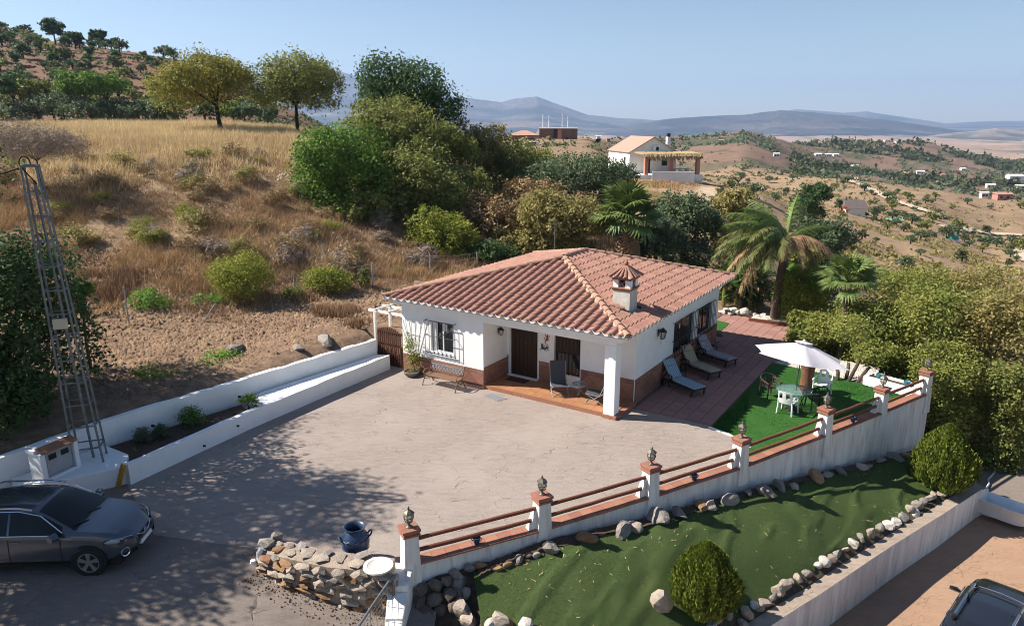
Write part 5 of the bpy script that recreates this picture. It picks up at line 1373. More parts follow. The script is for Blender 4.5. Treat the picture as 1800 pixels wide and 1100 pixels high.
# parasol, glass table and chairs on the upper lawn
tp = at(1396,685,.74); TZ = .0
t = thing('parasol', 'pale lilac parasol open over the glass table on the upper lawn', 'parasol', (tp.x+.03, tp.y, TZ))
MB().cyl((0,0,0),(.12,.0,2.5), .022, n=8).build('pole', MT['galvanised'], t)
M = T(.13,0,2.5) @ Matrix.Rotation(rad(8.5), 4, 'Y') @ Matrix.Rotation(rad(-5), 4, 'X')
cn = MB(); Rr = 1.72; nseg = 6; hh = -.52; vs = []; rows = 8; sub = 8
for j in range(rows+1):
    f = j/rows
    for i in range(nseg*sub):
        a = 2*math.pi*i/(nseg*sub)+.26; k = (i % sub)/sub; ed = math.cos(math.pi/nseg)/math.cos((k-.5)*2*math.pi/nseg)
        sag = 1-.10*math.sin(math.pi*k)*f; r = Rr*f*(.12+.88*ed if False else ed)*sag
        vs.append((r*math.cos(a), r*math.sin(a), hh*f**1.12*(1+.06*math.sin(math.pi*k)*f)-.02*math.sin(math.pi*k)*f+.004*math.sin(i*2.1+j)))
m_ = nseg*sub
cn.add(vs, [(j*m_+i, (j+1)*m_+i, (j+1)*m_+(i+1) % m_, j*m_+(i+1) % m_) for j in range(rows) for i in range(m_)])
can = cn.build('canopy', MT['parasol_cloth'], t, M=M, smooth='all')
ve = MB(); vs = [(0,0,.07)]
for i in range(24):
    a = 2*math.pi*i/24+.26; vs.append((.3*math.cos(a), .3*math.sin(a), -.0+.012*(i % 2)))
ve.add(vs, [(0, 1+i, 1+(i+1) % 24) for i in range(24)]); ve.build('vent', MT['parasol_cloth'], can); MB().lathe([(.03,.05),(.03,.1),(.001,.13)], 8).build('finial', MT['white_resin'], can)
for i in range(6):
    a = 2*math.pi*i/6+.26; MB().tube([(.05*math.cos(a),.05*math.sin(a),-.02),(Rr*math.cos(a)*.99,Rr*math.sin(a)*.99,hh-.015)], .011, 5, M).build('rib', MT['galvanised'], t)
MB().lathe([(.001,0),(.28,0),(.26,.06),(.05,.1),(.03,.3),(.001,.3)], 16).build('base', MT['dark_resin'], t, smooth=40)
t = thing('glass_table', 'round glass garden table under the parasol', 'table', (tp.x, tp.y, TZ))
MB().lathe([(.03,.725),(.6,.725),(.61,.733),(.6,.741),(.03,.741)], 32).build('tabletop', MT['table_glass'], t, smooth=40); MB().lathe([(.59,.715),(.62,.715),(.62,.745),(.6,.75),(.59,.715)], 32).build('rim', mat('teal_rim', (.05,.13,.13), rough=.3), t)
for i in range(4):
    a = .4+i*math.pi/2; MB().tube([(.5*math.cos(a),.5*math.sin(a),.72),(.36*math.cos(a),.36*math.sin(a),.35),(.52*math.cos(a),.52*math.sin(a),0)], .018, 6).build('leg', MT['iron'], t, smooth=True)
def plastic_chair(lab, p, face, m, kind):
    t = thing('garden_chair', lab, 'garden chair', p, math.atan2(face.y, face.x))
    for x, y in ((.24,.26),(.24,-.26),(-.24,.24),(-.24,-.24)): MB().tube([(x*1.1,y*1.12,0),(x,y,.42),(x if x > 0 else x*1.05,y*1.05,.64 if x > 0 else .6)], [.028,.032,.028], 6).build('leg', m, t)
    MB().add([(.27,.25,.43),(.27,-.25,.43),(-.22,-.22,.40),(-.22,.22,.40),(.27,.25,.46),(.27,-.25,.46),(-.22,-.22,.43),(-.22,.22,.43)], [(0,3,2,1),(4,5,6,7),(0,1,5,4),(1,2,6,5),(2,3,7,6),(3,0,4,7)][::1]).build('seat', m, t, bevel=.012)
    for s in (-1, 1): MB().tube([(.28,s*.29,.62),(.05,s*.31,.655),(-.2,s*.27,.68)], [.03,.036,.03], 6, sx=1).build('armrest', m, t, smooth=True)
    bm_ = MB(); cols = 8 if kind == 'slat' else 14; hgt = .44
    if kind == 'slat':
        # solid moulded back with two openings
        def pt(k, z): y = -.25+.5*k; return (-.23-.05*math.cos((k-.5)*math.pi)-(z-.44)*.22, y, z+.03*math.sin(math.pi*k)*(z > .8))
        ks = np.linspace(0, 1, 13); zs = np.linspace(.44, .88, 8)
        for i in range(12):
            for j in range(7):
                if j in (3, 4, 5) and i in (2, 3, 4, 8, 9, 10) : continue
                q = [pt(ks[i], zs[j]), pt(ks[i+1], zs[j]), pt(ks[i+1], zs[j+1]), pt(ks[i], zs[j+1])]
                bm_.add(q+[(a-.018, b, c) for a, b, c in q], [(0,1,2,3),(7,6,5,4),(0,4,5,1),(1,5,6,2),(2,6,7,3),(3,7,4,0)])
    else:
        rim = [(-.02, .33, .66), (-.2, .30, .74), (-.33, .17, .80), (-.36, 0, .82), (-.33, -.17, .80), (-.2, -.30, .74), (-.02, -.33, .66)]
        bm_.tube(rim, .025, 6)
        for k in range(11):
            f = k/10*6; a = Vector(_polyline(rim, f)); bm_.tube([a, (a.x*.62, a.y*.72, .43)], .011, 4)
    bm_.build('backrest', m, t)
    return t
tc2 = Vector((tp.x, tp.y, 0))
def chair_at(px, py, m, kind, lab, turn=0):
    p = atT(px, py); f = (tc2-p).normalized(); f.z = 0; f.rotate(Euler((0,0,turn))); plastic_chair(lab, p, f, m, kind)
chair_at(1352, 697, MT['brown_rattan'], 'round', 'dark brown rattan chair at the glass table beside the terrace')
chair_at(1383, 726, MT['white_resin'], 'slat', 'white plastic chair in front of the glass table with its back to the patio')
chair_at(1444, 694, MT['white_resin'], 'slat', 'white plastic chair behind the glass table near the white gravel', .15)
chair_at(1432, 719, MT['dark_resin'], 'round', 'black round backed chair at the glass table next to the pillar')
p = atT(1416, 688); t = thing('stump_planter', 'stout brown palm stump standing behind the glass table', 'stump', (p.x, p.y, p.z))
MB().lathe([(.001,0),(.27,0),(.25,.2),(.22,.6),(.26,1.0),(.29,1.25),(.27,1.3),(.001,1.28)], 14).build('stump', mat('stump_bark', (.20,.10,.06), (.13,.065,.04), scale=6, rough=.95, bump=.8, bscale=20), t, smooth=40)
# low white planter box at the far end of the lawn
a_, b_ = atT(1516,676), atT(1602,700); d = (b_-a_).normalized(); n = Vector((-d.y, d.x, 0))
t = thing('planter_box', 'low white planter box at the end of the upper lawn under the trees', 'planter', a_); L_ = (b_-a_).length
A3 = frame((0,0,0), d, n, (0,0,1))
mb = MB(); mb.box(0, L_, 0, .1, -.1, .38, A3); mb.box(0, L_, .6, .7, -.1, .38, A3); mb.box(0, .1, .1, .6, -.1, .38, A3); mb.box(L_-.1, L_, .1, .6, -.1, .38, A3); mb.build('box', MT['white_render'], t)
MB().box(.1, L_-.1, .1, .6, -.1, .3, A3).build('soil', MT['soil'], t)
for k in (.25, .8): 
    q = a_+d*L_*k+n*.35; t2 = thing('blue_bucket', 'small teal pot standing in the low white planter box, %s' % ('beside the tree trunks' if k < .5 else 'towards the last pillar'), 'pot', (q.x, q.y, a_.z+.3)); MB().lathe([(.001,0),(.1,0),(.13,.2),(.12,.2),(.1,.17),(.001,.17)], 12).build('pot', mat('teal_pot%d' % int(k*10), (.05,.16,.20), rough=.4), t2, smooth=40)
# meter cabinet on the plinth, yellow board
pc = at(112,834,.55); cd = (at(148,818,.55)-at(84,848,.55)).normalized(); t = thing('meter_cabinet', 'white meter cabinet with a grey door and a tiled top beside the pylon', 'meter cabinet', (pc.x, pc.y, .55), math.atan2(cd.y, cd.x)); t.scale = (1,1,.86)
mb = MB(); mb.box(-.55,-.42,0,.5,0,.95); mb.box(.42,.55,0,.5,0,.95); mb.box(-.42,.42,.2,.5,0,.95); mb.box(-.42,.42,0,.2,0,.07); mb.build('housing', MT['white_render'], t, bevel=.015)
MB().prism([(-.52,-.06),(.52,-.06),(.52,.22),(-.52,.22)], [.955,.955,1.08,1.08], [.985,.985,1.11,1.11]).build('tile_top', MT['terracotta'], t); mb = MB(); mb.prism([(-.58,.2),(.58,.2),(.58,.52),(-.58,.52)], .952, 1.06); mb.build('top', MT['white_render'], t)
dm = defm('cabinet_grey', (.40,.40,.41), (.33,.33,.34), scale=4, rough=.6)
dd_ = MB(); dd_.box(-.33,.40,.10,.125,.1,.88); do_ = dd_.build('door', dm, t); MB().box(-.41,-.335,.105,.12,.1,.88).build('side_panel', dm, t)
for x in (-.16, .2): MB().box(x-.11,x+.11,.085,.1,.62,.80).build('meter_window', MT['glass_dark'], do_)
pb_ = at(203,857,0); t = MB().box(-.09,.09,-.015,.015,0,.72).build('yellow_board', mat('yellow', (.45,.24,.02), (.36,.18,.02), scale=6, rough=.6)); t.matrix_world = T(pb_.x+.06, pb_.y+.02, 0.0, -.5) @ Matrix.Rotation(rad(14), 4, 'Y') @ Matrix.Rotation(rad(-12), 4, 'X'); tag(t, 'narrow yellow board leaning in the corner by the white plinth', 'board')
# lattice pylon
pb0 = Vector((-12.2,19.35,.5)); ptop = atY(52,290,19.35)
t = thing('lattice_pylon', 'tall galvanised lattice pylon standing on the white plinth', 'pylon', pb0)
top_ = ptop-pb0; cr = [(-1,-1),(1,-1),(1,1),(-1,1)]; lg = []
for sx_, sy_ in cr:
    a = Vector((sx_*.36, sy_*.30, 0)); a.rotate(Euler((0,0,.35))); b_ = Vector((sx_*.17, sy_*.17, 0)); b_.rotate(Euler((0,0,.35))); b_ = b_+top_; lg.append((a, b_))
    MB().tube([a, b_], .035, 4).build('leg', MT['galvanised'], t)
for k in range(13):
    f = .06+k*.078; pts = [a.lerp(b_, f) for a, b_ in lg]
    for i in range(4): MB().tube([pts[i], pts[(i+1) % 4]], .022, 4).build('rung', MT['galvanised'], t)
pts = [a.lerp(b_, .999) for a, b_ in lg]
for i in range(4): MB().tube([pts[i], pts[(i+1) % 4]], .025, 4).build('rung', MT['galvanised'], t)
MB().tube([Vector((.05,.05,.1)), top_+Vector((.02,.05,-.4))], .04, 6).build('conduit', MT['galvanised'], t)
q = (lg[0][0]+lg[1][0])*.5; q2 = (lg[0][1]+lg[1][1])*.5; c_ = q.lerp(q2, .50)
MB().box(-.17,.17,-.08,.06,-.14,.14, M=T(c_.x+.05,c_.y-.08,c_.z,.35)).build('junction_box', mat('beige_box', (.55,.50,.38), rough=.6), t, bevel=.015)
cb0 = pb0+top_; cpts = []
for k in range(15):
    f = k/14; q = cb0.lerp(Vector((-24.5,5.5,7.6)), f); q.z -= 1.3*math.sin(math.pi*f); cpts.append(q-cb0)
tag(MB().tube(cpts, .02, 6).build('power_cable', MT['black'], loc=cb0), 'thick black cable leaving the top of the pylon', 'cable')
lp = [(cb0+Vector((.15*math.cos(a)-.12, 0, .2*math.sin(a)+.02))) for a in np.linspace(0, 3.3, 9)]+[cb0+Vector((.1,.02,-.5))]
tag(MB().tube([q-lp[0] for q in lp], .018, 6).build('cable_loop', MT['black'], loc=lp[0]), 'black loop of cable over the pylon head', 'cable')
# bathtub, hose, broom and stick by the lower drive
pt_ = at(1757,905,-2.7); t = thing('bathtub', 'old white bathtub standing on the step beside the drive', 'bathtub', (pt_.x, pt_.y, -2.72), math.atan2(at(1806,927,-2.4).y-at(1706,890,-2.4).y, at(1806,927,-2.4).x-at(1706,890,-2.4).x))
def ov(a, b, z, n=24): return [(a*math.copysign(abs(math.cos(t_))**.6, math.cos(t_)), b*math.copysign(abs(math.sin(t_))**.6, math.sin(t_)), z) for t_ in np.linspace(0, 2*math.pi, n, endpoint=False)]
vs = ov(.78,.3,0)+ov(1.0,.40,.5)+ov(1.04,.43,.52)+ov(1.0,.4,.53)+ov(.92,.33,.5)+ov(.7,.22,.14)
mb = MB().add(vs, [(k*24+i, k*24+(i+1) % 24, (k+1)*24+(i+1) % 24, (k+1)*24+i) for k in range(5) for i in range(24)]+[tuple(5*24+i for i in range(24))]); mb.build('tub', MT['white_resin'], t, smooth=50)
MB().cyl((-.7,0,.12),(-.7,0,.15),.035).build('drain', MT['galvanised'], t); MB().tube([(-.9,.0,.5),(-.9,0,.62),(-.8,0,.62)], .02, 6).build('spout', MT['galvanised'], t)
hp = [at(x, y, -2.66) for x, y in ((1712,884),(1718,872),(1732,862),(1738,850),(1737,842),(1748,830),(1749,822),(1742,817))]
tag(MB().tube([q-hp[0] for q in hp], .035, 7).build('hose', mat('hose_grey', (.45,.50,.52), rough=.5), loc=hp[0], smooth=True), 'pale grey hose curling away behind the bathtub', 'hose')
a_, b_ = at(1703,904,-2.86), at(1690,856,-1.75); t = thing('broom', 'broom with a pink head leaning on the end of the retaining wall', 'broom', a_)
MB().tube([(0,0,.08), b_-a_], .018, 6).build('handle', MT['grey_metal'], t); MB().box(-.17,.17,-.05,.05,0,.1).build('head', mat('pink', (.5,.16,.15), (.4,.12,.12), scale=30, rough=.8), t, bevel=.02)
a_, b_ = at(1709,868,-2.6), at(1718,834,-1.6); tag(MB().tube([(0,0,0), b_-a_], .022, 6).build('wooden_stick', mat('pale_wood', (.5,.38,.24), rough=.8), loc=a_), 'pale wooden stick propped beyond the end of the retaining wall', 'stick')
# fence posts and wire along the foot of the hill, TV aerial
fps = [((228,572),(217,504)),((518,508),(516,478)),((655,505),(654,462)),((757,480),(755,448)),((840,470),(838,443)),((906,462),(906,440))]
fn = thing('wire_fence', 'sagging wire fence on thin grey posts along the foot of the dry hill', 'fence', hit(*fps[0][0])); F0 = fn.location.copy(); tops_ = []
for (bx, by), (tx, ty) in fps:
    p = hit(bx, by); q = atY(tx, ty, p.y); MB().tube([p-F0-Vector((0,0,.2)), q-F0], .035, 6).build('post', MT['grey_metal'], fn); tops_.append((p, q))
for i in range(len(tops_)-1):
    for f in (.35, .65, .95):
        a = tops_[i][0].lerp(tops_[i][1], f); c = tops_[i+1][0].lerp(tops_[i+1][1], f); m = (a+c)/2-Vector((0,0,.12))
        MB().tube([a-F0, m-F0, c-F0], .006, 3).build('wire', MT['grey_metal'], fn)
p = hit(356,565); q = atY(378,533,p.y); tag(MB().tube([(0,0,-.1), q-p], .03, 6).build('leaning_stake', MT['grey_metal'], loc=p), 'pale metal stake leaning over at the foot of the green bushes', 'stake')
p = atY(975,445,41); t = thing('tv_aerial', 'thin television aerial standing behind the house', 'aerial', (p.x, p.y, .8)); h = atY(975,390,41).z-.8
MB().cyl((0,0,0),(0,0,h),.03,n=6).build('mast', MT['galvanised'], t); MB().tube([(-.3,0,h-.12),(.35,.05,h-.1)], .02, 5).build('boom', MT['galvanised'], t)
for x in (-.25,-.1,.05,.2,.33): MB().tube([(x,-.28,h-.11),(x,.28,h-.11)], .012, 4).build('element', MT['galvanised'], t)
# ---------------------------------------------------------------- cars
def smooth_curve(xs, keys, passes=2):
    y = np.interp(xs, [k[0] for k in keys], [k[1] for k in keys])
    for _ in range(passes): y = np.convolve(np.pad(y, 2, mode='edge'), [.1,.2,.4,.2,.1], 'valid')
    return y
defm('car_paint', (.075,.085,.11), rough=.25, metal=.55, spec=.5, coat=.8)
defm('car_paint_black', (.012,.013,.018), rough=.22, metal=.2, spec=.5, coat=.9)
defm('car_glass', (.004,.007,.008), rough=.03, spec=.35)
defm('car_trim', (.012,.012,.013), rough=.6)
defm('chrome', (.6,.6,.62), rough=.2, metal=1)
defm('tyre', (.018,.018,.018), rough=.85)
defm('alloy', (.42,.43,.44), rough=.3, metal=.8)
defm('lamp_lens', (.26,.28,.30), rough=.08, spec=.8)
defm('car_lamp_dark', (.05,.05,.055), rough=.1, spec=.8)
def loft(xs, C_, npt):
    """C_[k] = (y array, z array) for section points from sill to centreline; mirrored"""
    vs = []; n = len(xs); full = 2*npt-1
    for i in range(n):
        half = [(C_[k][0][i], C_[k][1][i]) for k in range(npt)]
        row = half+[(-y, z) for y, z in half[-2::-1]]
        vs += [(xs[i], y, z) for y, z in row]
    return vs, n, full
def wheel(t, x, y, r=.335, w_=.22, spokes=5, side=1):
    wo = MB(); M = T(x, y, r) @ Matrix.Rotation(-math.pi/2*side, 4, 'X')
    wo.lathe([(r*.62,-w_/2),(r*.95,-w_/2),(r,-w_/2+.03),(r,w_/2-.03),(r*.95,w_/2),(r*.72,w_/2+.005),(r*.70,w_/2-.02)], 28, M); tyre = wo.build('wheel', MT['tyre'], t, smooth=40)
    rm = MB(); rm.lathe([(r*.72,w_/2+.008),(r*.66,w_/2+.008),(r*.64,w_/2-.03)], 28, M); rm.lathe([(.001,w_/2+.0),(r*.13,w_/2+.0),(r*.16,w_/2-.02)], 12, M)
    for k in range(spokes):
        a = 2*math.pi*k/spokes+.3; Q = M @ Matrix.Rotation(a, 4, 'Z')
        rm.add([(r*.1,-.03,w_/2-.005),(r*.1,.03,w_/2-.005),(r*.68,.055,w_/2+.004),(r*.68,-.055,w_/2+.004),(r*.1,-.03,w_/2-.04),(r*.1,.03,w_/2-.04),(r*.68,.055,w_/2-.04),(r*.68,-.055,w_/2-.04)], [(0,3,2,1)[::-1],(0,4,5,1),(1,5,6,2),(2,6,7,3),(3,7,4,0)], Q)
    rm.build('rim', MT['alloy'], tyre, smooth=30)
    MB().lathe([(.001,w_/2-.045),(r*.7,w_/2-.045)], 20, M).build('brake_disc', MT['car_trim'], tyre)
def car(name, lab, loc, rz, S, paint):
    t = thing(name, lab, 'car', loc, rz); xs = np.linspace(S['x0'], S['x1'], 96)
    cv = lambda k, p=2: smooth_curve(xs, S[k], p)
    hw_, zs_, zsh, zt_, wr, zb_ = cv('hw'), cv('zsill', 1), cv('zsh'), cv('ztop', 1), cv('wr'), cv('zbump', 1)
    zr = np.where(zt_-zsh > .12, zt_-.06, zsh+(zt_-zsh)*.6)
    crown = S.get('crown', .03)
    C_ = [(hw_*.90, zs_), (hw_*.985, zs_+.12), (hw_, (zs_+zsh)/2+.03), (hw_*.985, zsh-.10), (hw_*.955, zsh), (wr+.018, zr-.03), (wr-.03, zr+.012), (wr*.55, zt_-crown*.3), (wr*0, zt_)]
    C_ = [(np.asarray(a, float)*1.0, np.asarray(b, float)) for a, b in C_]
    vs, n, full = loft(xs, C_, 9)
    mats = [paint, MT['car_glass'], MT['car_trim']]
    groups = {'body': [], 'windscreen': [], **{'side_window%d' % q: [] for q in range(6)}, 'rear_window': [], 'lower_trim': []}
    for i in range(n-1):
        xm = (xs[i]+xs[i+1])/2
        for k in range(full-1):
            kk = min(k, full-2-k); f = (i*full+k, (i+1)*full+k, (i+1)*full+k+1, i*full+k+1)
            g = 'body'
            if kk == 0: g = 'lower_trim'
            if kk == 4 and S['sw'][0] < xm < S['sw'][1] and not any(abs(xm-p) < .035 for p in S['pillars']): g = 'side_window%d' % (sum(xm > p for p in S['pillars'])*2+(k > 8))
            if kk >= 6 and S['ws'][0] < xm < S['ws'][1]: g = 'windscreen'
            if kk >= 6 and S['rw'][0] < xm < S['rw'][1]: g = 'rear_window'
            groups[g].append(f)
    for g, fs in groups.items():
        if not fs: continue
        used = sorted({i for f in fs for i in f}); mp_ = {u: i for i, u in enumerate(used)}
        fs2 = [tuple(mp_[i] for i in f) for f in fs]
        if g == 'body': fs2 += [tuple(mp_[i] for i in range(full) if i in mp_), tuple(reversed([mp_[(n-1)*full+i] for i in range(full) if (n-1)*full+i in mp_]))]
        MB().add([vs[u] for u in used], fs2).build(g.rstrip('0123456789'), {'body': paint, 'lower_trim': MT['car_trim']}.get(g, MT['car_glass']), t, smooth=35)
    for x in S['axles']:
        for s in (1, -1):
            W_ = float(np.interp(x, xs, hw_))
            MB().cyl((x, s*(W_-.25), .37), (x, s*(W_+.004), .37), .40, n=26).build('wheel_arch', MT['car_trim'], t)
            wheel(t, x, s*(W_-.095), S.get('wr_', .335), side=s)
    MB().box(S['x0']+.25, S['x1']-.25, -float(hw_.max())*.88, float(hw_.max())*.88, .2, .42).build('underbody', MT['car_trim'], t)
    S['_'] = (xs, hw_, zsh, zt_, wr, zr)
    return t
QS = dict(x0=-2.19, x1=2.19, hw=[(-2.19,.62),(-2.05,.80),(-1.7,.89),(-1,.905),(1.0,.905),(1.45,.89),(1.8,.83),(2.0,.72),(2.12,.56),(2.19,.40)],
  zsill=[(-2.19,.5),(-2.0,.33),(-1.5,.27),(1.6,.27),(1.95,.26),(2.19,.36)], zsh=[(-2.19,.85),(-2,1.06),(-1,1.05),(.6,1.0),(1.0,.99),(1.5,.95),(1.9,.82),(2.1,.70),(2.19,.62)],
  ztop=[(-2.19,.95),(-2.1,1.15),(-1.75,1.5),(-1.2,1.575),(-.4,1.59),(.1,1.56),(.35,1.48),(1.08,1.075),(1.3,1.045),(1.7,.97),(2.0,.85),(2.12,.74),(2.19,.63)],
  wr=[(-2.19,.5),(-1.8,.58),(-1,.62),(0,.63),(.4,.66),(.8,.74),(1.05,.80),(1.5,.77),(1.9,.64),(2.19,.34)], zbump=[(-3,0),(3,0)],
  sw=(-1.62,.78), pillars=(-.42,-1.25), ws=(.22,1.06), rw=(-2.0,-1.72), axles=(-1.36,1.29))
qt = car('parked_car', 'dark grey blue crossover car parked in the tree shade at the left', (-10.95,15.42,-.01), rad(2.5), QS, MT['car_paint'])
# headlights, grille, fog lamp rings, mirrors, rails, door seams
for s in (1, -1):
    MB().add([(2.04,s*.46,.66),(1.72,s*.80,.76),(1.60,s*.845,.81),(1.95,s*.70,.79),(2.10,s*.44,.72)], [(0,1,2,3,4) if s > 0 else (4,3,2,1,0)]).build('headlight_bowl', MT['car_lamp_dark'], qt)
    MB().lathe([(.001,-.5),(.25,-.43),(.43,-.25),(.5,0),(.43,.25),(.25,.43),(.001,.5)], 12, M=frame((1.885,s*.745,.765), Vector((.62,-.52*s,-.17))*.62, Vector((.5,.62*s,0))*.13, Vector((.1,.1*s,.9))*.14)).build('headlight', MT['lamp_lens'], qt, smooth='all')
    hl = MB(); 
    hl.tube([(2.10,s*.44,.735),(1.97,s*.69,.80),(1.62,s*.84,.83)], .012, 5); hl.tube([(2.09,s*.40,.655),(1.9,s*.68,.68),(1.74,s*.80,.75)], .014, 5); hl.build('lamp_trim', MT['chrome'], qt)
    hb2 = MB(); hb2.add([(1.64,s*.853,.70),(1.64,s*.865,.835),(2.02,s*.72,.79),(2.15,s*.45,.715),(2.13,s*.45,.62),(1.96,s*.74,.66)], [(0,5,4,3,2,1) if s > 0 else (1,2,3,4,5,0)]); hb2.build('headlight_cover', MT['car_lamp_dark'], qt)
    MB().lathe([(.075,0),(.1,.012),(.11,.0)], 16, M=T(2.03,s*.68,.45) @ Matrix.Rotation(rad(90), 4, 'Y') @ Matrix.Rotation(rad(-38*s), 4, 'X')).build('fog_lamp', MT['chrome'], qt)
    m_ = MB(); m_.tube([(.72,s*.92,1.0),(.70,s*.99,1.05),(.66,s*1.14,1.07)], [.06,.12,.085], 8, sx=.75); m_.build('mirror', MT['car_paint'], qt, smooth=True)
    MB().tube([(-1.55,s*.66,1.53),(-1.3,s*.67,1.60),(-.2,s*.68,1.615),(.12,s*.685,1.56)], .022, 6).build('roof_rail', MT['chrome'], qt, smooth=True)
    MB().tube([(-1.6,s*.905,1.045),(0,s*.905,1.04),(.72,s*.893,1.03)], .013, 5).build('chrome_strip', MT['chrome'], qt)
    MB().tube([(-1.6,s*.70,1.40),(-.9,s*.685,1.52),(-.2,s*.69,1.535),(.3,s*.73,1.44),(.8,s*.87,1.08)], .012, 5).build('window_trim', MT['chrome'], qt)
    for x in (-.42, .72): MB().tube([(x,s*.90,.36),(x,s*.915,.62),(x+.01,s*.905,.95)], .006, 4).build('door_seam', MT['car_trim'], qt)
    for x in (-.25, .52): MB().box(x-.1, x+.1, s*.905-.012, s*.905+.02, .87, .90).build('door_handle', MT['car_paint'], qt)
mb = MB(); mb.box(2.08, 2.195, -.36, .36, .56, .68); mb.build('grille', MT['car_trim'], qt, bevel=.02)
MB().tube([(2.17,-.34,.70),(2.2,-.12,.60),(2.205,.12,.60),(2.17,.34,.70)], .018, 6).build('grille_trim', MT['chrome'], qt); MB().lathe([(.001,0),(.06,.0),(.055,.012),(.001,.014)], 14, M=T(2.2,0,.64) @ Matrix.Rotation(math.pi/2, 4, 'Y')).build('badge', MT['chrome'], qt)
MB().box(2.15,2.21,-.26,.26,.40,.50).build('number_plate', MT['white_paint'], qt)
for y in (-.3, .25): MB().tube([(1.1,y,1.08),(.95,y-.35,1.145)], .012, 4).build('wiper', MT['car_trim'], qt)
SS = dict(x0=-2.15, x1=2.2, hw=[(-2.15,.80),(-1.9,.88),(-1,.90),(1.2,.90),(1.8,.86),(2.1,.76),(2.2,.66)], zsill=[(-2.15,.45),(-1.8,.38),(1.7,.38),(2.2,.42)],
  zsh=[(-2.15,1.0),(-1,1.07),(.7,1.06),(1.2,1.04),(1.8,.98),(2.2,.86)], ztop=[(-2.15,1.05),(-2.06,1.35),(-1.85,1.66),(-1.5,1.74),(-.5,1.76),(.15,1.72),(.35,1.64),(.95,1.14),(1.2,1.10),(1.8,1.05),(2.1,.97),(2.2,.88)],
  wr=[(-2.15,.62),(-1.8,.66),(-.5,.68),(.2,.68),(.9,.76),(1.2,.80),(1.9,.74),(2.2,.6)], zbump=[(-3,0),(3,0)], sw=(-1.8,.7), pillars=(-.5,-1.2), ws=(.28,.98), rw=(-2.1,-1.82), axles=(-1.3,1.35), wr_=.35)
rf = Vector((11.62,15.9,0)); hd = Vector((.72,.694,0)); rt_ = Vector((.694,-.72,0)); ctr = rf+rt_*.52-hd*.22
st = car('dark_suv', 'black off roader with chrome roof rails on the lower drive', (ctr.x, ctr.y, -2.9), math.atan2(hd.y, hd.x), SS, MT['car_paint_black'])
for s in (1, -1):
    MB().tube([(-1.55,s*.53,1.80),(-.55,s*.54,1.83)], .032, 8).build('roof_rail', MT['chrome'], st, smooth=True); MB().tube([(-.5,s*.54,1.83),(.12,s*.54,1.79)], .032, 8).build('roof_rail', MT['chrome'], st, smooth=True)
    for x, z in ((-1.58,1.76),(-.52,1.79),(.15,1.75)): MB().box(x-.05,x+.05,s*.535-.035,s*.535+.035,z-.05,z+.045).build('rail_foot', MT['car_trim'], st, bevel=.01)
    m_ = MB(); m_.tube([(.62,s*.90,1.12),(.6,s*1.0,1.16),(.58,s*1.15,1.16)], [.05,.095,.075], 8, sx=.7); m_.build('mirror', MT['car_paint_black'], st, smooth=True)
    MB().tube([(-1.75,s*.755,1.40),(-.5,s*.74,1.60),(.2,s*.75,1.57),(.7,s*.86,1.16)], .012, 5).build('window_trim', MT['chrome'], st)
    for x in (-.3,.5): MB().box(x-.1,x+.1,s*.90-.01,s*.90+.035,.95,.99).build('door_handle', MT['car_paint_black'], st)
for x0, x1 in ((-1.35,-.75),(-.6,-.02)):
    mb = MB(); pts = [(x0,-.4),(x0+.05,-.45),(x1-.05,-.45),(x1,-.4),(x1,.4),(x1-.05,.45),(x0+.05,.45),(x0,.4),(x0,-.4)]
    mb.tube([(x, y, 1.765+.0*(x) - .025*(abs(y)/.45)**2+(-.012 if x < -1.2 else (-.006 if x > -.2 else 0))) for x, y in pts], .009, 5); mb.build('roof_panel', MT['car_paint_black'], st)
MB().tube([(.24,-.66,1.68),(.24,0,1.735),(.24,.66,1.68)], .014, 5).build('windscreen_trim', MT['chrome'], st); MB().cyl((-1.7,0,1.72),(-1.8,0,1.79),.012).build('aerial', MT['car_trim'], st); MB().box(-2.2,-2.14,-.55,.55,.5,.72).build('bumper', MT['car_trim'], st, bevel=.02)
# ---------------------------------------------------------------- trees, shrubs, palms, grass
def leafmat(k, c1, c2, isl=.35, rnd=0, trans=.38, rough=.6): return defm(k, c1, c2, scale=.6, rough=rough, island=isl, rnd=rnd, trans=trans, spec=.25, coord='World', lo=.4, hi=.6)
leafmat('leaf_yellow', (0.259,0.236,0.047), (0.189,0.197,0.040)); leafmat('leaf_green', (0.140,0.235,0.037), (0.104,0.188,0.034)); leafmat('leaf_olive', (0.235,0.244,0.068), (0.169,0.198,0.056))
leafmat('leaf_dark', (0.074,0.129,0.043), (0.055,0.101,0.035)); leafmat('leaf_grey', (0.142,0.186,0.097), (0.105,0.150,0.077)); leafmat('leaf_brown', (0.319,0.216,0.104), (0.225,0.160,0.075), trans=.1)
leafmat('leaf_lime', (0.255,0.277,0.042), (0.195,0.232,0.038)); leafmat('leaf_twig', (0.330,0.262,0.203), (0.240,0.188,0.150), trans=0); leafmat('leaf_fresh', (0.169,0.319,0.048), (0.131,0.244,0.037)); leafmat('leaf_far', (0.100,0.126,0.058), (0.134,0.148,0.064), rnd=.25)
leafmat('leaf_hedge', (0.281,0.290,0.071), (0.198,0.229,0.056)); leafmat('leaf_mixed', (0.338,0.281,0.104), (0.235,0.216,0.075))
defm('bark', (.10,.075,.055), (.06,.045,.035), scale=5, rough=.95, bump=.8, bscale=18, coord='World'); defm('bark_dark', (.045,.035,.028), (.03,.024,.02), scale=5, rough=.95, coord='World')
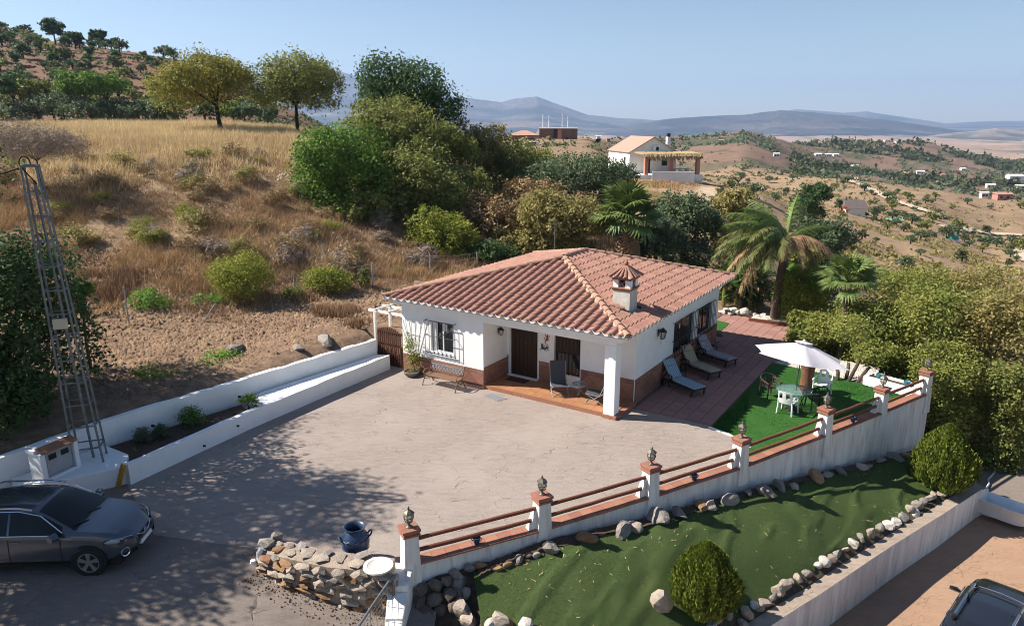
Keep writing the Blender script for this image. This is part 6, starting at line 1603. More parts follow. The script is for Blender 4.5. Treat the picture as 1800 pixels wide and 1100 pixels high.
def leaf_cloud(lobes, n, size, clump=12, aspect=.5, spread=.16, rng=NR, up=.35, inner=.55, radial=None):
    L = np.array(lobes, float); wgt = L[:,3]*L[:,4]+L[:,4]*L[:,5]; wgt = wgt/wgt.sum()
    nc = max(1, n//clump); k = rng.choice(len(L), nc, p=wgt); d = rng.normal(size=(nc,3)); d /= np.linalg.norm(d, axis=1)[:,None]
    d[:,2] = np.where(d[:,2] < -.85, -d[:,2], d[:,2])
    r = inner+(1.02-inner)*rng.random(nc)**.5; c = L[k,:3]+d*L[k,3:]*r[:,None]
    k2 = np.repeat(np.arange(nc), clump); m = len(k2)
    p = c[k2]+rng.normal(size=(m,3))*(L[k,3:].mean(1)*spread)[k2][:,None]
    nrm = d[k2]*.5+rng.normal(size=(m,3))*.55+np.array([0,0,up]); nrm /= np.linalg.norm(nrm, axis=1)[:,None]
    t = rng.normal(size=(m,3)); t -= nrm*(t*nrm).sum(1)[:,None]; t /= np.linalg.norm(t, axis=1)[:,None]; b = np.cross(nrm, t)
    s = size*(.65+.7*rng.random(m))[:,None]
    V = np.stack([p-t*s*.5, p+b*s*aspect*.5-t*s*.08, p+t*s*.5, p-b*s*aspect*.5-t*s*.08], 1).reshape(-1,3)
    return V, np.arange(m*4).reshape(m,4)
def trunk_mb(base, lobes, r, fork=.4, rr=R, nl=None, lean=(0,0)):
    mb = MB(); L = sorted(lobes, key=lambda l: -l[3])[:nl or 7]; cz = min(l[2]-l[5]*.3 for l in L); cx = sum(l[0] for l in L)/len(L); cy = sum(l[1] for l in L)/len(L)
    f = Vector((base[0]+(cx-base[0])*fork, base[1]+(cy-base[1])*fork, base[2]+max(.25, (cz-base[2])*.75)))
    m = (Vector(base)+f)/2+Vector((rr.uniform(-.08,.08), rr.uniform(-.08,.08), 0))
    mb.tube([Vector(base)-Vector((0,0,.3)), m, f], [r*1.25, r, r*.85], 7)
    for l in L:
        e = Vector(l[:3])+Vector((0,0,l[5]*.25)); q = f.lerp(e, .5)+Vector((rr.uniform(-.15,.15), rr.uniform(-.15,.15), .1*(e-f).length)); mb.tube([f, q, e], [r*.6, r*.38, r*.1], 6)
    return mb
def tree(name, label, cat, base, lobes, leaf, n, size, group=None, trunk=.14, bark='bark', clump=12, aspect=.5, spread=.16, inner=.55, up=.35, fork=.4):
    t = thing(name, label, cat, base, group=group); B = Vector(base)
    lo = [(l[0]-B.x, l[1]-B.y, l[2]-B.z, l[3], l[4], l[5]) for l in lobes]
    V, Fq = leaf_cloud(lo, n, size, clump, aspect, spread, inner=inner, up=up)
    link('crown', npmesh('crown', V, Fq, MT[leaf]), t)
    if trunk: trunk_mb((0,0,0), lo, trunk, fork).build('trunk', MT[bark], t, smooth='all')
    return t
def make_lobes(c, rx, ry, rz, k, rr=R, f=.52):
    out_ = [(c[0], c[1], c[2], rx*.62, ry*.62, rz*.66)]
    for i in range(k):
        a = 2*math.pi*(i+rr.random()*.7)/k; e = rr.uniform(-.45, .8); q = math.sqrt(max(0, 1-e*e))
        s = rr.uniform(.34, .52)
        out_.append((c[0]+rx*f*q*math.cos(a)*1.15, c[1]+ry*f*q*math.sin(a)*1.15, c[2]+rz*f*e*1.1, rx*s, ry*s, rz*s*rr.uniform(.85,1.1)))
    return out_
def ptree(name, label, cat, px, py, rx, ry, Y, leaf, n=7000, size=.17, k=8, group=None, trunk=.14, base=None, skirt=False, **kw):
    c = atY(px, py, Y); sc = Y*1.03/FOC; RX, RZ = rx*sc, ry*sc*1.03
    b = base or (c.x, c.y, hz(c.x, c.y)); b = (b[0], b[1], min(b[2], c.z-RZ*.5))
    lo = make_lobes(c, RX, RX*.9, RZ, k)
    if skirt:      # shrubby growth down to the ground
        gap = c.z-RZ*.6-b[2]; m = max(1, int(gap/(RX*.8)+.9))
        for j in range(m):
            zz = b[2]+gap*(j+.35)/m; f = .62+.2*(j/m)
            for i in range(4): a = i*1.57+j*.8+R.random(); lo.append((c.x+RX*.45*math.cos(a), c.y+RX*.4*math.sin(a), zz, RX*f*.62, RX*f*.58, max(gap/m*.7, RX*.35)))
        n = int(n*(1+.35*m))
    return tree(name, label, cat, b, lo, leaf, n, size, group, trunk, **kw)
# the two field trees, and the tall dark tree beside them
p = hit(390,231); ptree('almond_tree', 'yellowing round tree standing alone in the straw field, single dark trunk', 'tree', 360,150,88,60,p.y,'leaf_yellow',15000,.26,13,base=p,trunk=.2,bark='bark_dark',fork=.15)
p = hit(524,236); ptree('almond_tree', 'yellow green tree with two dark trunks at the edge of the straw field', 'tree', 522,154,82,60,p.y,'leaf_olive',17000,.27,13,base=p,trunk=.17,bark='bark_dark',fork=.15)
q = atY(543,234,p.y); MB().tube([(q.x,q.y,q.z-.4),(q.x,q.y,q.z+1.5),(q.x-.4,q.y,q.z+3)], [.16,.13,.06], 6).build('second_trunk', MT['bark_dark'], None) if False else None
ptree('carob_tree', 'tall dark green tree rising above the slope with ragged top', 'tree', 712,172,96,70,60,'leaf_dark',15000,.26,12,trunk=.25,bark='bark_dark',skirt=True)
big = [('bright green spreading tree at the left end of the grove on the slope',600,285,98,88,47,'leaf_green',12000),
 ('yellow olive tree in front of the tall dark tree',692,238,88,62,53,'leaf_olive',9000),('olive green tree in the middle of the slope grove',735,330,92,84,48.5,'leaf_olive',10000),
 ('golden brown tree at the right shoulder of the grove',838,262,62,48,60,'leaf_mixed',6000),('olive green tree below the pink villa',895,292,74,50,62,'leaf_olive',7000),
 ('wide dark grey green tree before the brick building',1005,310,88,44,58,'leaf_grey',9000),('lime green bush at the foot of the grove behind the fence',776,412,66,52,43.5,'leaf_lime',7000),
 ('dry russet bush between the lime bush and the house',868,388,72,62,48,'leaf_brown',6500),('yellow brown tree behind the roof ridge',985,385,78,62,46,'leaf_mixed',8000),
 ('dark shrub in the shade beside the fence near the roof',860,448,52,34,43,'leaf_dark',4000),('dull green tree right of the fan palm',1205,385,64,56,50,'leaf_grey',8000),
 ('small olive bush left of the leaning palm',1290,372,54,44,52,'leaf_mixed',5000),('dense grey green shrub behind the fan palm trunk',1150,425,60,42,46,'leaf_grey',5000),
 ('bushy green tree under the bright grove tree',655,372,70,50,46,'leaf_olive',6000),('reddish dry bush right of the grove above the roof',935,352,64,44,53,'leaf_brown',5000),
 ('dark round tree beyond the leaning palm',1432,345,32,26,75,'leaf_dark',4000),('olive tree filling the gap behind the lime bush',812,335,62,58,51,'leaf_olive',7000),('yellow green tree top left of the dark grey green tree',935,300,56,40,66,'leaf_hedge',5000),('grey green tree right of the wide dark tree',1075,318,50,34,60,'leaf_grey',5000),('olive shrub low in the grove beside the dry russet bush',905,428,50,36,46,'leaf_mixed',4500),('olive bush under the leaning palm crown left of its trunk',1322,440,46,40,43,'leaf_olive',5000),('mixed shrub right of the leaning palm trunk',1412,455,40,34,42,'leaf_hedge',4500),('rounded yellow green tree high in the middle of the grove',770,255,66,50,56,'leaf_hedge',7500),('dusky shrub at the right of the leaning palm crown',1450,418,52,44,50,'leaf_grey',5000)]
for lb, px, py, rx, ry, Y, lf, n in big: ptree('grove_tree' if ry > 45 else 'shrub', lb, 'tree' if ry > 45 else 'shrub', px, py, rx, ry, Y, lf, int(n*1.35), .22 if Y > 45 else .16, 9, skirt=True, clump=18, spread=.14)
# hedge of trees on the right, below the lawn
hedge = [('leafy tree directly behind the parasol',1450,590,60,52,32.5,'leaf_hedge',11000),('olive green hedge tree right of the parasol',1535,575,74,66,31.5,'leaf_hedge',12000),
 ('large yellow green hedge tree behind the last pillar',1640,560,88,74,29.5,'leaf_hedge',14000),('hedge tree at the right edge above the shaded bank',1745,575,82,78,28,'leaf_mixed',13000),
 ('pale leaved tree behind the small fan palm',1420,505,52,38,36,'leaf_lime',6000),('hedge tree hanging over the end of the railing wall',1668,655,66,52,26.5,'leaf_hedge',9000),
 ('dark leaved tree at the right edge low on the bank',1780,680,52,58,25.5,'leaf_olive',6000),('bush over the low white planter box',1548,628,46,30,29.5,'leaf_hedge',5500),
 ('hedge tree between the small palm and the right edge',1600,500,70,34,33,'leaf_hedge',6000),('yellowish tree top at the far right of the hedge',1720,505,80,32,33,'leaf_mixed',6000),('hedge tree beyond the right edge above the drive',1905,575,85,74,28.5,'leaf_hedge',9000),('second hedge tree beyond the right edge',1985,670,80,70,26,'leaf_olive',8000)]
for lb, px, py, rx, ry, Y, lf, n in hedge: ptree('hedge_tree', lb, 'tree', px, py, rx, ry, Y, lf, int(n*1.25), .125, 10, trunk=.08, clump=14, spread=.2, skirt=True)
t = thing('tree_trunks', 'cluster of bare leaning trunks in the white gravel behind the lawn', 'tree', atT(1486,671)); o_ = t.location.copy()
for (x, y), (x2, y2) in (((1473,670),(1471,640)),((1486,668),(1492,638)),((1488,671),(1512,632)),((1502,673),(1528,645))):
    a, b_ = atT(x, y)-o_, atT(x, y)-o_+(atY(x2, y2, atT(x, y).y+.4)-atT(x, y)); MB().tube([a-Vector((0,0,.2)), (a+b_)/2+Vector((.03,0,0)), b_], [.08,.07,.06], 7).build('trunk', MT['bark'], t, smooth='all')
V, Fq = leaf_cloud([(.3,.6,2.0,.9,.8,.5)], 1500, .1); link('crown', npmesh('crown', V, Fq, MT['leaf_hedge']), t)
# left: the dark tree by the pylon and the trees that shade the road
for lb, c, r3, n in (('big dark leafy tree at the left edge behind the lattice pylon',(-15.6,21.2,4.0),(3.1,2.8,3.6),17000),('tall tree beyond the left edge of the yard beside the parked car',(-17.2,19.1,9.2),(2.9,2.4,3.5),14000),
        ('second tall tree beyond the left edge shading the road',(-16.8,15.6,6.2),(2.8,2.5,2.6),14000),('third tree beyond the left edge nearest the camera',(-17.8,11.4,6.6),(3.2,2.2,2.6),6500),('tall tree beyond the left edge shading the dry bank',(-20.5,24.0,9.0),(3.6,2.8,3.4),9000),('low dark shrub under the left edge tree behind the white wall',(-14.9,19.9,2.2),(1.35,1.2,1.4),4500)):
    tree('dark_tree' if c[2] > 3 else 'shrub', lb, 'tree' if c[2] > 3 else 'shrub', (c[0], c[1], max(-.2, hz(c[0], c[1])-.1)), make_lobes(c, *r3, 10), 'leaf_dark', n, .17, trunk=.2 if c[2] > 3 else .06, bark='bark_dark')
# bushes on the dirt terrace and the fence line
for lb, px, py, rx, ry, Y, lf, n in (('large yellow green bush growing at the wire fence',425,492,58,54,33,'leaf_lime',8500),('low bush left of the small fence post near the gate',577,496,46,32,35,'leaf_lime',4500),
        ('feathery pale green plant next to the left fence post',265,538,42,32,31.5,'leaf_fresh',3000),('bright green leafy weed beside the leaning stake',362,535,38,26,32.5,'leaf_fresh',2600),
        ('bright weed patch growing in front of the pale rock',392,640,52,22,26,'leaf_fresh',1700),('shaded weed behind the white wall below the tree',275,665,60,24,24.5,'leaf_green',1700),('grey thorny bush on the brow at the left edge',60,252,92,46,42,'leaf_twig',16000),
        ('dark weed clump beside the pylon box',140,512,24,26,24,'leaf_green',1500),('thin upright weed near the second fence post',520,520,26,22,34,'leaf_olive',1500),('spiky tuft by the third fence post',640,492,12,26,36,'leaf_olive',900)):
    ptree('bush', lb, 'bush', px, py, rx, ry, Y, lf, n, .11 if lf != 'leaf_twig' else .3, 8, trunk=.05, aspect=.5 if lf != 'leaf_twig' else .06, spread=.2)
# rounded conifers on the lower lawn
def conifer(lab, base, h, r, n=19000):
    t = thing('globe_conifer', lab, 'conifer', base); m = n; z = NR.random(m)**.9; a = NR.random(m)*2*math.pi
    prof = lambda q: np.sin(np.pi*np.clip(.13+.87*np.asarray(q), 0, .995)**.72)**.8
    rid = 1+.06*np.sin(a*9+z*4)+.05*np.sin(a*17-z*7)+.09*np.sin(a*3+z*8)+.05*np.sin(a*5-z*13)+.05*NR.normal(size=m)
    dep = .72+.3*NR.random(m)**.45; rad_ = r*prof(z)*1.08*rid*dep
    p = np.stack([rad_*np.cos(a), rad_*np.sin(a), h*(.03+.95*z)*1.0], -1); outw = np.stack([np.cos(a), np.sin(a), 0*a], -1)
    t_ = outw*.38+np.array([0,0,1.])+NR.normal(size=(m,3))*.22; t_ /= np.linalg.norm(t_, axis=1)[:,None]
    b = np.cross(t_, outw+NR.normal(size=(m,3))*.6); b /= np.linalg.norm(b, axis=1)[:,None]; s = (.065+.075*NR.random(m))[:,None]*h/2
    V = np.stack([p-t_*s*.5, p+b*s*.24, p+t_*s*.6, p-b*s*.24], 1).reshape(-1,3)
    link('crown', npmesh('crown', V, np.arange(m*4).reshape(m,4), MT['leaf_conifer']), t)
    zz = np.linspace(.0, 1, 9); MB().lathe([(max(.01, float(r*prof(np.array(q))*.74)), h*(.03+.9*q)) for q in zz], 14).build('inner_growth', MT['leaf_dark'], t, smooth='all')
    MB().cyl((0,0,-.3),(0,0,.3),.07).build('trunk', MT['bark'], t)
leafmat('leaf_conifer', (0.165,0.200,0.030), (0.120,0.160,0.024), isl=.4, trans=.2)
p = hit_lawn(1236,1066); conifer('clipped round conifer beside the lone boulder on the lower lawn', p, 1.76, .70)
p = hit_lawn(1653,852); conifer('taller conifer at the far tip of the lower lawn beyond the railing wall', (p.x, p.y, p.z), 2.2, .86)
# palms
def fan_frond(rr, L=1.0, ns=22, droop=.25):
    mb = MB(); mb.tube([(0,0,0),(L*.45,0,.05*L),(L*.55,0,.04*L)], [.02*L,.014*L,.01*L], 4); c = Vector((L*.5,0,.05*L))
    for i in range(ns):
        a = rad(-105+210*i/(ns-1)); l = L*.55*(1-.25*abs(math.sin(a))**2)*rr.uniform(.9,1.05); d = Vector((math.cos(a), math.sin(a), 0)); s = Vector((-d.y, d.x, 0))*.028*L
        m = c+d*l*.55+Vector((0,0,.03*L)); e = c+d*l+Vector((0,0,-droop*l*rr.uniform(.5,1.4)))
        up = Vector((0,0,.018*L))
        mb.add([c, m-s, m+up*.4, e, m+s], [(0,1,2),(0,2,4),(1,3,2),(2,3,4)])
    return mb
defm('palm_green', (.15,.20,.055), (.10,.15,.035), scale=3, rough=.5, rnd=.25, trans=.15, coord='Object'); defm('palm_dry', (.34,.22,.12), (.24,.15,.085), scale=3, rough=.9, rnd=.25); defm('palm_bark', (.16,.115,.085), (.10,.07,.055), scale=4, rough=.95, bump=.8, bscale=16, stretch=(1,1,4))
def fan_palm(lab, base, h, L, nf=40, skirt=26, tr=.3):
    t = thing('fan_palm', lab, 'palm', base); rr = random.Random(int(h*100)); meshes = []
    for q in range(3): meshes.append(link('frond', npm(fan_frond(rr, L, 20), MT['palm_green']), t)) 
    protos = [m.data for m in meshes]
    for m in meshes: bpy.data.objects.remove(m)
    for i in range(nf):
        az = i*2.4; el = rad(82-105*(i/nf)**.9+rr.uniform(-8,8)); o = link('frond', protos[i % 3], t); o.location = (0,0,h); o.rotation_euler = Euler((rr.uniform(-.3,.3), -el, az)); s = rr.uniform(.85,1.1); o.scale = (s,s,s)
    if skirt:
        dm = npm(fan_frond(rr, L*.8, 12, .5), MT['palm_dry'])
        for i in range(skirt):
            az = i*2.4; o = link('dead_frond', dm, t); o.location = (0,0,h-.15-.5*(i/skirt)*L); o.rotation_euler = Euler((rr.uniform(-.4,.4), rad(62+rr.uniform(0,22)), az)); o.scale = (rr.uniform(.85,1.15),)*3
    n = 10; MB().tube([(0,0,-.4)]+[(.02*math.sin(i), 0, h*i/n) for i in range(1, n+1)], [tr*1.2]+[tr*(1+.06*(i % 2)) for i in range(n)], 12).build('trunk', MT['palm_bark'], t, smooth='all')
    return t
def npm(mb, m):
    me = bpy.data.meshes.new('frond'); me.from_pydata(mb.v, [], mb.f); me.materials.append(m); return me
c = atY(1104,385,44); fan_palm('tall fan palm with a skirt of dead brown fronds behind the roof', (c.x, c.y, .3), c.z-.3, 2.5, 46, 34, .42)
c = atY(1492,497,31.5); fan_palm('small fan palm poking out of the hedge right of the leaning palm', (c.x, c.y, hz(c.x, c.y)), c.z-hz(c.x, c.y), 1.5, 30, 0, .14)
# leaning feather palm with wind blown fronds
base = atT(1362,562); topc = atY(1384,418,base.y-.2)
t = thing('feather_palm', 'leaning feather palm with ragged wind blown fronds beside the terrace', 'palm', base); rel = topc-base
pts = [Vector((0,0,-.3)), rel*.25+Vector((-.05,0,0)), rel*.5+Vector((-.06,0,0)), rel*.8, rel]
pts = [Vector(_polyline([tuple(p) for p in pts], f)) for f in np.linspace(0, 3.99, 26)]
MB().tube(pts, [(.30-.10*min(1, i/8))*(1.04 if i % 2 else .98) for i in range(26)], 12).build('trunk', MT['palm_bark'], t, smooth='all')
def feather(rr, L, droop, wind, dens=64):
    ra = [Vector((L*f*(1-.12*f*droop), wind*L*.12*f*f, L*(.28*f-droop*.75*f*f))) for f in np.linspace(0, 1, 12)]
    mb = MB(); mb.tube(ra, [.03*(1-.8*i/11) for i in range(12)], 4)
    for i in range(dens):
        f = .1+.9*i/dens; p = Vector(_polyline([tuple(q) for q in ra], f*11)); tng = (Vector(_polyline([tuple(q) for q in ra], min(10.99, f*11+.3)))-p).normalized()
        for s in (-1, 1):
            l = L*.25*math.sin(math.pi*(.15+.78*f))*rr.uniform(.6,1.2); d = (Vector((.3,s*1,-.25))+tng*.5+Vector((0,wind*.8,-.9*rr.random()))).normalized(); w_ = tng*.03
            m = p+d*l*.5+Vector((0,0,-.02)); e = p+d*l+Vector((0,0,-l*.8*rr.uniform(.4,1.4)))
            mb.add([p-w_*.5, p+w_*.5, m+w_, m-w_, e], [(0,1,2,3),(3,2,4)])
    return mb
rr = random.Random(5)
fm = [npm(feather(rr, 3.4, dr_q, wd), m) for dr_q, wd, m in ((.75,.5,MT['palm_green']),(.55,-.3,MT['palm_green']),(.95,.6,mat('palm_olive', (.18,.18,.06), (.12,.14,.045), scale=3, rough=.6, rnd=.2, trans=.15)),(1.15,.2,MT['palm_dry']))]
for az, el, k, s in ((182,18,2,1.1),(168,24,2,1.0),(200,16,0,1.05),(178,-2,2,1.0),(212,10,2,1.0),(158,2,2,.95),(190,8,3,1.0),(222,22,0,.9),(145,20,2,.9),(240,16,2,.9),(175,10,2,1.15),(190,30,0,1.1),(205,2,2,1.15),(160,38,0,1.0),(150,12,2,1.05),(215,28,2,1.1),(185,50,0,.9),(230,5,2,1.0),(195,-12,3,1.05),(170,-8,2,1.1),(130,45,1,.9),(60,62,1,.8),(0,30,0,.7),(-20,10,3,.8),(20,10,2,.8),(250,20,3,.8),(270,10,3,.75),(80,20,2,.8),(120,5,3,.8),(10,-10,3,.7)):
    o = link('frond' if k < 3 else 'dead_frond', fm[k], t, loc=rel); o.rotation_euler = Euler((rr.uniform(-.2,.2), -rad(el), rad(az))); o.scale = (s,s,s)
# banana plants behind the house corner
defm('banana_leaf', (.07,.13,.025), (.05,.10,.018), scale=2, rough=.4, rnd=.3, trans=.25); 
def banana_leaf(L, w_, rr):
    mb = MB(); n = 9; vs = []
    for i in range(n+1):
        f = i/n; x = L*f*(1-.15*f); z = L*(.45*f-.62*f*f); ww = w_*math.sin(math.pi*min(1, .08+.92*f))**.7*(1 if i < n else .1)
        vs += [(x, -ww, z-.04*w_+rr.uniform(-.02,.02)), (x, 0, z), (x, ww, z-.04*w_+rr.uniform(-.02,.02))]
    mb.add(vs, [(i*3+k, (i+1)*3+k, (i+1)*3+k+1, i*3+k+1) for i in range(n) for k in (0,1)]); mb.tube([(0,0,0),(L*.4,0,L*.1)], [.025,.015], 5); return mb
bl = [npm(banana_leaf(1.6,.24,rr), MT['banana_leaf']), npm(banana_leaf(1.25,.2,rr), MT['banana_leaf']), npm(banana_leaf(1.3,.16,rr), MT['palm_dry'])]
for i, (px, py, lb) in enumerate(((1282,552,'banana plant nearest the back corner of the house'),(1305,548,'banana plant behind the white boulders, second from the house'),(1330,552,'banana plant with dry orange leaves left of the palm trunk'),(1292,538,'banana plant at the back of the clump behind the house corner'),(1345,545,'banana plant half hidden by the palm trunk'),(1398,545,'small banana plant just right of the palm trunk'))):
    p = atT(px, py)+Vector((0,1.2,0)); t = thing('banana_plant', lb, 'banana plant', p, group='banana plants behind the terrace'); hh = R.uniform(1.3,2.2)
    MB().tube([(0,0,-.4),(0,0,hh)], [.13,.08], 8).build('stem', MT['leaf_olive'], t)
    for k in range(13):
        o = link('leaf', bl[2] if (k > 10 or (i == 2 and k > 6)) else R.choice(bl[:2]), t, loc=(0,0,hh-.05*k)); o.rotation_euler = Euler((R.uniform(-.3,.3), -rad(62-7.5*k+R.uniform(-8,8)), k*2.4+i)); s = R.uniform(.8,1.2); o.scale = (s,s,s)
for lb, px, py, rx, ry, Y, lf, n in (('dark undergrowth behind the banana plants',1300,505,62,40,41,'leaf_dark',6000),('green shrub behind the rear corner of the terrace',1395,520,40,40,38.5,'leaf_green',4000),('leafy shrub at the right rim of the terrace',1408,575,26,34,33,'leaf_hedge',3500)): ptree('shrub', lb, 'shrub', px, py, rx, ry, Y, lf, n, .14, 8, trunk=.05)
# palm bed, white stones and gravel
tb = thing('palm_bed', 'timber edged bed of white pebbles round the palm trunk', 'flower bed', atT(1358,566), HRZ)
mb = MB(); mb.box(-1.1,.9,-.5,-.38,-.05,.17); mb.box(.9,1.02,-.5,.75,-.05,.17); mb.build('timber', MT['rail_wood'], tb, bevel=.01); MB().box(-1.1,.9,-.38,.9,-.1,.08).build('pebble_bed', MT['rock_white'], tb)
for i, (px, py, wpx) in enumerate(((1268,551,18),(1276,549,16),(1288,549,22),(1298,552,14),(1308,552,24),(1327,556,12),(1334,560,16),(1341,556,14),(1388,572,24),(1396,580,18),(1390,566,16),(1397,592,16),(1283,554,12),(1318,551,14))):
    p = atT(px, py); s = wpx*p.y/1240; put_rock('white', p, s, s*.8, s*.75, 'white boulder in the border at the back of the terrace', 'white boulders at the back of the terrace')
def pebbles(name, quad_uw, n, s0, s1, m, lift=.0):
    vs, fs = [], []
    for i in range(n):
        a, b_ = R.random(), R.random(); q = [quad_uw[0][k]*(1-a)*(1-b_)+quad_uw[1][k]*a*(1-b_)+quad_uw[2][k]*a*b_+quad_uw[3][k]*(1-a)*b_ for k in (0,1)]
        p = terr(*q); s = R.uniform(s0, s1); k = len(vs); r = R.uniform(0,6)
        vs += [(p.x+s*math.cos(r+j*2.09), p.y+s*math.sin(r+j*2.09), p.z+lift) for j in range(3)]+[(p.x+s*.2, p.y, p.z+lift+s*.9)]; fs += [(k,k+1,k+3),(k+1,k+2,k+3),(k+2,k,k+3)]
    tag(link(name, npmesh(name, vs, np.array(fs), m)), kind='stuff')
gq = [(12.75,9.4),(16.7,8.7),(16.6,11.2),(13.4,11.2)]
sheet_uv('gravel_bed', gq, .015, MT['rock_white'], .3); pebbles('white_gravel', gq, 2600, .02, .06, MT['rock_white'], .015); pebbles('white_pebbles', [uvof(*(tb.matrix_world.translation+HU*dx+HW*dy)[:2]) for dx, dy in ((-1,-.3),(.85,-.3),(.85,.8),(-1,.8))] if False else [tuple(np.array(uvof(*atT(1358,566)[:2]))+np.array(q)) for q in ((-1,-.3),(.85,-.3),(.85,.8),(-1,.8))], 500, .03, .07, MT['rock_white'], .08)
sheet_uv('corner_turf', [(8.45,12.4),(9.3,12.4),(9.2,14.6),(8.45,14.8)], .03, MT['turf'])
put_rock('dark', atT(1266,590), .5,.42,.36, 'dark rock lying against the back corner of the side wall'); 
# planter plants, climber
for lb, px, py, z, r, lf, n in (('grey green lavender tussock nearest the pylon in the white planter',252,776,.45,.3,'leaf_grey',1300),('second lavender tussock in the middle of the white planter',285,768,.45,.28,'leaf_grey',1200),('tall feathery shrub in the white planter',338,746,.45,.42,'leaf_green',2200),('trailing plant spilling over the planter edge on a pale stem',437,712,.62,.34,'leaf_green',1500)):
    p = at(px, py, z); L = [(p.x, p.y, z+r*.7, r, r*.8, r*.8 if 'trail' not in lb else r*.4)]+([(p.x+.25, p.y-.05, z-.05, .16,.12,.3)] if 'trail' in lb else []); tree('planter_plant', lb, 'plant', (p.x, p.y, z-.05), L, lf, n, .09, trunk=.03, aspect=.25, up=.9, inner=.1)
p = hw(.75,-.3); L = [(p.x, p.y, .55, .26,.22,.4), (p.x-.05, p.y, 1.05, .26,.2,.4), (p.x-.1, p.y, 1.5, .16,.12,.35), (p.x+.2,p.y-.1,.75,.2,.16,.2)]
tree('climbing_plant', 'thin climbing plant in the stone pot growing up the white trellis', 'plant', (p.x, p.y, .2), L, 'leaf_lime', 900, .085, trunk=.02, inner=.1, spread=.3)
# rocks on the dirt terrace
p = hit(415,618); put_rock('grey', p, 1.15,.7,.5, 'pale grey outcrop on the dirt terrace behind the white wall, bright weeds before it', name='outcrop', sink=.35)
p = hit(572,605); put_rock('grey', p, 1.5,.8,.45, 'long flat grey outcrop on the dirt close to the gate', name='outcrop', sink=.4); p = hit(525,625); put_rock('grey', p, .7,.5,.3, 'small grey rock between the two outcrops on the dirt', sink=.35)
p = hit(735,500); put_rock('pale', p, .9,.5,.4, 'flat pale rock lying behind the left roof corner', sink=.35)
# ---- dry grass, scrub and clods
def grass(name, n, sel, hgt, m, blades=6, wid=.022, spread=.16, lean=.5):
    V = []; tot = 0
    while tot < n:
        a = NR.uniform(-.86, .25, 40000); y = 30+75*NR.random(40000)**1.15; x = a*y; z = H(x, y); pr = sel(x, y, z, a)
        k = NR.random(40000) < pr; q = np.stack([x, y, z], -1)[k][:n-tot]; tot += len(q); V.append(q)
    P = np.concatenate(V); m_ = len(P)*blades; p = np.repeat(P, blades, 0)+np.concatenate([NR.normal(size=(m_,2))*spread, np.zeros((m_,1))], 1)
    h = (hgt[0]+(hgt[1]-hgt[0])*NR.random(m_)**1.5)*np.repeat(.6+.8*NR.random(len(P)), blades); az = NR.random(m_)*6.283; ln = NR.random(m_)*lean*h
    tip = p+np.stack([ln*np.cos(az)+h*.08, ln*np.sin(az), h], -1); az2 = NR.random(m_)*6.283; s = np.stack([np.cos(az2), np.sin(az2), 0*az2], -1)*wid; p[:,2] -= .05
    Vt = np.stack([p-s, p+s, tip], 1).reshape(-1,3)
    return tag(link(name, npmesh(name, Vt, np.arange(m_*3).reshape(-1,3), m)), kind='stuff')
defm('grass_straw', (.66,.53,.31), (.54,.41,.23), scale=.35, rough=.9, island=.3, trans=.2, coord='World'); defm('grass_brown', (.37,.24,.14), (.20,.12,.07), scale=.3, rough=.95, island=.4, trans=.12, coord='World'); defm('grass_golden', (.50,.345,.18), (.38,.25,.13), scale=.3, rough=.95, island=.35, trans=.15, coord='World')
def nn(x, y, s, sc): return fbm(x/sc, y/sc, 3, s)
slope_zone = lambda x, y, z, a: (sstep(-.5,2.,y-(28.9+(a+.547)*18)+nn(x,y,400,3)*2.5)*(a < .02)*sstep(.04,-.06,a))
bw_side = lambda x, y: ((x+9.9)*-.84+(y-23.86)*.54 > .8)
grass('dry_grass', 26000, lambda x, y, z, a: slope_zone(x,y,z,a)*(.25+.75*(nn(x,y,410,2.2) > -.05))*sstep(80,60,y)*bw_side(x,y), (.08,.34), MT['grass_brown'], 8, wid=.016, spread=.22, lean=1.9)
grass('golden_grass', 5000, lambda x, y, z, a: slope_zone(x,y,z,a)*(nn(x,y,420,3.5) > .1)*sstep(70,55,y)*bw_side(x,y), (.2,.6), MT['grass_golden'], 14, wid=.013, spread=.18, lean=1.2)
grass('straw_grass', 36000, lambda x, y, z, a: sstep(6.3,8.2,z+nn(x,y,430,6)*1.4)*(y < 100)*(a < -.15)*(y > 40), (.25,.7), MT['grass_straw'], 7, wid=.022, spread=.3, lean=.7)
grass('dirt_grass', 1600, lambda x, y, z, a: (y < 34)*(nn(x,y,440,2) > .25)*(a > -.62)*(a < -.2)*bw_side(x,y)*1.0, (.12,.4), MT['grass_brown'])
# clods of earth on the terrace behind the wall
vs, fs = [], []
for i in range(15000):
    a = R.uniform(-.62,-.13); y = R.uniform(21, 36.5); x = a*y
    if (x+9.9)*-.84+(y-23.86)*.54 < .35 or (x > -5.5 and y < 31): continue
    s = R.uniform(.035,.115)*(1.5 if R.random() < .06 else 1); k = len(vs); r = R.uniform(0,6); vs.append((x,y,s,r))
A_ = np.array(vs); zz = H(A_[:,0], A_[:,1]); s = A_[:,2]; r = A_[:,3]
Vv = np.stack([np.stack([A_[:,0]+s*np.cos(r+j*1.57)*NR.uniform(.7,1.2,len(s)), A_[:,1]+s*np.sin(r+j*1.57)*NR.uniform(.7,1.2,len(s)), zz-.01], -1) for j in range(4)]+[np.stack([A_[:,0]+s*.2*np.cos(r), A_[:,1]+s*.2*np.sin(r), zz+s*NR.uniform(.7,1.2,len(s))], -1)], 1).reshape(-1,3)
i5 = np.arange(len(s))*5; tri = np.concatenate([np.stack([i5+j, i5+(j+1) % 4, i5+4], -1) for j in range(4)])
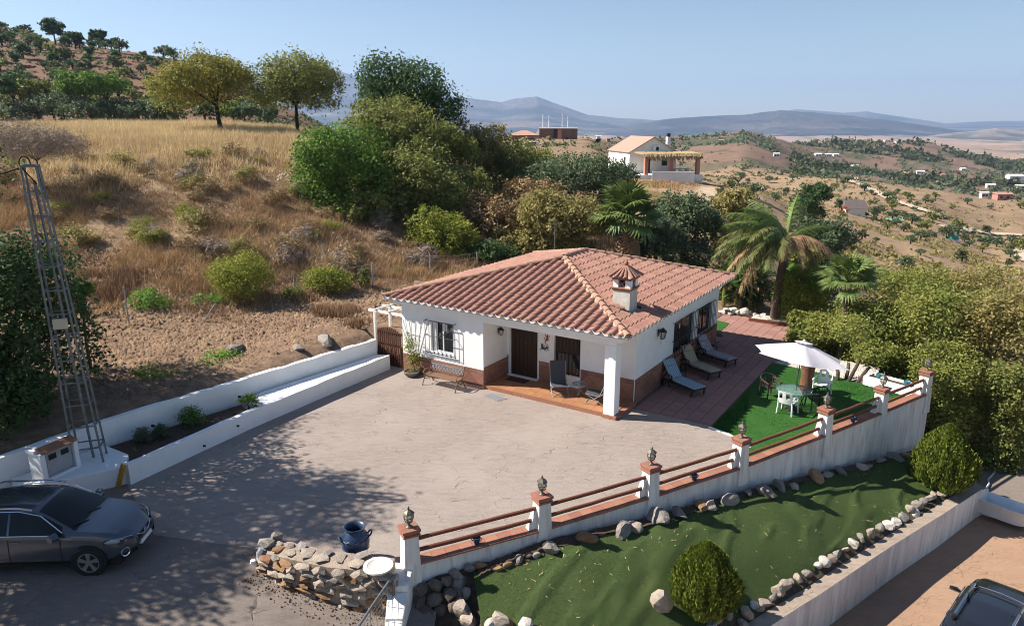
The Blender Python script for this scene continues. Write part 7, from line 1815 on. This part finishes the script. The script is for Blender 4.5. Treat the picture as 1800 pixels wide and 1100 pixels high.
tag(link('earth_clods', npmesh('earth_clods', Vv, tri, mat('clod', (.25,.165,.105), (.17,.108,.068), scale=.8, rough=1, island=.3, coord='World'))), kind='stuff')
# scree of pale stones on the slope
vs = []
for px, py, rx, ry, n in ((520,300,26,24,150),(560,440,60,22,160),(480,415,40,14,60),(575,330,16,30,90)):
    for i in range(n):
        p = hit(px+R.gauss(0,rx*.5), py+R.gauss(0,ry*.5)); vs.append((p.x,p.y,R.uniform(.06,.17),R.uniform(0,6)))
A_ = np.array(vs); zz = H(A_[:,0], A_[:,1])+.06; s = A_[:,2]; r = A_[:,3]
Vv = np.stack([np.stack([A_[:,0]+s*np.cos(r+j*1.57), A_[:,1]+s*np.sin(r+j*1.57), zz-.08], -1) for j in range(4)]+[np.stack([A_[:,0], A_[:,1], zz+s*.7], -1)], 1).reshape(-1,3)
i5 = np.arange(len(s))*5; tag(link('scree', npmesh('scree', Vv, np.concatenate([np.stack([i5+j, i5+(j+1) % 4, i5+4], -1) for j in range(4)]), MT['rock_pale'])), kind='stuff')
# dry bushes over the slope
for m_i, (lf, asp, sz) in enumerate((('leaf_brown',.12,.2),('leaf_twig',.08,.26),('leaf_mixed',.4,.11),('leaf_lime',.4,.10))):
    V, Fq = leaf_cloud(make_lobes((0,0,.35), .75,.75,.5, 6), 1100, sz, aspect=asp, spread=.25, inner=.15, up=.7); me = npmesh('dry_bush', V, Fq, MT[lf])
    lb = ('brown brittle bush on the dry slope','grey twiggy bush on the dry slope','yellow brown leafy bush on the dry slope','small green bush on the dry slope')[m_i]
    for i in range((46,26,26,10)[m_i]):
        while True:
            p = hit(R.uniform(-40,900), R.uniform(265,520)); 
            if p.y > 36 and p.y < 75 and p.z > 1.9: break
        o = link('dry_bush', me, loc=p, rz=R.uniform(0,6)); s = R.uniform(.6,1.35); o.scale = (s*R.uniform(.8,1.3), s, s*R.uniform(.7,1.2)); tag(o, lb, 'bush', lb.replace('bush', 'bushes'))
# wisps of dead grass on the lower lawn
vs, fs = [], []
for i in range(300):
    t_, s_ = R.uniform(.6,6), R.uniform(.08,.9); x, y, z = lawn_at(t_, s_)
    if R.random() > (.95 if (1.2 < t_ < 3.6 and s_ < .5) else .35): continue
    z = lawnz(x, y)+.02; a = R.uniform(0,6.28); l = R.uniform(.05,.2); c_ = R.uniform(-1.5,1.5); k = len(vs)
    for j in range(4):
        f = j/3; xx, yy = x+l*f*math.cos(a+c_*f), y+l*f*math.sin(a+c_*f); w_ = .0055
        vs += [(xx-w_*math.sin(a), yy+w_*math.cos(a), z+.012*(j % 2)), (xx+w_*math.sin(a), yy-w_*math.cos(a), z+.012*(j % 2))]
    fs += [(k+2*j, k+2*j+1, k+2*j+3, k+2*j+2) for j in range(3)]
tag(link('dead_grass_wisps', npmesh('dead_grass_wisps', vs, np.array(fs), MT['grass_straw'])), kind='stuff')

# short pile of the two artificial lawns
def pile(name, P, m, h, w_):
    n = len(P); az = NR.random(n)*6.283; s = np.stack([np.cos(az), np.sin(az), 0*az], -1)*w_; hh = h*(.6+.8*NR.random(n))
    tip = P+np.stack([NR.normal(size=n)*h*.6, NR.normal(size=n)*h*.6, hh], -1)
    return tag(link(name, npmesh(name, np.stack([P-s, P+s, tip], 1).reshape(-1,3), np.arange(n*3).reshape(-1,3), m)), kind='stuff')
leafmat('pile_low', (0.120,0.165,0.048), (0.085,0.128,0.034), isl=.3); leafmat('pile_up', (0.048,0.165,0.026), (0.032,0.120,0.019), isl=.35)
W_ = nt_+1; q = NR.random((90000,2)); i0 = np.minimum((q[:,0]*nt_*.98).astype(int), nt_-1); j0 = np.minimum((q[:,1]*ns_).astype(int), ns_-1); f1 = NR.random(90000)[:,None]; f2 = NR.random(90000)[:,None]
G_ = LAWNP.reshape(nt_+1, ns_+1, 3); pile('turf_pile', G_[i0,j0]*(1-f1)*(1-f2)+G_[i0+1,j0]*f1*(1-f2)+G_[i0,j0+1]*(1-f1)*f2+G_[i0+1,j0+1]*f1*f2, MT['pile_low'], .013, .007)
UP = []
for i in range(34000):
    u, w_ = blend(ea2, eb2, R.random(), R.random()); p = terr(u, w_); UP.append((p.x, p.y, p.z+.01))
pile('turf_pile', np.array(UP), MT['pile_up'], .03, .009)
# ---------------------------------------------------------------- the country beyond: tracks, houses, olives, scrub
defm('far_white', (.80,.79,.78), (.72,.71,.69), scale=1, rough=.9); defm('far_roof', (.42,.26,.21), (.36,.21,.165), scale=2, rough=.9, stretch=(1,4,1)); defm('far_brick', (.23,.145,.12), (.18,.115,.10), scale=1.5, rough=.95, stretch=(1,1,6)); defm('far_pink', (.48,.22,.17), (.40,.18,.14), scale=1, rough=.9)
defm('far_dark', (.02,.02,.022), rough=.4); defm('far_grey_roof', (.14,.11,.11), (.10,.08,.08), scale=3, rough=.8); defm('straw_thatch', (.42,.32,.18), (.30,.22,.12), scale=8, rough=1, bump=.8, bscale=20, stretch=(1,1,.3)); defm('track_dirt', (.56,.44,.33), (.48,.37,.27), scale=.2, rough=1, coord='World'); defm('net_teal', (.10,.30,.24), (.07,.24,.19), scale=2, rough=.8)
def hmesh(x, y):
    i = np.clip(np.searchsorted(yv, y)-1, 0, NY-2); fy = (y-yv[i])/(yv[i+1]-yv[i]); q = (x/y-aa[0])/(aa[1]-aa[0]); j = int(np.clip(q, 0, NA-2)); fx = q-j
    return float(max(ZZ[i,j], ZZ[i,j+1])*(1-fy)+max(ZZ[i+1,j], ZZ[i+1,j+1])*fy)
def strip(name, pxs, w_, m, lift=.12, y0=45):
    P = [hit(x, y, y0) for x, y in pxs]; Q = []
    for i in range(len(P)-1):
        for k in range(14): Q.append(P[i].lerp(P[i+1], k/14))
    Q.append(P[-1]); V = []
    for i, q in enumerate(Q):
        d = (Q[min(i+1, len(Q)-1)]-Q[max(i-1, 0)]); d.z = 0; d.normalize(); n = Vector((-d.y, d.x, 0))
        for s in (-1, -.33, .33, 1):
            r = q+n*w_*.5*s*(1+.1*math.sin(i*.7)); V.append((r.x, r.y, hmesh(r.x, r.y)+lift))
    Fq = [(i*4+k, i*4+k+1, (i+1)*4+k+1, (i+1)*4+k) for i in range(len(Q)-1) for k in range(3)]
    return tag(link(name, npmesh(name, V, np.array(Fq)[:, ::-1], m, smooth=True)), kind='structure')
strip('dirt_track', [(1530,319),(1505,314),(1490,317),(1515,327),(1545,343),(1580,357),(1620,370),(1662,385)], 4.0, MT['track_dirt'], .28)
strip('dirt_track', [(1660,402),(1700,405),(1760,412),(1800,415)], 3.0, MT['track_dirt'], .22)
strip('dirt_track', [(1830,470),(1797,452),(1790,443),(1815,436)], 3.4, MT['track_dirt'], .2)
# white neighbour house with a thatched terrace
def uvw(o, rz): 
    return thing
b0 = hit(1152,306,70); b0 = atY(1143,304,107.0); NX = Vector((1,.21,0)).normalized(); nrz = math.atan2(NX.y, NX.x)
t = thing('white_farmhouse', 'white house with a low tiled gable roof and a straw shaded terrace across the slope', 'house', b0, nrz); t.scale = (.84,1,1)
mb = MB(); mb.box(-3.9,4.6,0,9,-1.0,3.0); mb.prism([(-3.9,0),(4.6,0),(.35,0)], 0, 0) if False else None
mb.add([(-3.9,0,3.0),(4.6,0,3.0),(.35,0,5.0),(-3.9,9,3.0),(4.6,9,3.0),(.35,9,5.0)], [(0,1,2),(5,4,3)]); mb.build('wall', MT['far_white'], t)
mb = MB(); mb.add([(-4.2,-.25,2.9),(.35,-.25,5.08),(.35,9.2,5.08),(-4.2,9.2,2.9),(4.9,-.25,2.9),(4.9,9.2,2.9),(-4.2,-.25,2.78),(.35,-.25,4.96),(4.9,-.25,2.78)], [(0,1,2,3),(1,4,5,2),(0,6,7,1),(1,7,8,4)]); mb.build('roof', MT['far_roof'], t)
MB().box(4.0,4.6,2.2,2.8,3,5.0).build('chimney', MT['far_white'], t); MB().box(4.05,4.55,2.25,2.75,5,5.5).build('chimney_cowl', MT['far_dark'], t)
ac = MB().box(.2,1.3,-.4,-.01,3.0,3.8).build('air_conditioner', MT['far_white'], t); MB().cyl((.9,-.42,3.4),(.9,-.405,3.4),.3,n=14).build('fan', MT['far_dark'], ac)
for x0, x1, z0, z1, nm in ((-1.2,-.1,0,2.1,'door'),(2.0,3.0,1.0,2.0,'window')): MB().box(x0,x1,-.03,-.004,z0,z1).build(nm, MT['far_dark'], t)
MB().box(-3.93,-3.905,1.5,2.2,1.2,2.2).build('window', MT['far_dark'], t)
MB().box(-4.2,7.3,-4.2,-.005,-1.6,-.02).build('terrace', MT['far_white'], t)
for x in (-2.6,1.8,6.6): MB().box(x-.3,x+.3,-3.9,-3.4,0,2.55).build('brick_pillar', MT['far_pink'], t)
th = MB(); NRs = random.Random(4)
for i in range(240):
    x = NRs.uniform(-3.2,7.2); th.tube([(x,-.2,2.95+NRs.uniform(-.05,.05)),(x+NRs.uniform(-.2,.2),-3.7,2.75+NRs.uniform(-.06,.06)),(x+NRs.uniform(-.3,.3),-4.1,2.75-NRs.uniform(.2,.9))], [.08,.09,.05], 4)
th.build('straw_awning', MT['straw_thatch'], t)
tg = thing('terrace_table', 'grey table and chairs under the straw awning of the white house', 'table', t.location+Vector((3.9,-1.9,0))); MB().box(-.9,.9,-.5,.5,.68,.74).build('tabletop', MT['grey_metal'], tg)
for x in (-.8,.8): MB().box(x-.05,x+.05,-.4,.4,0,.68).build('leg', MT['grey_metal'], tg)
for x in (-1.4,-.3,.8): 
    c_ = MB(); c_.box(x-.2,x+.2,-1.1,-.7,.4,.45); c_.box(x-.2,x+.2,-1.12,-1.08,.45,.9); c_.box(x-.2,x+.2,-1.1,-.7,0,.05); c_.build('chair_frame', MT['grey_metal'], tg)
q = atY(1218,328,101); t = thing('terrace_wall', 'white retaining wall stepping down in front of the thatched white house', 'wall', (q.x, q.y, q.z)); MB().box(-5.6,.1,-.15,.15,-.5,2.0).build('wall', MT['far_white'], t, rz=-.1); MB().box(.4,1.9,-1.2,-.9,-1.6,-.3).build('low_wall', MT['far_white'], t)
tag(MB().box(-1.9,1.9,-.8,.8,0,.12).build('white_slab', MT['far_white'], loc=hit(1290,322,70)), 'pale slab lying in the yard under the bare tree', 'slab')
# brick shell, pink villa, arch wall and cars
Y = 200; b0 = atY(982,250,Y); t = thing('brick_building', 'large unfinished brick building with a flat top and thin masts', 'building', b0, -.05)
mb = MB(); mb.box(-5.2,9.8*.35,0,9,-1,3.5); mb.build('wall', MT['far_brick'], t)
MB().box(-1.35,-.35,-.5,.05,-1,3.3).build('recess', MT['far_dark'], t); MB().box(-.3,.75,-.8,-.0,-1,3.2).build('brick_pier', MT['far_pink'], t); MB().box(3.43,5.0,.6,8,-1,3.4).build('wing', MT['far_brick'], t); MB().box(1.9,2.5,-.06,-.002,.2,1.2).build('window', MT['far_dark'], t)
for z in (.6,1.3,2.0,2.7): MB().box(-5.22,3.45,-.05,-.001,z,z+.1).build('course', MT['far_grey_roof'], t)
MB().prism([(-7.0,.5),(-5.2,.1),(-5.2,8),(-7.0,8)], -1, [1.3,3.5,3.5,1.3]).build('gable', MT['far_white'], t); MB().box(-5.3,5.1,-.15,9.1,3.5,3.75).build('parapet', MT['far_white'], t)
for x, h in ((-4.3,7.2),(-2.7,6.9),(.9,7.4),(2.4,6.6)): MB().cyl((x,3,3.7),(x,3,h),.07,n=6).build('mast', MT['far_white'], t)
for z in (6.4,): MB().tube([(-4.3,3,z),(-2.7,3,z-.1),(.9,3,z-.3),(2.4,3,z-.2)], .05, 4).build('mast_cable', MT['far_white'], t)
b0 = atY(921,250,Y); t = thing('pink_villa', 'pink walled villa with a low hipped roof beside the brick building', 'house', b0); MB().box(-3.2,3.2,0,7,-1,1.9).build('wall', MT['far_pink'], t); e = 4.1
MB().add([(-e,-.8,1.8),(e,-.8,1.8),(e,7.8,1.8),(-e,7.8,1.8),(-.6,3.5,3.0),(.8,3.5,3.0)], [(0,1,5,4),(1,2,5),(2,3,4,5),(3,0,4),(3,2,1,0)]).build('roof', MT['far_roof'], t)
for x in (-1.8,1.2): MB().box(x-.5,x+.5,-.04,-.002,.4,1.4).build('window', MT['far_dark'], t)
b0 = atY(951,250,Y-1); t = thing('arched_wall', 'pink garden wall with an arched gateway joining villa and brick building', 'wall', b0); MB().box(-4.0,-.2,0,.4,-1,1.4).build('wall', MT['far_pink'], t); MB().box(1.1,3.0,0,.4,-1,1.3).build('wall', MT['far_pink'], t)
mb = MB(); mb.tube([(-.1,.2,-1),(-.1,.2,.5),(.1,.2,.95),(.45,.2,1.1),(.8,.2,.95),(1.0,.2,.5),(1.0,.2,-1)], .2, 6); mb.build('arch', MT['far_pink'], t)
def small_car(lab, p, rz, m, van=False):
    t = thing('parked_car' if not van else 'white_van', lab, 'car' if not van else 'van', p, rz); h = 1.9 if van else 1.45
    mb = MB(); pr = [(-2.1,.3),(2.1,.3),(2.1,.8),(1.5,.95),(.9,h) if not van else (1.4,h*.96),(-1.6,h),(-2.1,h*.75)]
    vs = [(x,-.85,z) for x, z in pr]+[(x,.85,z) for x, z in pr]; n = len(pr); mb.add(vs, [tuple(range(n)), tuple(range(2*n-1,n-1,-1))]+[(i, n+i, n+(i+1) % n, (i+1) % n) for i in range(n)]); mb.build('body', m, t, bevel=.06)
    MB().box(-1.5,.7,-.865,-.852,.95,h*.9).build('side_window', MT['far_dark'], t)
    for x in (-1.3,1.3):
        for s in (-1,1): MB().cyl((x,s*.86,.33),(x,s*.7,.33),.33,n=12).build('wheel', MT['tyre'], t)
p = atY(936,264,170); small_car('white van parked below the pink villa', p, .1, MT['far_white'], True)
p = atY(946,280,150); small_car('dark car parked below the white van among the bushes', p, .2, MT['far_dark'])
p = atY(930,252,190); small_car('small dark car parked at the foot of the villa garden', p, .4, MT['far_grey_roof'])
# little hut, domes and nets in the valley
p = hit(1500,377,60); t = thing('valley_hut', 'small hut with a wide dark roof below the bare slope on the right', 'hut', p, -.1); MB().box(-1.6,2.4,0,4,-.5,1.5).build('wall', MT['far_white'], t); MB().add([(-2.0,-.6,1.35),(3.0,-.6,1.35),(3.0,4.3,1.4),(-2.0,4.3,1.4),(-1.5,1.9,2.9),(2.6,1.9,2.9)], [(0,1,5,4),(1,2,5),(2,3,4,5),(3,0,4),(3,2,1,0)]).build('roof', MT['far_grey_roof'], t)
q = hit(1482,377,60); tree('flowering_bush', 'orange flowering bush against the small dark roofed hut', 'bush', q, [(q.x,q.y,q.z+.8,1.0,.8,.9)], 'leaf_orange' if 'leaf_orange' in MT else (leafmat('leaf_orange', (.40,.10,.03), (.28,.10,.03)) and 'leaf_orange'), 350, .25, trunk=.05)
p = hit(1672,421,60); t = thing('net_dome', 'round teal netted dome standing among the olive trees', 'dome', p); MB().lathe([(1.45*math.cos(a), 1.6*math.sin(a)) for a in np.linspace(0, 1.57, 8)], 18).build('cover', MT['net_teal'], t, smooth='all'); MB().lathe([(1.5,-.3),(1.5,.12)], 18).build('base_ring', MT['far_white'], t)
p = hit(1573,391,60); o = MB(); 
for i in range(10):
    for j in range(4): o.add([(i*.4-2,j*.5,.5+.25*math.sin(i*1.3+j)),(i*.4-1.6,j*.5,.5+.25*math.sin(i*1.3+1.3+j)),(i*.4-1.6,j*.5+.5,.5+.25*math.sin(i*1.3+2.3+j)),(i*.4-2,j*.5+.5,.5+.25*math.sin(i*1.3+1+j))], [(0,1,2,3)])
tag(o.build('shade_net', MT['net_teal'], loc=p), 'ragged teal shade net spread over bushes left of the netted dome', 'net')
# farmhouses over the valley
fh = [(1365,277,9,'white'),(1439,276,11,'white'),(1457,276,10,'white'),(1470,276,9,'white'),(1504,297,12,'white'),(1600,268,13,'red'),(1596,310,16,'white'),(1618,307,12,'white'),(1731,349,12,'white'),(1766,352,26,'red'),(1742,331,13,'white'),(1787,318,24,'white'),(1694,301,9,'white'),(1561,250,10,'white'),(1052,256,6,'white'),(1070,249,6,'red'),(1580,253,10,'white'),(1660,312,10,'red'),(1795,333,14,'white'),(1268,252,8,'white')]
fl = ['tiny white farmhouse under the first brown hill','small white house, first of the three on the middle hill','small white house, middle of the three on the middle hill','small white house, last of the three on the middle hill','low white barn at the foot of the middle hill','red roofed house near the top of the middle hill','broad white house in the valley trees','white annex just right of the broad valley house','open white porch house at the rim of the ploughed field','long low house with a reddish roof behind dark trees at the right','white house above the porch house','long white shed at the right edge','tiny white house right of the valley wood','white house on the crest of the middle hill','white walled cottage left of the thatched house','reddish cottage beyond the thatched house','white house at the right end of the crest','small red roofed farm in the valley wood','white house at the right edge below the long shed','tiny white hut on the near brown hill']
for (px, py, wpx, kd), lb in zip(fh, fl):
    p = hit(px, py, 90); w_ = wpx*p.y/FOC; t = thing('farmhouse', lb, 'house', p, R.uniform(-.3,.3)); h = min(5, max(2.4, w_*.32)); d_ = min(w_*.6, 9)
    MB().box(-w_/2,w_/2,0,d_,-1.5,h).build('wall', MT['far_white'] if kd == 'white' else MT['far_pink'], t)
    r_ = MB(); r_.add([(-w_/2-.3,-.3,h),(w_/2+.3,-.3,h),(w_/2+.3,d_+.3,h),(-w_/2-.3,d_+.3,h),(-w_/2-.3,d_/2,h+d_*.22),(w_/2+.3,d_/2,h+d_*.22)], [(0,1,5,4),(2,3,4,5),(1,2,5),(3,0,4)]); r_.build('roof', MT['far_roof'] if kd == 'red' or R.random() < .4 else MT['far_white'], t)
    for x in (-w_*.25, w_*.2): MB().box(x-.5,x+.5,-.05,-.003,h*.3,h*.7).build('window', MT['far_dark'], t)
# bare tree in the neighbour's yard, pines on the skyline
p = hit(1297,326,70); t = thing('bare_tree', 'dark leafless spreading tree in the pale yard right of the white house', 'tree', p); mb = MB(); rr = random.Random(9)
for i in range(9):
    a = i*.7; e = Vector((2.6*math.cos(a)*rr.uniform(.5,1), 1.6*math.sin(a), rr.uniform(2.2,3.2))); m = Vector((e.x*.4, e.y*.4, 1.7)); mb.tube([(0,0,-.2),(0,0,1),m,e], [.22,.17,.1,.04], 5)
    for k in range(5): q = m.lerp(e, rr.uniform(.4,1)); mb.tube([q, q+Vector((rr.uniform(-.9,.9), rr.uniform(-.6,.6), rr.uniform(.1,.6)))], [.05,.03], 4)
mb.build('trunk', MT['bark_dark'], t); V, Fq = leaf_cloud([(0,0,2.8,2.5,1.5,.5)], 260, .3); link('crown', npmesh('crown', V, Fq, MT['leaf_dark']), t)
for lb, px, py, rx, ry in (('tall pine on the hill crest, left of the two',98,68,20,17),('pine on the hill crest with a flat top',174,72,15,12),('pine on the hill crest between the other two',133,74,17,12)):
    p = hit(px, py+12, 120, 400); sc = p.y/FOC; tree('pine_tree', lb, 'tree', p, make_lobes((p.x, p.y, p.z+ry*sc*1.5), rx*sc, rx*sc*.8, ry*sc, 7), 'leaf_dark', 1500, .8, trunk=.2, bark='bark_dark')
# olive and almond trees over the far slopes: each its own tree, meshes shared
OL = []
for lf, n in (('leaf_far',150),('leaf_grey',150),('leaf_olive',140),('leaf_dark',150)):
    V, Fq = leaf_cloud(make_lobes((0,0,1.35), 1.7,1.7,1.35, 6), n*3, .5, clump=8, inner=.3); OL.append((npmesh('crown', V, Fq, MT[lf]), None))
tm_ = MB().tube([(0,0,-.5),(.1,0,.8),(0,.1,1.7)], [.2,.16,.1], 5); tmesh = bpy.data.meshes.new('trunk'); tmesh.from_pydata(tm_.v, [], tm_.f); tmesh.materials.append(MT['bark_dark'])
def olive(p, s, k, name, lab, group):
    t = thing(name, lab, 'tree', p, R.uniform(0,6), group); t.scale = (s*R.uniform(.85,1.2), s, s*R.uniform(.8,1.15)); link('crown', OL[k][0], t); link('trunk', tmesh, t)
n = 0; placed = []
while n < 120:
    px, py = R.uniform(-10,470), R.uniform(52,212); p = hit(px, py, 100, 420)
    if p.y < 104 or p.y > 330 or abs(H0(np.array([p.x]), np.array([p.y]))[0]-p.z) > 1: continue
    if any((p.x-q.x)**2+(p.y-q.y)**2 < 26 for q in placed): continue
    placed.append(p); n += 1; olive(p, R.uniform(.75,1.45), R.choice((0,0,3,2)), 'almond_tree', 'small tree scattered over the reddish hill at the upper left', 'small trees on the hill at the upper left')
# dark belt of bigger trees at the foot of that hill
for i, (px, py, rx, ry, lf) in enumerate(((30,195,46,20,'leaf_grey'),(110,180,50,24,'leaf_grey'),(160,192,60,26,'leaf_grey'),(185,152,38,26,'leaf_green'),(128,150,34,26,'leaf_green'),(235,196,44,22,'leaf_grey'),(290,196,42,20,'leaf_grey'),(20,150,34,24,'leaf_dark'),(60,160,30,22,'leaf_olive'),(430,195,26,16,'leaf_grey'),(410,198,28,14,'leaf_green'),(300,160,40,24,'leaf_olive'),(470,200,20,14,'leaf_grey'),(18,205,30,10,'leaf_yellow'))):
    ptree('belt_tree', 'dark green bushy tree in the belt along the far edge of the straw field', 'tree', px, py, rx, ry, 108, lf, 2600, .42, 7, group='bushy trees along the far edge of the straw field', trunk=.12)
placed = []; n = 0; zones = [((1235,1480),(300,345)),((1470,1660),(318,378)),((1500,1800),(372,450)),((1560,1800),(300,372)),((1300,1500),(345,420)),((1450,1760),(420,475))]
cnt = [16,24,50,26,14,10]
for (zx, zy), c_ in zip(zones, cnt):
    k = 0; tries = 0
    while k < c_ and tries < 900:
        tries += 1; f = R.random(); px = zx[0]+(zx[1]-zx[0])*f
        py = R.uniform(*zy) if zx[0] not in (1470,1500) else zy[0]+(zy[1]-zy[0])*f+R.gauss(0,7 if zx[0] == 1470 else 9)+(2 if zx[0] == 1470 else 0)
        p = hit(px, py, 50)
        if p.y < 52: continue
        if any((p.x-q.x)**2+(p.y-q.y)**2 < (3.5+p.y*.008)**2 for q in placed): continue
        placed.append(p); k += 1; s = R.uniform(.28,.85) if p.y < 130 else R.uniform(.4,1.1); olive(p, s, R.choice((0,1,1,2)), 'olive_tree', 'dusty green tree scattered over the dry slopes at the right', 'small trees on the dry slopes at the right')
# scrub and groves on the hills, too many and too far to count
def scrub(name, n, sel, s0, s1, m, k=10, arange=(-.15,1.0), yr=(160,2200)):
    P = []
    while len(P) < n:
        a = NR.uniform(*arange, 30000); y = np.exp(NR.uniform(math.log(yr[0]), math.log(yr[1]), 30000)); x = a*y; ok = sel(x, y) > NR.random(30000); P += list(zip(x[ok], y[ok]))
    P = np.array(P[:n]); z = H(P[:,0], P[:,1]); s = NR.uniform(s0, s1, n)*np.clip(P[:,1]/420, .75, 1.7)
    c = np.repeat(np.stack([P[:,0], P[:,1], z+s*.35], -1), k, 0); ss = np.repeat(s, k)[:,None]; p = c+NR.normal(size=(n*k,3))*ss*np.array([.42,.42,.30])
    nr = NR.normal(size=(n*k,3))+np.array([0,0,.4]); nr /= np.linalg.norm(nr, axis=1)[:,None]; t = np.cross(nr, NR.normal(size=(n*k,3))); t /= np.linalg.norm(t, axis=1)[:,None]; b = np.cross(nr, t); q = ss*.42
    V = np.stack([p-t*q, p+b*q*.7, p+t*q, p-b*q*.7], 1).reshape(-1,3); return tag(link(name, npmesh(name, V, np.arange(n*k*4).reshape(-1,4), m)), kind='stuff')
scrub('hill_scrub', 3600, lambda x, y: sstep(-.12,.2,fbm(x/90, y/90, 3, 500))*.9+.08, .6, 1.7, MT['leaf_far'])
scrub('olive_groves', 2200, lambda x, y: 1.0*(fbm(x/140, y/140, 2, 520) > .08)*((np.floor(x*.7+y*.3) % 10 < 2)), 1.6, 2.6, MT['leaf_grey'], yr=(300,1500))
scrub('valley_woods', 1900, lambda x, y: sstep(.05,.3,fbm(x/120, y/60, 3, 540)), 2.0, 4.2, MT['leaf_far'], arange=(.38,1.0), yr=(330,1000))
scrub('low_scrub', 4200, lambda x, y: sstep(-.15,.25,fbm(x/14, y/14, 3, 560))*(x > 8), .3, .8, MT['leaf_mixed'], arange=(.1,1.0), yr=(52,280))
grass('slope_grass_right', 15000, lambda x, y, z, a: (a > .03)*(y > 46)*.8*sstep(-.1,.3,nn(x,y,450,6)), (.2,.5), MT['grass_golden'], 5, wid=.03, spread=.3)
scrub('left_hill_scrub', 2600, lambda x, y: .8*sstep(-.3,.2,fbm(x/20, y/20, 3, 580)), .35, 1.0, MT['leaf_dark'], arange=(-.95,-.2), yr=(104,260))
